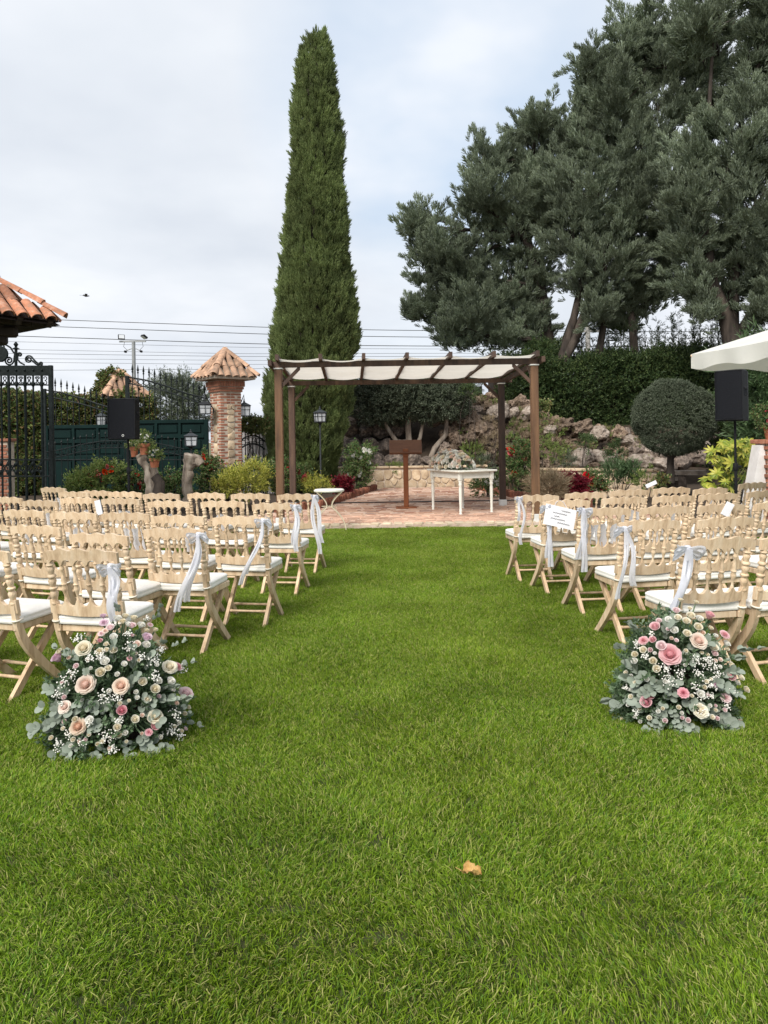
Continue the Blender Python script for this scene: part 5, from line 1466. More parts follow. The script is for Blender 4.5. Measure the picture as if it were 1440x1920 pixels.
flower_bush('dark rose bush with crimson blooms inside the pergola posts', 16.0, [(535, 890, 22, 30), (560, 898, 22, 26)], 'rose', 120, ['red'], 7, 13)
flower_bush('white rose bush growing against the low stone wall', 19.6, [(672, 868, 24, 30), (668, 896, 24, 24), (688, 850, 14, 22), (660, 852, 12, 20)], 'rose', 120, ['white'], 12, 11)
flower_bush('dark green rose with red blooms beside the right rear post', 18.6, [(975, 855, 24, 34), (960, 900, 26, 30), (985, 880, 22, 30)], 'rose', 110, ['red'], 5, 16)
flower_bush('low bush with white flowers under the end of the white table', 17.4, [(905, 905, 18, 20), (925, 908, 14, 18)], 'rose', 130, ['white'], 9, 8)
flower_bush('red geranium bush in front of the low pond wall', 15.6, [(1105, 905, 22, 20), (1120, 915, 18, 14)], 'rose', 130, ['red', 'coral'], 7, 15)
shrub('golden_shrub', 'bright yellow green shrub left of the pergola post', 'golden', 15.4, [(450, 908, 32, 22), (475, 898, 24, 24), (425, 914, 20, 16)], 120, up=.8, jit=.7, inner=.3, scl=(.5, .9), group='golden shrubs')
shrub('golden_shrub', 'small golden shrub between the pergola post and wire legged stand', 'golden', 15.8, [(588, 908, 17, 12), (600, 911, 13, 10)], 150, up=.8, jit=.7, inner=.3, scl=(.35, .7), group='golden shrubs')
shrub('dry_bush', 'tan dried hydrangea clump at the foot of the right pergola post', 'dry', 13.6, [(1028, 918, 22, 14)], 240, up=.8, inner=.2)
shrub('burgundy_plant', 'dark red leaved plant beside the dried clump', 'burgundy', 14.2, [(1066, 913, 22, 11), (1080, 916, 16, 9)], 260, up=.5, inner=.2)
shrub('burgundy_plant', 'small red bedding plant on the left brick edging', 'burgundy', 18.0, [(641, 914, 13, 8)], 300, up=.5, inner=.2)
shrub('pond_reeds', 'tall thin green reeds by the pond wall', 'oleander', 16.4, [(1150, 898, 18, 18), (1180, 900, 18, 18)], 50, up=2.5, inner=.2, scl=(.4, .75))
for i, (x, y, rx, ry, key, lab) in enumerate(((885, 850, 30, 24, 'bed', 'grassy plant in the rocks behind the flowers on the table'), (905, 875, 26, 18, 'olive', 'grey green plant low in the rocks left of the rear post'), (1040, 850, 22, 24, 'bed', 'bushy plant growing over rocks right of the pergola'), (1018, 770, 14, 26, 'ivy', 'ivy hanging over the rocks behind the right post'), (1060, 870, 24, 16, 'olive', 'grey plant among boulders left of the pale pitted rocks'),
                                             (930, 828, 26, 18, 'dry', 'dry brown grass tuft in the rock cascade'), (1155, 850, 16, 22, 'hedge', 'dark fern in the rocks left of the topiary'), (880, 735, 16, 14, 'hedge', 'dark creeper on top of the rockery behind the rear beam'), (1010, 835, 18, 16, 'bed', 'low green cushion plant between rock ledges'), (915, 792, 16, 12, 'dry', 'dry tuft on the upper rock ledge'), (1100, 830, 18, 10, 'hedge', 'dark hanging plant in the rock hollow'), (690, 880, 22, 10, 'bed', 'low plant spilling over the stone wall'), (740, 878, 24, 9, 'bed', 'grassy tuft along the wall top behind the lectern'), (1210, 905, 26, 20, 'bed', 'green plant at the foot of the pond rocks'), (1240, 905, 18, 16, 'ivy', 'small leafy plant below the round topiary'))):
    d = 21.6 if x < 1000 else 19.5
    if i in (6, 10): d = 21.0
    if x > 1200: d = 16.0
    shrub('rock_plant', lab, key, d, [(x, y, rx * .7, ry * .65)], 80, cat='plant', up=.7, jit=.8, inner=.2, group='plants among the rocks', scl=(.35, .75))
shrub('oleander', 'oleander with long narrow leaves behind the right speaker', 'oleander', 14.5, [(1425, 745, 34, 56), (1450, 800, 40, 50), (1420, 690, 26, 34), (1475, 720, 50, 70)], 26, up=.7, jit=.9, inner=.2)
shrub('dark_shrub', 'dark green shrub filling the gap under the big conifer trunk', 'hedge', 17.2, [(1385, 800, 30, 60), (1400, 860, 40, 44), (1330, 790, 16, 50)], 34, inner=.4)
# vine on the white wall, ivy on the far pillar, hedge behind the green gate, olive tree
hedge_thing('ivy_hedge', 'ivy covered hedge behind the iron gate and green gate', 'ivy', XD(-480, 21.2), XD(250, 21.2), 20.9, .7, 0.0, 2.62, 150, top_noise=.22)
shrub('olive_tree', 'soft grey green olive tree behind the green gate', 'olive', 26.0, [(330, 760, 40, 44), (310, 750, 30, 38), (362, 765, 30, 36), (340, 730, 26, 22), (372, 790, 26, 26), (296, 790, 24, 24)], 34, cat='tree', inner=.35, up=.5, stems=[[(335, 900, 7), (337, 820, 6), (345, 760, 4)], [(336, 830, 4), (315, 780, 3)]])
shrub('wall_vine', 'autumn tinted vine along the top of the white wall', 'ivy', 19.6, [(470, 797, 18, 8), (488, 799, 12, 9), (457, 800, 8, 7)], 200, cat='vine', inner=.3, scl=(.3, .65))

# low growth in the joints of the rockery: one mass nobody would count
cp_, cd_ = [], []
for i in range(860):
    x = rnd.uniform(856, 1215); y = rnd.uniform(casc_top(x) + 4, 888)
    if mnoise.noise(Vector((x * .02, y * .03, 2))) < -.10: continue
    d = 22.0
    for _ in range(4): d = 21.65 + 0.75 * max(0.0, P(x, y, d).z - 0.2)
    if x > 1190: d -= 1.0
    cp_.append(tuple(P(x, y, d))); cd_.append((rnd.uniform(-.6, .6), -.6, .8))
tag(scatter('rockery_undergrowth', 'bed', V['bed'], cp_[::2], aim(cd_[::2]), nrs.uniform(.45, 1.0, len(cp_[::2]))), 'mixed low green growth in the joints of the rockery', 'undergrowth', kind='stuff')
tag(scatter('rockery_dry_growth', 'dry', V['dry'], cp_[1::2], aim(cd_[1::2]), nrs.uniform(.5, 1.1, len(cp_[1::2]))), 'dry tan growth hanging in the joints of the rockery', 'undergrowth', kind='stuff')

# aralia with big hand shaped yellow green leaves
ara = thing('aralia', (P(1368, 820, 13.2).x, 13.2, 0.0), 'shrub with large yellow green hand shaped leaves beside the speaker pole', 'shrub')
m = MB()
for k in range(8):
    a = R(-140 + k * 40); 
    base = Vector((0, 0, 0)); L0 = 1.0 if k not in (0, 7) else .62
    m.grid(lambda u, v, a=a, L0=L0: (math.cos(a + R(90)) * L0 * v + math.cos(a) * (u - .5) * .30 * math.sin(PI * min(1, v * .9 + .08)), math.sin(a + R(90)) * L0 * v + math.sin(a) * (u - .5) * .30 * math.sin(PI * min(1, v * .9 + .08)), .10 * abs(u - .5) - .22 * v * v), 2, 4)
ARL = m.mesh('leaf', LF['aralia'], smooth=True)
da = ara.location.y
stm = MB()
for i in range(70):
    x, y = rnd.choice(((1390, 835), (1360, 840), (1345, 850), (1385, 870), (1360, 880), (1350, 900), (1400, 895), (1330, 905), (1405, 860), (1380, 850), (1370, 905)))
    p = P(x + rnd.uniform(-15, 15), y + rnd.uniform(-14, 14), da + rnd.uniform(-.35, .35)) - Vector(ara.location)
    s_ = rnd.uniform(.11, .17)
    n_ = rdir(.55, Vector((rnd.uniform(-.3, .3), -.55, .65)))
    o = place('leaf', ARL, ara, p, (n_.to_track_quat('Z', 'Y').to_matrix() @ Matrix.Rotation(rnd.uniform(0, 6.28), 3, 'Z')).to_euler(), s_)
    stm.tube([Vector((p.x * .3, p.y * .3, max(0, p.z - .35))), p], [.006, .004], 4, False)
for k in range(6): stm.tube([(rnd.uniform(-.1, .1), rnd.uniform(-.1, .1), 0), (rnd.uniform(-.3, .3), rnd.uniform(-.2, .2), .8)], [.012, .006], 5)
stm.build('stem', LF['bedgreen'], ara)

# ================================================================== STUMPS AND POTS
def stump(label, d, path, name='tree_stump'):
    b = P(path[0][0], path[0][1], d)
    t = thing(name, (b.x, d, 0), label, 'tree stump', group='weathered stumps in the bed')
    o = Vector(t.location)
    for k, pth in enumerate([path]):
        pts = [P(x, y, d) - o for (x, y, r_) in pth]; rad = [.78 * r_ * d / F for (x, y, r_) in pth]
        m = MB()
        n = 12
        tt = np.linspace(0, len(pts) - 1, 22)
        pts = [Vector([float(np.interp(q, range(len(pts)), [p[i] for p in pts])) for i in range(3)]) for q in tt]; rad = [float(np.interp(q, range(len(rad)), rad)) for q in tt]
        m.tube(pts, rad, n)
        m.v = [tuple(Vector(v) + Vector((1, 1, .3)) * .05 * mnoise.noise(Vector(v) * 6) + Vector((-1, 1, 0)) * .035 * mnoise.noise(Vector(v) * 13)) for v in m.v]
        m.build('trunk', M_['oldwood'], t, smooth=50)
    return t
s1 = stump('forked grey stump carrying the terracotta flowerpots', 14.6, [(284, 935, 13), (281, 905, 11), (275, 880, 9), (268, 862, 9), (262, 852, 10)])
o = Vector(s1.location); m = MB(); m.tube([P(x, y, 14.6) - o for x, y in ((285, 920), (292, 895), (288, 878), (282, 868))], [.10, .085, .07, .06], 9)
m.build('branch', M_['oldwood'], s1, smooth=50)
m = MB(); m.tube([P(x, y, 14.5) - o for x, y in ((296, 935), (300, 905), (290, 892))], [.13, .10, .09], 9); m.build('branch', M_['bark'], s1, smooth=50)
s2 = stump('broad pale hollow stump in front of the green gate', 15.0, [(350, 940, 12), (351, 905, 12), (353, 880, 14), (358, 864, 19), (361, 854, 20), (362, 851, 12)])
o = Vector(s2.location); m = MB(); m.tube([P(x, y, 15.0) - o for x, y in ((362, 864), (371, 864), (377, 871))], [.15, .12, .09], 9); m.build('branch', M_['oldwood'], s2, smooth=50)
def pot(label, px, py, d, wpx, hpx, plant):
    p = P(px, py + hpx / 2, d); w_, h_ = wpx * d / F / 2, hpx * d / F
    t = thing('flower_pot', p, label, 'flower pot', 0, 'terracotta pots on the stump')
    m = MB(); m.lathe([(.0, .0), (w_ * .68, 0), (w_ * .88, h_ * .70), (w_, h_ * .71), (w_ * 1.02, h_ * .98), (w_ * .93, h_), (w_ * .85, h_ * .9), (0, h_ * .88)], 18); m.build('pot', M_['terracotta'], t, smooth=35)
    lob = [(0, 0, h_ + w_ * .75, w_ * 1.05, w_ * 1.05, w_ * .85)]
    p_, d_ = lobe_points(lob, 420, .3)
    tag(scatter('plant', 'bed', V['bed'], p_, aim(d_ + np.array([0, 0, 2])), nrs.uniform(.25, .5, len(p_)), t), kind='stuff')
    for i in range(16):
        n_ = rdir(.9, Vector((0, -.4, .6))); q = Vector((0, 0, h_ + w_ * .75)) + n_ * w_ * 1.05
        o = place('flower', bloom('bed', 'white' if plant else 'cream'), t, q, n_.to_track_quat('Z', 'Y').to_euler(), .022)
pot('terracotta pot of white flowers, largest and topmost on the stump', 271, 842, 14.4, 21, 21, True)
pot('terracotta pot at the lower right of the stump', 290, 868, 14.4, 20, 17, True)
pot('small terracotta pot mostly hidden behind the speaker pole', 252, 847, 14.7, 16, 19, False)

# ================================================================== BRICK PILLARS AND TILED CAPS
tm = MB()
def tile_shape(ln=.40, r0=.088, r1=.070, th=.012):
    m = MB(); n = 7; vv, ff = [], []
    for i, (yy, r_) in enumerate(((0, r0), (ln * .5, (r0 + r1) / 2), (ln, r1))):
        for k in range(n + 1):
            a = PI * k / n
            vv.append((r_ * math.cos(a), yy, r_ * math.sin(a) * .85)); 
        for k in range(n + 1):
            a = PI * k / n
            vv.append(((r_ - th) * math.cos(a), yy, (r_ - th) * math.sin(a) * .85))
    s_ = 2 * (n + 1)
    for i in range(2):
        for k in range(n):
            ff.append((i * s_ + k, i * s_ + k + 1, (i + 1) * s_ + k + 1, (i + 1) * s_ + k))
            ff.append((i * s_ + n + 1 + k, (i + 1) * s_ + n + 1 + k, (i + 1) * s_ + n + 2 + k, i * s_ + n + 2 + k))
        for k in (0, n):
            ff.append((i * s_ + k, (i + 1) * s_ + k, (i + 1) * s_ + n + 1 + k, i * s_ + n + 1 + k))
    for i in (0, 2):
        for k in range(n): ff.append((i * s_ + k, i * s_ + n + 1 + k, i * s_ + n + 2 + k, i * s_ + k + 1))
    m.add(vv, ff); return m
TILE = {k: tile_shape().mesh('roof_tile', M_[k], smooth=50) for k in ('tile', 'tile_red')}
def tile_row(parent, a, b, rise_dir, L_slope, hipfn, key, pitch=.185, first=.0):
    """Columns of barrel tiles running up from the eave a-b; hipfn(t) = slope length of the column at t in 0..1."""
    e = (b - a); n = max(2, int(e.length / pitch)); u = e.normalized(); up = rise_dir.normalized(); nn = u.cross(up).normalized()
    if nn.z < 0: nn = -nn
    for i in range(n):
        t = (i + .5) / n; top = hipfn(t)
        rows = max(1, int(round(top / .33)))
        for r_ in range(rows):
            s0 = r_ * .33
            if s0 > top - .10: break
            p = a + e * t + up * (s0 - .05) + nn * (.012 + .012 * (r_ % 2))
            X = u; Y = (up + nn * .05).normalized(); Zv = X.cross(Y)
            if Zv.z < 0: X = -X; Zv = X.cross(Y)
            o = place('roof_tile', TILE[key], parent)
            o.matrix_basis = Matrix.Translation(p) @ Matrix((X, Y, Zv)).transposed().to_4x4() @ Matrix.Rotation(R(rnd.uniform(-3, 3)), 4, 'Z') @ Matrix.Diagonal((rnd.uniform(.95, 1.08), min(1, (top - s0) / .36 + .1), 1, 1))
def hip_tiles(parent, a, b, key):
    d_ = (b - a); n = max(1, int(d_.length / .34)); Y = d_.normalized(); X = Y.cross(Vector((0, 0, 1))).normalized(); Zv = X.cross(Y)
    if Zv.z < 0: X = -X; Zv = -Zv
    for i in range(n):
        o = place('hip_tile', TILE[key], parent)
        o.matrix_basis = Matrix.Translation(a + d_ * (i / n) + Zv * .045 + Vector((0, 0, .012 * (i % 2)))) @ Matrix((X, Y, Zv)).transposed().to_4x4() @ Matrix.Diagonal((1.1, 1.05, 1.1, 1))
def tiled_cap(parent, z, half, rise, key, under):
    C4 = [Vector((sx * half, sy * half, z)) for sx, sy in ((-1, -1), (1, -1), (1, 1), (-1, 1))]
    ap = Vector((0, 0, z + rise))
    m = MB(); m.add([tuple(q + Vector((0, 0, -.02))) for q in C4] + [tuple(ap - Vector((0, 0, .03)))] + [tuple(q * .98 + Vector((0, 0, -.05 + .02 * 0)) ) for q in C4], [(0, 1, 4), (1, 2, 4), (2, 3, 4), (3, 0, 4), (8, 7, 6, 5), (0, 5, 6, 1), (1, 6, 7, 2), (2, 7, 8, 3), (3, 8, 5, 0)])
    m.v[5:] = [(v[0], v[1], z - .07) for v in m.v[5:]]
    m.build('cap_core', M_['mortar'], parent)
    for i in range(4):
        a, b = C4[i], C4[(i + 1) % 4]
        mid = (a + b) / 2; up = ap - mid; Ls = up.length
        tile_row(parent, a.lerp(b, .04), a.lerp(b, .96), up, Ls, lambda t, Ls=Ls: Ls * (1 - abs(2 * t - 1)) * .98 + .05, key)
        hip_tiles(parent, a + (ap - a) * -.04, ap, key)
    m = MB(); m.lathe([(.11, -.06), (.10, .02), (.05, .06), (0, .065)], 10, Matrix.Translation(ap)); m.build('cap_finial', M_[key], parent, smooth=True)
bmesh_b = MB(); bmesh_b.cbox((0, 0, 0), (1, 1, 1), .06); BR = bmesh_b.mesh('brick', M_['brick'])
def brick_pillar(label, pos, rz, side, zs, cap_half, cap_rise, detail=True, key='tile'):
    t = thing('brick_pillar', (pos[0], pos[1], 0), label, 'pillar', rz, 'brick gate pillars with tiled caps')
    h = side / 2
    m = MB(); m.box((0, 0, zs / 2), (side - .014, side - .014, zs)); m.build('mortar_core', M_['mortar'], t)
    if detail:
        pitch = .068; n = int((zs - .02) / pitch)
        for i in range(n):
            z = .03 + i * pitch
            for (sx, sy) in ((-1, -1), (1, -1), (1, 1), (-1, 1)):
                if sx == 1 and sy == 1: continue
                lx, ly = ((.20, .11), (.11, .20))[(i + (sx * sy > 0)) % 2]
                lx *= rnd.uniform(.9, 1.05); ly *= rnd.uniform(.9, 1.05)
                place('brick', BR, t, (sx * (h - lx / 2 + rnd.uniform(-.006, .004)), sy * (h - ly / 2 + rnd.uniform(-.006, .004)), z), (0, 0, rnd.uniform(-.03, .03)), (lx, ly, .043))
        for f_ in range(2):
            w_ = side - .36
            for (z0, z1) in ((.05, zs - .30),):
                if f_ == 0: M = Matrix.Translation((-w_ / 2, -h + .012, z0)) @ Matrix(((1, 0, 0, 0), (0, 0, -1, 0), (0, 1, 0, 0), (0, 0, 0, 1)))
                else: M = Matrix.Translation((-h + .012, w_ / 2, z0)) @ Matrix.Rotation(R(-90), 4, 'Z') @ Matrix(((1, 0, 0, 0), (0, 0, -1, 0), (0, 1, 0, 0), (0, 0, 0, 1)))
                stone_face(t, M, w_, z1 - z0, 17, 31 + f_, M_['stone'], .012, .03)
            # solid brick courses above the stone panels
        for i in range(n - 4, n):
            z = .03 + i * pitch
            for f_ in range(2):
                for k in range(2):
                    off = (-.5 + (k + .5) * .5) * (side - .34)
                    loc = (off, -h + .05, z) if f_ == 0 else (-h + .05, off, z)
                    place('brick', BR, t, loc, (0, 0, 0), ((side - .36) / 2, .10, .048) if f_ == 0 else (.10, (side - .36) / 2, .048))
        # corbelled head: two stretcher courses and one course on end
        for j, (ex_, z) in enumerate(((.03, zs + .03), (.055, zs + .095), (.075, zs + .20), (.055, zs + .305))):
            H2 = h + ex_
            m = MB(); m.box((0, 0, z), (2 * H2 - .03, 2 * H2 - .03, .066 if j != 2 else .14)); m.build('mortar_core', M_['mortar'], t)
            stand = j == 2
            cnt = int(2 * H2 / (.062 if stand else .21))
            for f_ in range(2):
                for k in range(cnt):
                    off = -H2 + (k + .5) * 2 * H2 / cnt
                    w_ = 2 * H2 / cnt - .012
                    loc = (off, -H2 + .03, z) if f_ == 0 else (-H2 + .03, off, z)
                    hz = .128 if stand else .05
                    place('brick', BR, t, loc, (0, 0, 0), (w_, .07, hz) if f_ == 0 else (.07, w_, hz))
    tiled_cap(t, zs + .37, cap_half, cap_rise, key, None)
    return t
PD = 18.6
pc = P(424, 820, PD)
brick_pillar('tall brick and stone pillar with pyramid tile cap beside the green gate', (pc.x, PD), R(38), .57, P(424, 736, PD).z, .555, .64)
pc2 = P(226, 820, 21.6)
p2 = brick_pillar('ivy covered pillar with tile cap behind the black speaker', (pc2.x, 21.6), R(38), .60, P(226, 770, 21.6).z, .62, .75, detail=False)
o = Vector((pc2.x, 21.6, 0))
lob = [(P(x, y, 21.4).x, 21.5, P(x, y, 21.4).z, .22, .25, .20) for x, y in ((186, 748), (180, 765), (198, 728), (268, 760), (270, 780), (230, 775), (200, 775), (180, 785), (275, 800), (240, 790), (208, 712))]
iv = thing('ivy', (pc2.x, 21.6, 0), 'ivy climbing over the far tiled pillar', 'ivy')
leafy('foliage', 'ivy', lob, 110, iv, .3, (.5, .9), .5)
m = MB(); m.tube([(-.3, -.32, 0), (-.34, -.34, 1.4), (-.2, -.4, 2.4)], [.03, .02, .01], 6); m.tube([(.3, -.32, 0), (.36, -.3, 1.2), (.3, -.4, 2.2)], [.03, .02, .01], 6); m.build('stem', M_['bark'], iv)

# ================================================================== TILED PAVILION CORNER (far left)
c0 = P(113, 600, 11.0)
pav = thing('pavilion', (c0.x - 2.2, c0.y - 1.0, 0), 'pavilion corner with orange barrel tile roof and dark timber eaves', 'pavilion')
po = Vector(pav.location)
e_ = Vector((-.60, -.80, 0)); n_ = Vector((-.80, .60, 0)); rise = .80
C0 = c0 - po
up = Vector((n_.x, n_.y, rise))
tile_row(pav, C0 + e_ * .06, C0 + e_ * 4.0, up, 3.0, lambda t: min(3.0, (.06 + t * 3.94) * up.length), 'tile_red', .20)
back = Vector((-e_.x, -e_.y, 0))
# the hidden slope behind the hip
hipd = Vector((n_.x + e_.x, n_.y + e_.y, rise))
up2 = Vector((e_.x, e_.y, rise))
tile_row(pav, C0 + n_ * .06, C0 + n_ * 3.0, up2, 2.5, lambda t: min(2.4, (.06 + t * 2.94) * up2.length), 'tile_red', .20)
hip_tiles(pav, C0 + hipd * -.03 + Vector((0, 0, .02)), C0 + hipd * 2.4 + Vector((0, 0, .02)), 'tile_red')
m = MB()
dz = Vector((0, 0, -.03))
A0, A1, A2 = C0 + dz, C0 + e_ * 4 + dz, C0 + hipd * 2.4 + dz
A3 = C0 + n_ * 3 + dz; A4 = C0 + e_ * 4 + up * 2.4 + dz
m.add([A0, A1, A4, A2], [(0, 1, 2, 3)]); m.add([A0, A2, A3], [(0, 1, 2)])
m.add([q - Vector((0, 0, .05)) for q in (A0, A1, A4, A2)], [(3, 2, 1, 0)]); m.add([q - Vector((0, 0, .05)) for q in (A0, A2, A3)], [(2, 1, 0)])
m.build('roof_board', M_['darkwood'], pav)
inn = (e_ + n_)
for k in range(9):      # rafter tails under the tiles
    q = C0 + e_ * (.15 + .45 * k) + Vector((0, 0, -.10))
    m = MB(); m.bar([q + up * .02, q + up * min(1.5, .75 * (.15 + .45 * k))], e_, .08, .11); m.build('rafter', M_['darkwood'], pav)
for off, zz_, th in ((.36, -.02, .14), (.62, -.05, .30)):
    q = C0 + inn * off + Vector((0, 0, zz_))
    m = MB(); m.cbox((0, 0, 0), (.12, 4.0, th), .01, Matrix.Translation(q + e_ * 1.9) @ Matrix.Rotation(math.atan2(e_.y, e_.x) - PI / 2, 4, 'Z')); m.build('eaves_beam', M_['darkwood'], pav)
    m = MB(); m.cbox((0, 0, 0), (.12, 3.0, th), .01, Matrix.Translation(q + n_ * 1.4) @ Matrix.Rotation(math.atan2(n_.y, n_.x) - PI / 2, 4, 'Z')); m.build('eaves_beam', M_['darkwood'], pav)
q = C0 + inn * .72
for (dx, dzz, sz_) in ((0, -.18, .16), (.10, -.30, .14)):
    m = MB(); m.cbox((0, 0, 0), (.5, .14, sz_), .03, Matrix.Translation(C0 + inn * (.60 + dx) + Vector((0, 0, dzz))) @ Matrix.Rotation(math.atan2(inn.y, inn.x), 4, 'Z')); m.build('corbel', M_['darkwood'], pav)
m = MB(); m.cbox((q.x, q.y, (c0.z - .1) / 2), (.18, .18, c0.z - .1), .01); m.build('post', M_['darkwood'], pav)
q4 = C0 + e_ * 3.6 + n_ * .72
m = MB(); m.cbox((q4.x, q4.y, (c0.z - .1) / 2), (.18, .18, c0.z - .1), .01); m.build('post', M_['darkwood'], pav)

# ================================================================== IRONWORK
def spiral(c, r0, r1, turns, a0, n=26, plane=(Vector((1, 0, 0)), Vector((0, 0, 1)))):
    return [Vector(c) + (plane[0] * math.cos(a0 + turns * 2 * PI * t) + plane[1] * math.sin(a0 + turns * 2 * PI * t)) * (r0 + (r1 - r0) * t) for t in np.linspace(0, 1, n)]
GD = 14.0
ig = thing('iron_gate', (P(40, 820, GD).x, GD, 0), 'tall black wrought iron gate with scrolls at the far left', 'gate')
go_ = Vector(ig.location)
def gp(x, y, dd=0): return P(x, y, GD + dd) - go_
xs_ = [-46, -30, -14, 2, 16, 31, 47, 62, 78]
for i, x in enumerate(xs_):
    a, b = gp(x, 704), gp(x, 704); b.z = .06
    thick = i % 2 == 0
    m = MB(); r_ = .018 if not thick else .026
    m.tube([b, a], r_, 8)
    for (zy, rr, hh) in ((720, .040, .05), (870, .036, .04), (885, .036, .04)):
        c = gp(x, zy); m.lathe([(r_, -hh), (rr, -hh * .4), (rr, hh * .4), (r_, hh)], 8, Matrix.Translation(c))
    m.build('bar', M_['iron'], ig, smooth=40)
for x in (95, -62):
    a = gp(x, 686); m = MB(); m.cbox((a.x, a.y, a.z / 2 + .02), (.075, .075, a.z - .02), .008); m.build('gate_post', M_['iron'], ig)
for (y, h_, dp_) in ((695, .19, .05), (722, .022, .03), (862, .03, .04), (893, .03, .04)):
    a, b = gp(-62, y), gp(95, y)
    m = MB(); m.bar([a, b], (0, 0, 1), h_, dp_); m.build('rail', M_['iron'], ig)
m = MB(); a = gp(-62, 880); a.z = .14; b = gp(95, 880); b.z = .14; m.bar([a, b], (0, 0, 1), .10, .05); m.build('rail', M_['iron'], ig)
for x in (-18, -2, 14, 30, 46, 62, 78):
    v_, f_ = ico(1); m = MB(); c = gp(x, 694, -.03); m.add([q * .022 + c for q in v_], f_); m.build('rivet', M_['iron'], ig, smooth=True)
for i, x in enumerate(xs_[2:]):       # small C scrolls between the heads of the bars
    for sg in (-1, 1):
        m = MB()
        for yy, a0 in ((709, -PI / 2), (718, PI / 2)):
            m.tube(spiral(gp(x + sg * 6, yy), .045, .012, sg * .9 * (1 if a0 < 0 else -1), a0, 12), .009, 5)
        m.build('scroll', M_['iron'], ig, smooth=True)
for x0, x1 in zip(xs_, xs_[1:]):      # lattice band low on the gate
    m = MB()
    m.tube([gp(x0, 864), gp((x0 + x1) / 2, 878), gp(x1, 892)], .012, 5); m.tube([gp(x0, 892), gp((x0 + x1) / 2, 878), gp(x1, 864)], .012, 5)
    m.tube(spiral(gp((x0 + x1) / 2, 878), .05, .05, 1, 0, 13), .010, 5); m.build('lattice', M_['iron'], ig, smooth=True)
# overthrow scrolls and finial
m = MB(); a, b = gp(30, 688), gp(30, 656); m.tube([a, b], .028, 8)
m.lathe([(.02, 0), (.07, .02), (.02, .05), (.03, .08), (.045, .10), (.02, .14), (0, .16)], 10, Matrix.Translation(b)); m.build('finial', M_['iron'], ig, smooth=50)
def scr(px, py, r_, turns, a0, tail):
    m = MB(); sp_ = spiral(gp(px, py), r_ * GD / F, .012, turns, a0, 30)
    m.tube([gp(*q) for q in tail] + sp_, .016, 6); m.build('overthrow_scroll', M_['iron'], ig, smooth=True)
scr(17, 676, 9, -1.9, R(0), [(28, 660), (27, 668)])
scr(54, 674, 7.5, 1.8, R(20), [(80, 684), (72, 682), (66, 677)])
scr(37, 665, 4, -1.4, R(200), [(46, 684), (38, 680), (33, 674)])
scr(77, 682, 3, -1.2, R(180), [(60, 676), (68, 683), (74, 685)])
scr(4, 650, 6, 1.6, R(90), [(26, 662), (20, 652), (12, 647)])
scr(-20, 676, 9, 1.9, R(180), [(-31, 660), (-30, 668)])
m = MB(); m.lathe([(0, -.02), (.13, -.02), (.15, 0), (.13, .02), (0, .02)], 20, Matrix.Translation(gp(1, 664, -.05)) @ Matrix.Rotation(R(90), 4, 'X')); m.build('medallion', M_['iron'], ig, smooth=40)
# low brick pier behind the gate
pr = P(8, 880, 15.2)
pier = thing('brick_pier', (pr.x, 15.2, 0), 'short red brick pier showing through the iron gate bars', 'pier')
hh = P(8, 828, 15.2).z
m = MB(); m.box((0, 0, hh / 2), (.28, .28, hh)); m.build('mortar_core', M_['mortar'], pier)
for i in range(int(hh / .07)):
    for k in (-1, 1):
        place('brick', BR, pier, (k * .076 + (.02 if i % 2 else -.02), -.11, .035 + i * .07), (0, 0, 0), (.14, .10, .05))
m = MB(); m.cbox((0, 0, hh + .03), (.36, .36, .06), .01); m.build('cap_slab', M_['brick'], pier)

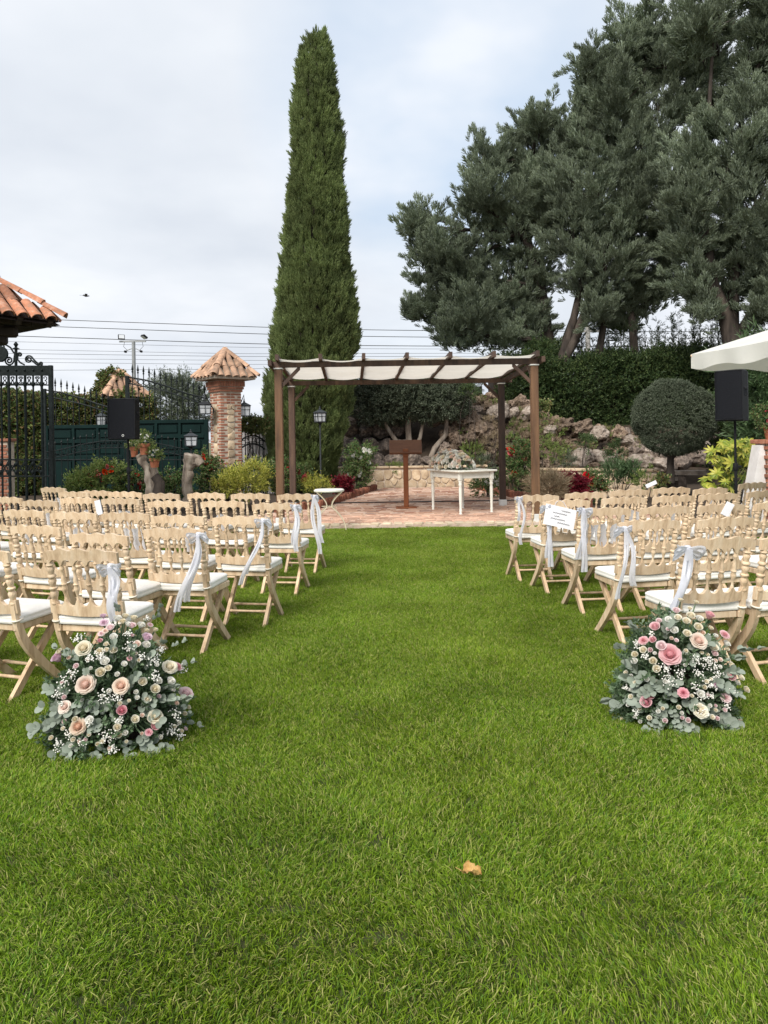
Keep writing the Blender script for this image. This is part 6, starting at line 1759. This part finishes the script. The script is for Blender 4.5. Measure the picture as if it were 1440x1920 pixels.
# green steel gate leaves with a sweeping spear top
SPEAR = MB(); SPEAR.lathe([(.011, 0), (.026, .035), (.013, .06), (.030, .09), (.022, .13), (.002, .24)], 7)
def gate_leaf(label, d, x0, x1, ytop0, ytop1, curve, nbar, ylow=892):
    a, b = P(x0, 820, d), P(x1, 820, d)
    t = thing('gate_leaf', ((a.x + b.x) / 2, d, 0), label, 'gate', 0, 'green steel gate leaves with spear tops')
    o = Vector(t.location)
    za, zb = P(x0, ytop0, d).z, P(x1, ytop1, d).z; z = (za + zb) / 2
    W = b.x - a.x
    m = MB(); m.box((0, .02, z / 2 + .03), (W, .03, z - .06)); m.build('sheet', M_['greengate'], t)
    for (cx, w_) in ((-W / 2 + .05, .10), (W / 2 - .05, .10)):
        m = MB(); m.cbox((cx, -.02, z / 2 + .03), (w_, .06, z - .06), .006); m.build('stile', M_['greengate'], t)
    rails = [z - .04, z - .42, z - .84, .12]
    for zz_ in rails:
        m = MB(); m.cbox((0, -.018, zz_), (W - .21, .05, .09), .006); m.build('rail', M_['greengate'], t)
    n = max(2, int(round(W / .75)))
    for i in range(n):
        w_ = (W - .25) / n
        for zt, zb_ in zip(rails, rails[1:]):
            h_ = zt - zb_ - .19
            if h_ < .08: continue
            m = MB(); m.cbox((-W / 2 + .125 + w_ * (i + .5), -.008, (zt + zb_) / 2), (w_ - .14, .03, h_), .012); m.build('panel', M_['greengate'], t)
        if i:
            m = MB(); m.cbox((-W / 2 + .125 + w_ * i, -.018, z / 2 + .03), (.07, .045, z - .2), .006); m.build('stile', M_['greengate'], t)
    def cy(x):
        for (xa, ya), (xb, yb) in zip(curve, curve[1:]):
            if xa <= x <= xb:
                k = (x - xa) / (xb - xa); k = k * k * (3 - 2 * k) if len(curve) == 2 else k
                return ya + (yb - ya) * k
        return curve[-1][1]
    for off, rad in ((0, .022), (11, .018)):
        m = MB(); m.tube([P(x, cy(x) + off + (0 if off == 0 else 1.5 * math.sin((x - curve[0][0]) * .05)), d) - o for x in np.linspace(curve[0][0], curve[-1][0], 22)], rad, 6); m.build('sweep_rail', M_['iron'], t, smooth=True)
    for i in range(nbar):
        x = curve[0][0] + 3 + (curve[-1][0] - curve[0][0] - 4) * (i + .5) / nbar
        top = P(x, cy(x) - 9, d) - o
        m = MB(); m.tube([(top.x, 0, z), (top.x, 0, top.z)], .012, 6); m.add([Vector(q) + Vector((top.x, 0, top.z)) for q in SPEAR.v], SPEAR.f)
        m.lathe([(.012, -.03), (.026, 0), (.012, .03)], 6, Matrix.Translation((top.x, 0, (z + top.z) / 2))); m.build('spear_bar', M_['iron'], t, smooth=50)
    for i in range(nbar - 1):     # rings between the two sweeping rails
        x = curve[0][0] + 3 + (curve[-1][0] - curve[0][0] - 4) * (i + 1) / nbar
        m = MB(); m.tube(spiral(P(x, cy(x) + 5.5, d) - o, .062, .062, 1, 0, 11), .008, 4, False); m.build('ring', M_['iron'], t, smooth=True)
    return t
g1 = gate_leaf('dark green panelled gate leaf right of the speaker, touching the brick pillar', 19.0, 240, 391, 785, 790, [(240, 707), (275, 713), (310, 723), (345, 736), (390, 748)], 14)
m = MB(); q = P(239, 705, 19.0) - Vector(g1.location); m.cbox((q.x, -.02, q.z / 2), (.09, .09, q.z), .008); m.build('gate_post', M_['iron'], g1)
g2 = gate_leaf('dark green panelled gate leaf between the iron gate and the speaker', 19.3, 84, 238, 797, 797, [(84, 731), (115, 736), (150, 746), (185, 758), (232, 772)], 13)
m = MB(); q = P(84, 729, 19.3) - Vector(g2.location); m.cbox((q.x, -.02, q.z / 2), (.08, .08, q.z), .008); m.build('gate_post', M_['iron'], g2)

# arched iron railing in front of the green gate
def arch_rail(label, d, curve, ybase, nbar, name='iron_railing'):
    a = P((curve[0][0] + curve[-1][0]) / 2, 820, d)
    t = thing(name, (a.x, d, 0), label, 'railing', 0, 'low wrought iron railings')
    o = Vector(t.location)
    xs = [c[0] for c in curve]; ys = [c[1] for c in curve]
    f = lambda x: float(np.interp(x, xs, ys))
    for off in (0, 13):
        m = MB(); m.tube([P(x, f(x) + off, d) - o for x in np.linspace(xs[0], xs[-1], 26)], .013, 5); m.build('rail', M_['iron'], t, smooth=True)
    m = MB(); m.tube([P(xs[0], ybase, d) - o, P(xs[-1], ybase, d) - o], .013, 5); m.build('rail', M_['iron'], t)
    for i in range(nbar):
        x = xs[0] + (xs[-1] - xs[0]) * (i + .5) / nbar
        p = P(x, f(x), d) - o
        m = MB(); m.tube(spiral(P(x, f(x) + 6.5, d) - o, .075, .02, 1.1, R(90), 14), .009, 4); m.build('scroll', M_['iron'], t, smooth=True)
        m = MB(); m.tube([(p.x, 0, 0.0), (p.x, 0, p.z + .16)], .010, 5); m.lathe([(.010, 0), (.024, .02), (.010, .05), (.0, .08)], 6, Matrix.Translation((p.x, 0, p.z + .15))); m.lathe([(.010, -.03), (.02, 0), (.010, .03)], 6, Matrix.Translation((p.x, 0, p.z * .55)))
        m.build('baluster', M_['iron'], t, smooth=50)
    return t
arch_rail('arched wrought iron railing with small scrolls before the green gate', 17.2, [(86, 848), (110, 844), (150, 834), (190, 827), (240, 826), (290, 830), (345, 842)], 862, 22)
# small arched gate in the white wall
WD = 20.0
ww = thing('garden_wall', (P(475, 820, WD + .35).x, WD + .35, 0), 'white plastered wall behind the small arched gate', 'wall')
m = MB(); z = P(470, 806, WD).z; m.cbox((0, 0, z / 2), (1.6, .22, z), .01); m.build('plaster', M_['plaster'], ww)
m = MB(); m.cbox((0, 0, z + .04), (1.7, .32, .08), .01); m.build('coping', M_['tile'], ww)
ag = thing('arched_gate', (P(472, 820, WD).x, WD, 0), 'small arched black iron gate in front of the white wall', 'gate')
o = Vector(ag.location)
fa = lambda x: 828 - 11 * max(0, 1 - ((x - 473) / 24) ** 2)
for off in (0, 15):
    m = MB(); m.tube([P(x, fa(x) + off, WD) - o for x in np.linspace(449, 497, 16)], .022, 6); m.build('arch_rail', M_['iron'], ag, smooth=True)
for i, x in enumerate(np.linspace(453, 493, 7)):
    tp_ = P(x, fa(x) - 8, WD) - o
    m = MB(); m.tube([(tp_.x, 0, .05), (tp_.x, 0, tp_.z)], .014, 6); m.add([Vector(q) + Vector((tp_.x, 0, tp_.z)) for q in SPEAR.v], SPEAR.f); m.build('spear_bar', M_['iron'], ag, smooth=50)
    if i < 6:
        m = MB(); m.tube(spiral(P(x + 3.4, fa(x + 3.4) + 7.5, WD) - o, .06, .06, 1, 0, 11), .010, 4, False); m.build('ring', M_['iron'], ag, smooth=True)
for yy in (880,):
    m = MB(); m.tube([P(450, yy, WD) - o, P(496, yy, WD) - o], .02, 6); m.build('rail', M_['iron'], ag)

# ------------------------------------------------------------------ lanterns
def lantern(label, px, ytop, ybot, d, wpx, mount=None, rz=0.3, pole=None):
    """Four sided lantern with a pyramid cap; mount = photo point of the bracket's root, pole = stand to the ground."""
    p = P(px, ybot, d); k = d / F
    H, W = (ybot - ytop) * k, wpx * k
    t = thing('lantern', p, label, 'lantern', rz, 'grey iron lanterns')
    hb = H * .66
    w0, w1 = W * .40, W * .46
    m = MB()
    for sx in (-1, 1):
        for sy in (-1, 1): m.bar([(sx * w0, sy * w0, 0), (sx * w1, sy * w1, hb)], (1, 0, 0), .016, .016)
    for z, w_ in ((0, w0), (hb, w1)):
        for s_ in (-1, 1):
            m.box((0, s_ * w_, z), (2 * w_ + .018, .018, .018)); m.box((s_ * w_, 0, z), (.018, 2 * w_ - .02, .018))
    for s_ in (-1, 1):      # glazing bars
        m.box((0, s_ * (w0 + w1) / 2, hb / 2), (.009, .014 + (w1 - w0), hb - .02)); m.box((s_ * (w0 + w1) / 2, 0, hb / 2), (.014 + (w1 - w0), .009, hb - .02))
        m.box((0, s_ * (w0 + w1) / 2, hb * .62), (2 * w0, .012, .009)); m.box((s_ * (w0 + w1) / 2, 0, hb * .62), (.012, 2 * w0, .009))
    m.build('frame', M_['lampiron'], t)
    for s_ in range(4):
        M = Matrix.Rotation(PI / 2 * s_, 4, 'Z')
        m = MB(); m.add([(-w0 + .012, -w0 + .006, .012), (w0 - .012, -w0 + .006, .012), (w1 - .012, -w1 + .006, hb - .012), (-w1 + .012, -w1 + .006, hb - .012), (-w0 + .012, -w0 + .012, .012), (w0 - .012, -w0 + .012, .012), (w1 - .012, -w1 + .012, hb - .012), (-w1 + .012, -w1 + .012, hb - .012)],
                        [(0, 1, 2, 3), (7, 6, 5, 4), (0, 4, 5, 1), (3, 2, 6, 7), (0, 3, 7, 4), (1, 5, 6, 2)], M); m.build('pane', M_['lampglass'], t)
    m = MB(); we = W * .56
    m.add([(-we, -we, hb + .01), (we, -we, hb + .01), (we, we, hb + .01), (-we, we, hb + .01), (-.025, -.025, H * .92), (.025, -.025, H * .92), (.025, .025, H * .92), (-.025, .025, H * .92)], [(3, 2, 1, 0), (4, 5, 6, 7), (0, 1, 5, 4), (1, 2, 6, 5), (2, 3, 7, 6), (3, 0, 4, 7)])
    m.build('cap', M_['lampiron'], t)
    m = MB(); m.lathe([(.02, 0), (.03, .02), (.012, .04), (.02, .06), (0, .08)], 8, Matrix.Translation((0, 0, H * .92))); m.build('finial', M_['lampiron'], t, smooth=True)
    inv = Matrix.Rotation(-rz, 3, 'Z')
    if mount:
        q = inv @ (Vector(mount) - p)
        m = MB(); m.tube([q, q + Vector((0, 0, .12)), (q + Vector((0, 0, H + .2))) * .5, Vector((0, 0, H + .16)), Vector((0, 0, H * .95))], .014, 6); m.build('bracket', M_['lampiron'], t, smooth=True)
    if pole:
        m = MB(); m.tube([(0, 0, -p.z), (0, 0, -p.z + .1), (0, 0, -.03)], [.05, pole, pole * .8], 8); m.lathe([(pole, -.06), (W * .3, -.02), (W * .4, -.009)], 8); m.build('pole', M_['lampiron'], t, smooth=40)
    return t
lantern('grey lantern on the gate side of the tall brick pillar', 384, 750, 776, 18.2, 24, mount=P(400, 775, 18.45))
lantern('dark lantern on the far right side of the tall brick pillar', 458, 752, 780, 18.8, 22, mount=P(447, 770, 18.75))
lantern('pale lantern on a post in front of the green gate', 358, 809, 836, 17.6, 24, pole=.025)
lantern('dim lantern against the ivy hedge, left of the speaker', 191, 772, 798, 20.2, 18, pole=.03, rz=.1)
lp_ = lantern('slim garden lamp post standing in front of the cypress', 600, 766, 791, 17.9, 19, pole=.022, rz=.5)

# ================================================================== SPEAKERS
def speaker(label, pos, w_, h_, dp, rz, grille=True, logo=False):
    t = thing('speaker', pos, label, 'speaker', rz, 'black loudspeakers')
    fy = -dp / 2
    m = MB()
    q = [(-w_ / 2, fy), (w_ / 2, fy), (w_ / 2, fy + dp * .42), (w_ * .30, fy + dp), (-w_ * .30, fy + dp), (-w_ / 2, fy + dp * .42)]
    m.prism(q, 0, h_ * .97); m.prism([(x * .96, y * .96) for x, y in q], h_ * .97, h_, inset=.06); m.prism([(x * .98, y * .98) for x, y in q], -.012, 0)
    m.build('cabinet', M_['speaker'], t)
    m = MB(); m.grid(lambda u, v: ((u - .5) * w_ * .955, fy - .006 - .014 * math.sin(PI * u) ** .5 * 1.0, h_ * (.025 + .94 * v)), 14, 4)
    m.build('grille', M_['grille'], t, smooth=True)
    m = MB()
    for sx in (-1, 1): m.cbox((sx * w_ * .487, fy - .006, h_ * .495), (w_ * .025, .02, h_ * .97), .006)
    for z in (.012, .978): m.cbox((0, fy - .006, h_ * z), (w_ * .95, .02, h_ * .024), .006)
    m.build('bezel', M_['speaker'], t)
    if logo:
        m = MB(); Mx = Matrix.Translation((.03, fy - .022, h_ * .085)) @ Matrix.Rotation(R(90), 4, 'X')
        m.lathe([(0, -.003), (.020, -.003), (.020, .003), (0, .003)], 16, Mx); bd = m.build('badge', M_['metalwhite'], t)
        m = MB(); m.lathe([(0, .003), (.011, .003), (.011, .005), (0, .005)], 12, Mx); m.box((0, .0, .0), (.006, .024, .011), Mx); m.build('badge_mark', M_['speaker'], bd)
    for sx in (-1, 1):
        m = MB(); m.cbox((sx * (w_ * .485), fy + dp * .24, h_ * .56), (w_ * .05, dp * .24, h_ * .16), .008, None); m.build('handle', M_['grille'], t)
        m = MB(); m.cbox((sx * w_ * .50, fy + dp * .24, h_ * .63), (w_ * .05, dp * .26, .03), .010); m.build('handle_grip', M_['speaker'], t)
    return t
def stand(label, x, y, ztop, legs_h=.75):
    t = thing('speaker_stand', (x, y, 0), label, 'speaker stand', 0, 'black tripod speaker stands')
    m = MB(); m.tube([(0, 0, .35), (0, 0, 1.05)], .021, 10); m.build('lower_tube', M_['speaker'], t, smooth=40)
    m = MB(); m.tube([(0, 0, 1.0), (0, 0, ztop)], .016, 10); m.build('upper_tube', M_['speaker'], t, smooth=40)
    m = MB(); m.lathe([(.03, -.05), (.034, -.03), (.034, .03), (.03, .05)], 12, Matrix.Translation((0, 0, 1.03))); m.build('collar', M_['speaker'], t, smooth=40)
    m = MB(); m.cbox((.045, -.02, 1.03), (.05, .02, .03), .006); m.build('knob', M_['speaker'], t)
    m = MB(); m.lathe([(.03, -.04), (.034, 0), (.03, .04)], 12, Matrix.Translation((0, 0, .62))); m.build('collar', M_['speaker'], t, smooth=40)
    for k in range(3):
        a = R(20 + 120 * k); e = Vector((math.cos(a), math.sin(a), 0))
        m = MB(); m.tube([e * .03 + Vector((0, 0, .64)), e * .50 + Vector((0, 0, .015))], .011, 7); m.build('leg', M_['speaker'], t, smooth=40)
        m = MB(); m.tube([e * .025 + Vector((0, 0, .36)), e * .27 + Vector((0, 0, .325))], .008, 6); m.build('brace', M_['speaker'], t, smooth=40)
    return t
SL = P(238, 823, 12.0)
speaker('black loudspeaker facing the lens, in front of the green gate', (SL.x, SL.y, SL.z), .455, .645, .36, R(-6), logo=True)
stand('black tripod stand under the loudspeaker by the green gate', SL.x + .02, SL.y, SL.z - .012)
SR = P(1378, 788, 10.2)
speaker('black loudspeaker turned sideways below the white parasol', (SR.x, SR.y, SR.z), .37, .68, .36, R(-48))
stand('black tripod stand under the sideways loudspeaker by the parasol', SR.x, SR.y, SR.z - .012)

# ================================================================== PARASOL (right edge)
UA = P(1296, 689, 8.0)
e1_ = Vector((.07, -1.0, 0)).normalized(); e0_ = Vector((.985, .17, 0)).normalized()
par = thing('parasol', (UA.x + (e1_ * 1.5 + e0_ * 1.5).x, UA.y + (e1_ * 1.5 + e0_ * 1.5).y, 0), 'large white square parasol reaching in over the right rows', 'parasol')
o = Vector(par.location)
cor = [UA, UA + e0_ * 3, UA + e1_ * 3 + e0_ * 3, UA + e1_ * 3]
zc = UA.z + .14
ap = Vector((0, 0, zc + .50))
for i in range(4):
    a, b = cor[i] - o, cor[(i + 1) % 4] - o
    a = Vector((a.x, a.y, zc)); b = Vector((b.x, b.y, zc))
    def cf(u, v, a=a, b=b):
        p = a.lerp(b, u).lerp(ap, v); return p + Vector((0, 0, -.10 * math.sin(PI * u) * (1 - v) * (.4 + v)))
    m = MB(); m.grid(cf, 16, 8); m.build('canopy_panel', M_['parasol'], par, smooth=True)
    outn = ((a + b) / 2); outn.z = 0; outn.normalize()
    def vf(u, v, a=a, b=b, outn=outn):
        p = a.lerp(b, u) + Vector((0, 0, -.10 * math.sin(PI * u) * .4))
        return p + Vector((0, 0, -.15 * (1 - v) * (1 + .12 * math.sin(u * 22)))) + outn * (.015 * math.sin(u * 31) * (1 - v))
    m = MB(); m.grid(vf, 40, 3); m.build('valance', M_['parasol'], par, smooth=True)
    m = MB(); m.tube([a + Vector((0, 0, -.02)), ap + Vector((0, 0, -.06))], .014, 6); m.build('rib', M_['chair'], par)
m = MB(); m.tube([(0, 0, 0), (0, 0, zc + .55)], .03, 12); m.build('pole', M_['chair'], par, smooth=40)
m = MB(); m.cbox((0, 0, .04), (.6, .6, .08), .02); m.build('base', M_['pole'], par)

# brick post with a white buttress and a red pot at the right edge
rp = P(1452, 820, 12.2)
bp_ = thing('brick_pillar', (rp.x, 12.2, 0), 'low brick pillar with white buttress at the right edge', 'pillar')
hh = P(1445, 832, 12.2).z
m = MB(); m.box((0, 0, hh / 2), (.42, .42, hh)); m.build('mortar_core', M_['mortar'], bp_)
for i in range(int(hh / .075)):
    for k in (-1, 0, 1):
        place('brick', BR, bp_, (k * .148 + (.03 if i % 2 else -.03) * (k != 0), -.175, .04 + i * .075), (0, 0, 0), (.138, .10, .055))
        place('brick', BR, bp_, (-.175, k * .148 + (.03 if i % 2 else -.03) * (k != 0), .04 + i * .075), (0, 0, 0), (.10, .138, .055))
m = MB(); m.cbox((0, 0, hh + .035), (.54, .54, .07), .01); m.build('cap_slab', M_['brick'], bp_)
m = MB(); m.prism([(-.55, 0), (-.22, 0), (-.22, hh - .02), (-.30, hh - .02)], -.14, .14, Matrix.Rotation(R(90), 4, 'X')); m.build('buttress', M_['plaster'], bp_)
pt_ = thing('flower_pot', (rp.x - .02, 12.2, hh + .07), 'red clay pot standing on the brick pillar at the right edge', 'flower pot')
m = MB(); m.lathe([(0, 0), (.11, 0), (.14, .18), (.16, .185), (.16, .24), (.14, .24), (.12, .2), (0, .2)], 16); m.build('pot', M_['terracotta'], pt_, smooth=40)
p_, d_ = lobe_points([(0, 0, .34, .18, .18, .14)], 200, .3)
tag(scatter('plant', 'rose', V['rose'], p_, aim(d_ + np.array([0, 0, 1])), nrs.uniform(.4, .7, len(p_)), pt_), kind='stuff')
for i in range(10):
    n_ = rdir(.9, Vector((0, -.3, .6))); place('flower', bloom('bed', 'red'), pt_, Vector((0, 0, .34)) + n_ * .17, n_.to_track_quat('Z', 'Y').to_euler(), .03)

# ================================================================== POLES AND WIRES
fp = P(253, 820, 42)
ft = thing('floodlight_pole', (fp.x, 42, 0), 'grey mast with two floodlights behind the garden', 'mast')
zt = P(253, 640, 42).z
m = MB(); m.tube([(0, 0, 0), (0, 0, zt)], [.14, .10], 10); m.build('mast', M_['zinc'], ft, smooth=40)
m = MB(); m.cbox((-.05, 0, zt), (1.5, .09, .09), .01); m.build('crossbar', M_['zinc'], ft)
for x, rz_, ry_ in ((-.66, .5, -20), (.62, -.8, 55)):
    m = MB(); Mx = Matrix.Translation((x, -.05, zt + .24)) @ Matrix.Rotation(rz_, 4, 'Z') @ Matrix.Rotation(R(ry_), 4, 'X')
    m.cbox((0, 0, 0), (.36, .12, .30), .02, Mx); fl = m.build('floodlight', M_['speaker'], ft)
    m = MB(); m.cbox((0, -.065, 0), (.29, .012, .23), .004, Mx); m.build('lens', M_['lampglass'], fl)
m = MB(); m.tube([(-.42, 0, zt - .52), (-.15, 0, zt - .42), (.15, 0, zt - .42), (.42, 0, zt - .56)], .025, 6); m.build('camera_arm', M_['zinc'], ft)
for x in (-.44, .44):
    m = MB(); m.cbox((x, -.06, zt - .58), (.12, .22, .12), .03); m.build('camera', M_['speaker'], ft)
for x in (-.5, .5):
    m = MB(); m.tube([(x, -.03, zt - .05), (x * 1.1, -.03, zt - .3), (x * .7, -.03, zt - .5)], .012, 5); m.build('cable', M_['wire'], ft)
up_ = P(1105, 820, 46)
ut = thing('utility_pole', (up_.x, 46, 0), 'pale concrete utility pole seen between the conifer trunks', 'utility pole')
zt2 = P(1105, 612, 46).z
m = MB(); m.tube([(0, 0, 0), (0, 0, zt2)], [.20, .15], 10); m.build('pole', M_['pole'], ut, smooth=40)
m = MB(); m.cbox((0, 0, zt2 - .3), (1.8, .12, .12), .01); m.build('crossarm', M_['pole'], ut)
m = MB()
for x in (-.8, -.4, .4, .8): m.lathe([(.03, 0), (.06, .05), (.03, .09), (.05, .13), (.02, .18)], 8, Matrix.Translation((x, 0, zt2 - .24)))
m.build('insulators', M_['lampglass'], ut, smooth=True)
ORDW = ['topmost', 'second', 'third', 'fourth', 'fifth', 'sixth', 'seventh', 'eighth', 'lowest']
WIRES = [(600, 613, 622, .020), (613, 626, 634, .020), (633, 645, 650, .022), (643, 652, 655, .010), (657, 664, 662, .010), (664, 669, 668, .012), (673, 676, 676, .010), (680, 684, 680, .010), (694, 692, 684, .011)]
for i, (ya, yb, yc, r_) in enumerate(WIRES):
    d = 46 + i * .3
    pts = []
    for x in np.linspace(-900, 2200, 60):
        # hangs between far masts, lowest a little right of the cypress
        u = (x - 120) / 360
        y = ya + (yb - ya) * u if x < 480 else yb + (yc - yb) * (1 - math.exp(-(x - 480) / 220))
        pts.append(P(x, y, d))
    # smooth
    for _ in range(4): pts = [pts[0]] + [(pts[k - 1] + pts[k] * 2 + pts[k + 1]) / 4 for k in range(1, len(pts) - 1)] + [pts[-1]]
    m = MB(); m.tube(pts, r_, 5)
    tag(m.build('power_line', M_['wire']), '%s of the dark power lines crossing the sky behind the cypress' % ORDW[i], 'power line', 'power lines across the sky')

# bird
bp0 = P(161, 555, 24)
bd = thing('bird', bp0, 'small grey bird flying above the power lines', 'bird', 0.6)
m = MB(); m.tube([(-.11, 0, .01), (-.07, 0, .015), (0, 0, 0), (.06, 0, .005), (.09, 0, .012), (.115, 0, .008)], [.004, .022, .032, .020, .018, .003], 8)
m.add([(-.10, -.01, .012), (-.10, .01, .012), (-.19, .03, .008), (-.19, -.03, .008)], [(0, 1, 2, 3)])
for s_ in (-1, 1):
    m.add([(.04, s_ * .02, .012), (-.04, s_ * .02, .012), (-.05, s_ * .09, .06), (.03, s_ * .09, .055), (-.06, s_ * .17, .04), (-.01, s_ * .17, .042), (.04, s_ * .02, .004), (-.04, s_ * .02, .004), (-.05, s_ * .09, .053), (.03, s_ * .09, .048)], [(0, 1, 2, 3), (3, 2, 4, 5), (6, 9, 8, 7), (9, 5, 4, 8)])
m.build('body', M_['feather'], bd, smooth=50)

# dry leaf on the grass
lf = G(885, 1637, .05)
m = MB()
def lfn(u, v):
    uu = u * 2 - 1; w_ = .024 * math.sin(PI * min(.98, v * .95 + .04)) ** .7 * (1 + .22 * math.cos(v * 26))
    return (.062 * (v - .5) + .004 * uu, uu * w_, .020 * abs(uu) ** 1.4 + .006 * math.sin(v * 5 + uu) + .005 * math.sin(uu * 6 + v * 9))
m.grid(lfn, 8, 12)
m.tube([(-.031, 0, .003), (-.045, .004, .008), (-.055, .002, .016)], .0012, 5)
dl = m.build('dry_leaf', M_['deadleaf'], None, smooth=True, loc=lf, rot=(R(12), R(-10), R(-25)))
tag(dl, 'curled tan dry leaf lying alone on the front grass', 'leaf')

# ================================================================== GRASS
def grass_patch(n, size, hmin, hmax, wd_, lean):
    m = MB()
    ld = rnd.uniform(0, 2 * PI)
    vv, ff = [], []
    for i in range(n):
        x, y = rnd.uniform(-size / 2, size / 2), rnd.uniform(-size / 2, size / 2)
        h = rnd.uniform(hmin, hmax); th = rnd.uniform(0, 2 * PI)
        a = ld + rnd.gauss(0, 1.0); k = abs(rnd.gauss(lean, .30)) * h
        lx, ly = math.cos(a) * k, math.sin(a) * k
        sx, sy = math.cos(th) * wd_ / 2 * rnd.uniform(.7, 1.25), math.sin(th) * wd_ / 2
        b = len(vv)
        zt = h * (1 - .25 * min(1, k / h)); tw = rnd.choice((.55, .7, .15))
        vv += [(x - sx, y - sy, -.004), (x + sx, y + sy, -.004), (x + lx * .44 - sx * .9, y + ly * .44 - sy * .9, h * .52), (x + lx * .44 + sx * .9, y + ly * .44 + sy * .9, h * .52), (x + lx - sx * tw, y + ly - sy * tw, zt), (x + lx + sx * tw, y + ly + sy * tw, zt)]
        ff += [(b, b + 1, b + 3, b + 2), (b + 2, b + 3, b + 5, b + 4)]
    m.add(vv, ff)
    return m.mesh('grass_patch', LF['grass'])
GV = [grass_patch(1200, .34, .012, .036, .0031, .70) for _ in range(6)]
gp_, gr_, gs_ = [], [], []
y = .7
while y < TY - .02:
    half = min(.60 * y + 1.6, 13)
    st_ = .17 if y < 7 else .19
    x = -half
    while x < half:
        gx, gy = x + rnd.uniform(-.05, .05), y + rnd.uniform(-.05, .05)
        if gy < TY - .14:
            k = mnoise.noise(Vector((gx * .9, gy * .9, 0))); k2 = mnoise.noise(Vector((gx * 2.3, gy * 2.3, 7)))
            gp_.append((gx, gy, 0)); gr_.append((0, 0, 2.2 * k * PI + rnd.uniform(-.6, .6))); gs_.append(1 + .22 * k2 + rnd.uniform(-.08, .08))
        x += st_
    y += st_
g = scatter('grass', 'grass', GV, gp_, gr_, gs_)
tag(g, 'short dense green grass of the lawn', 'grass', kind='stuff')
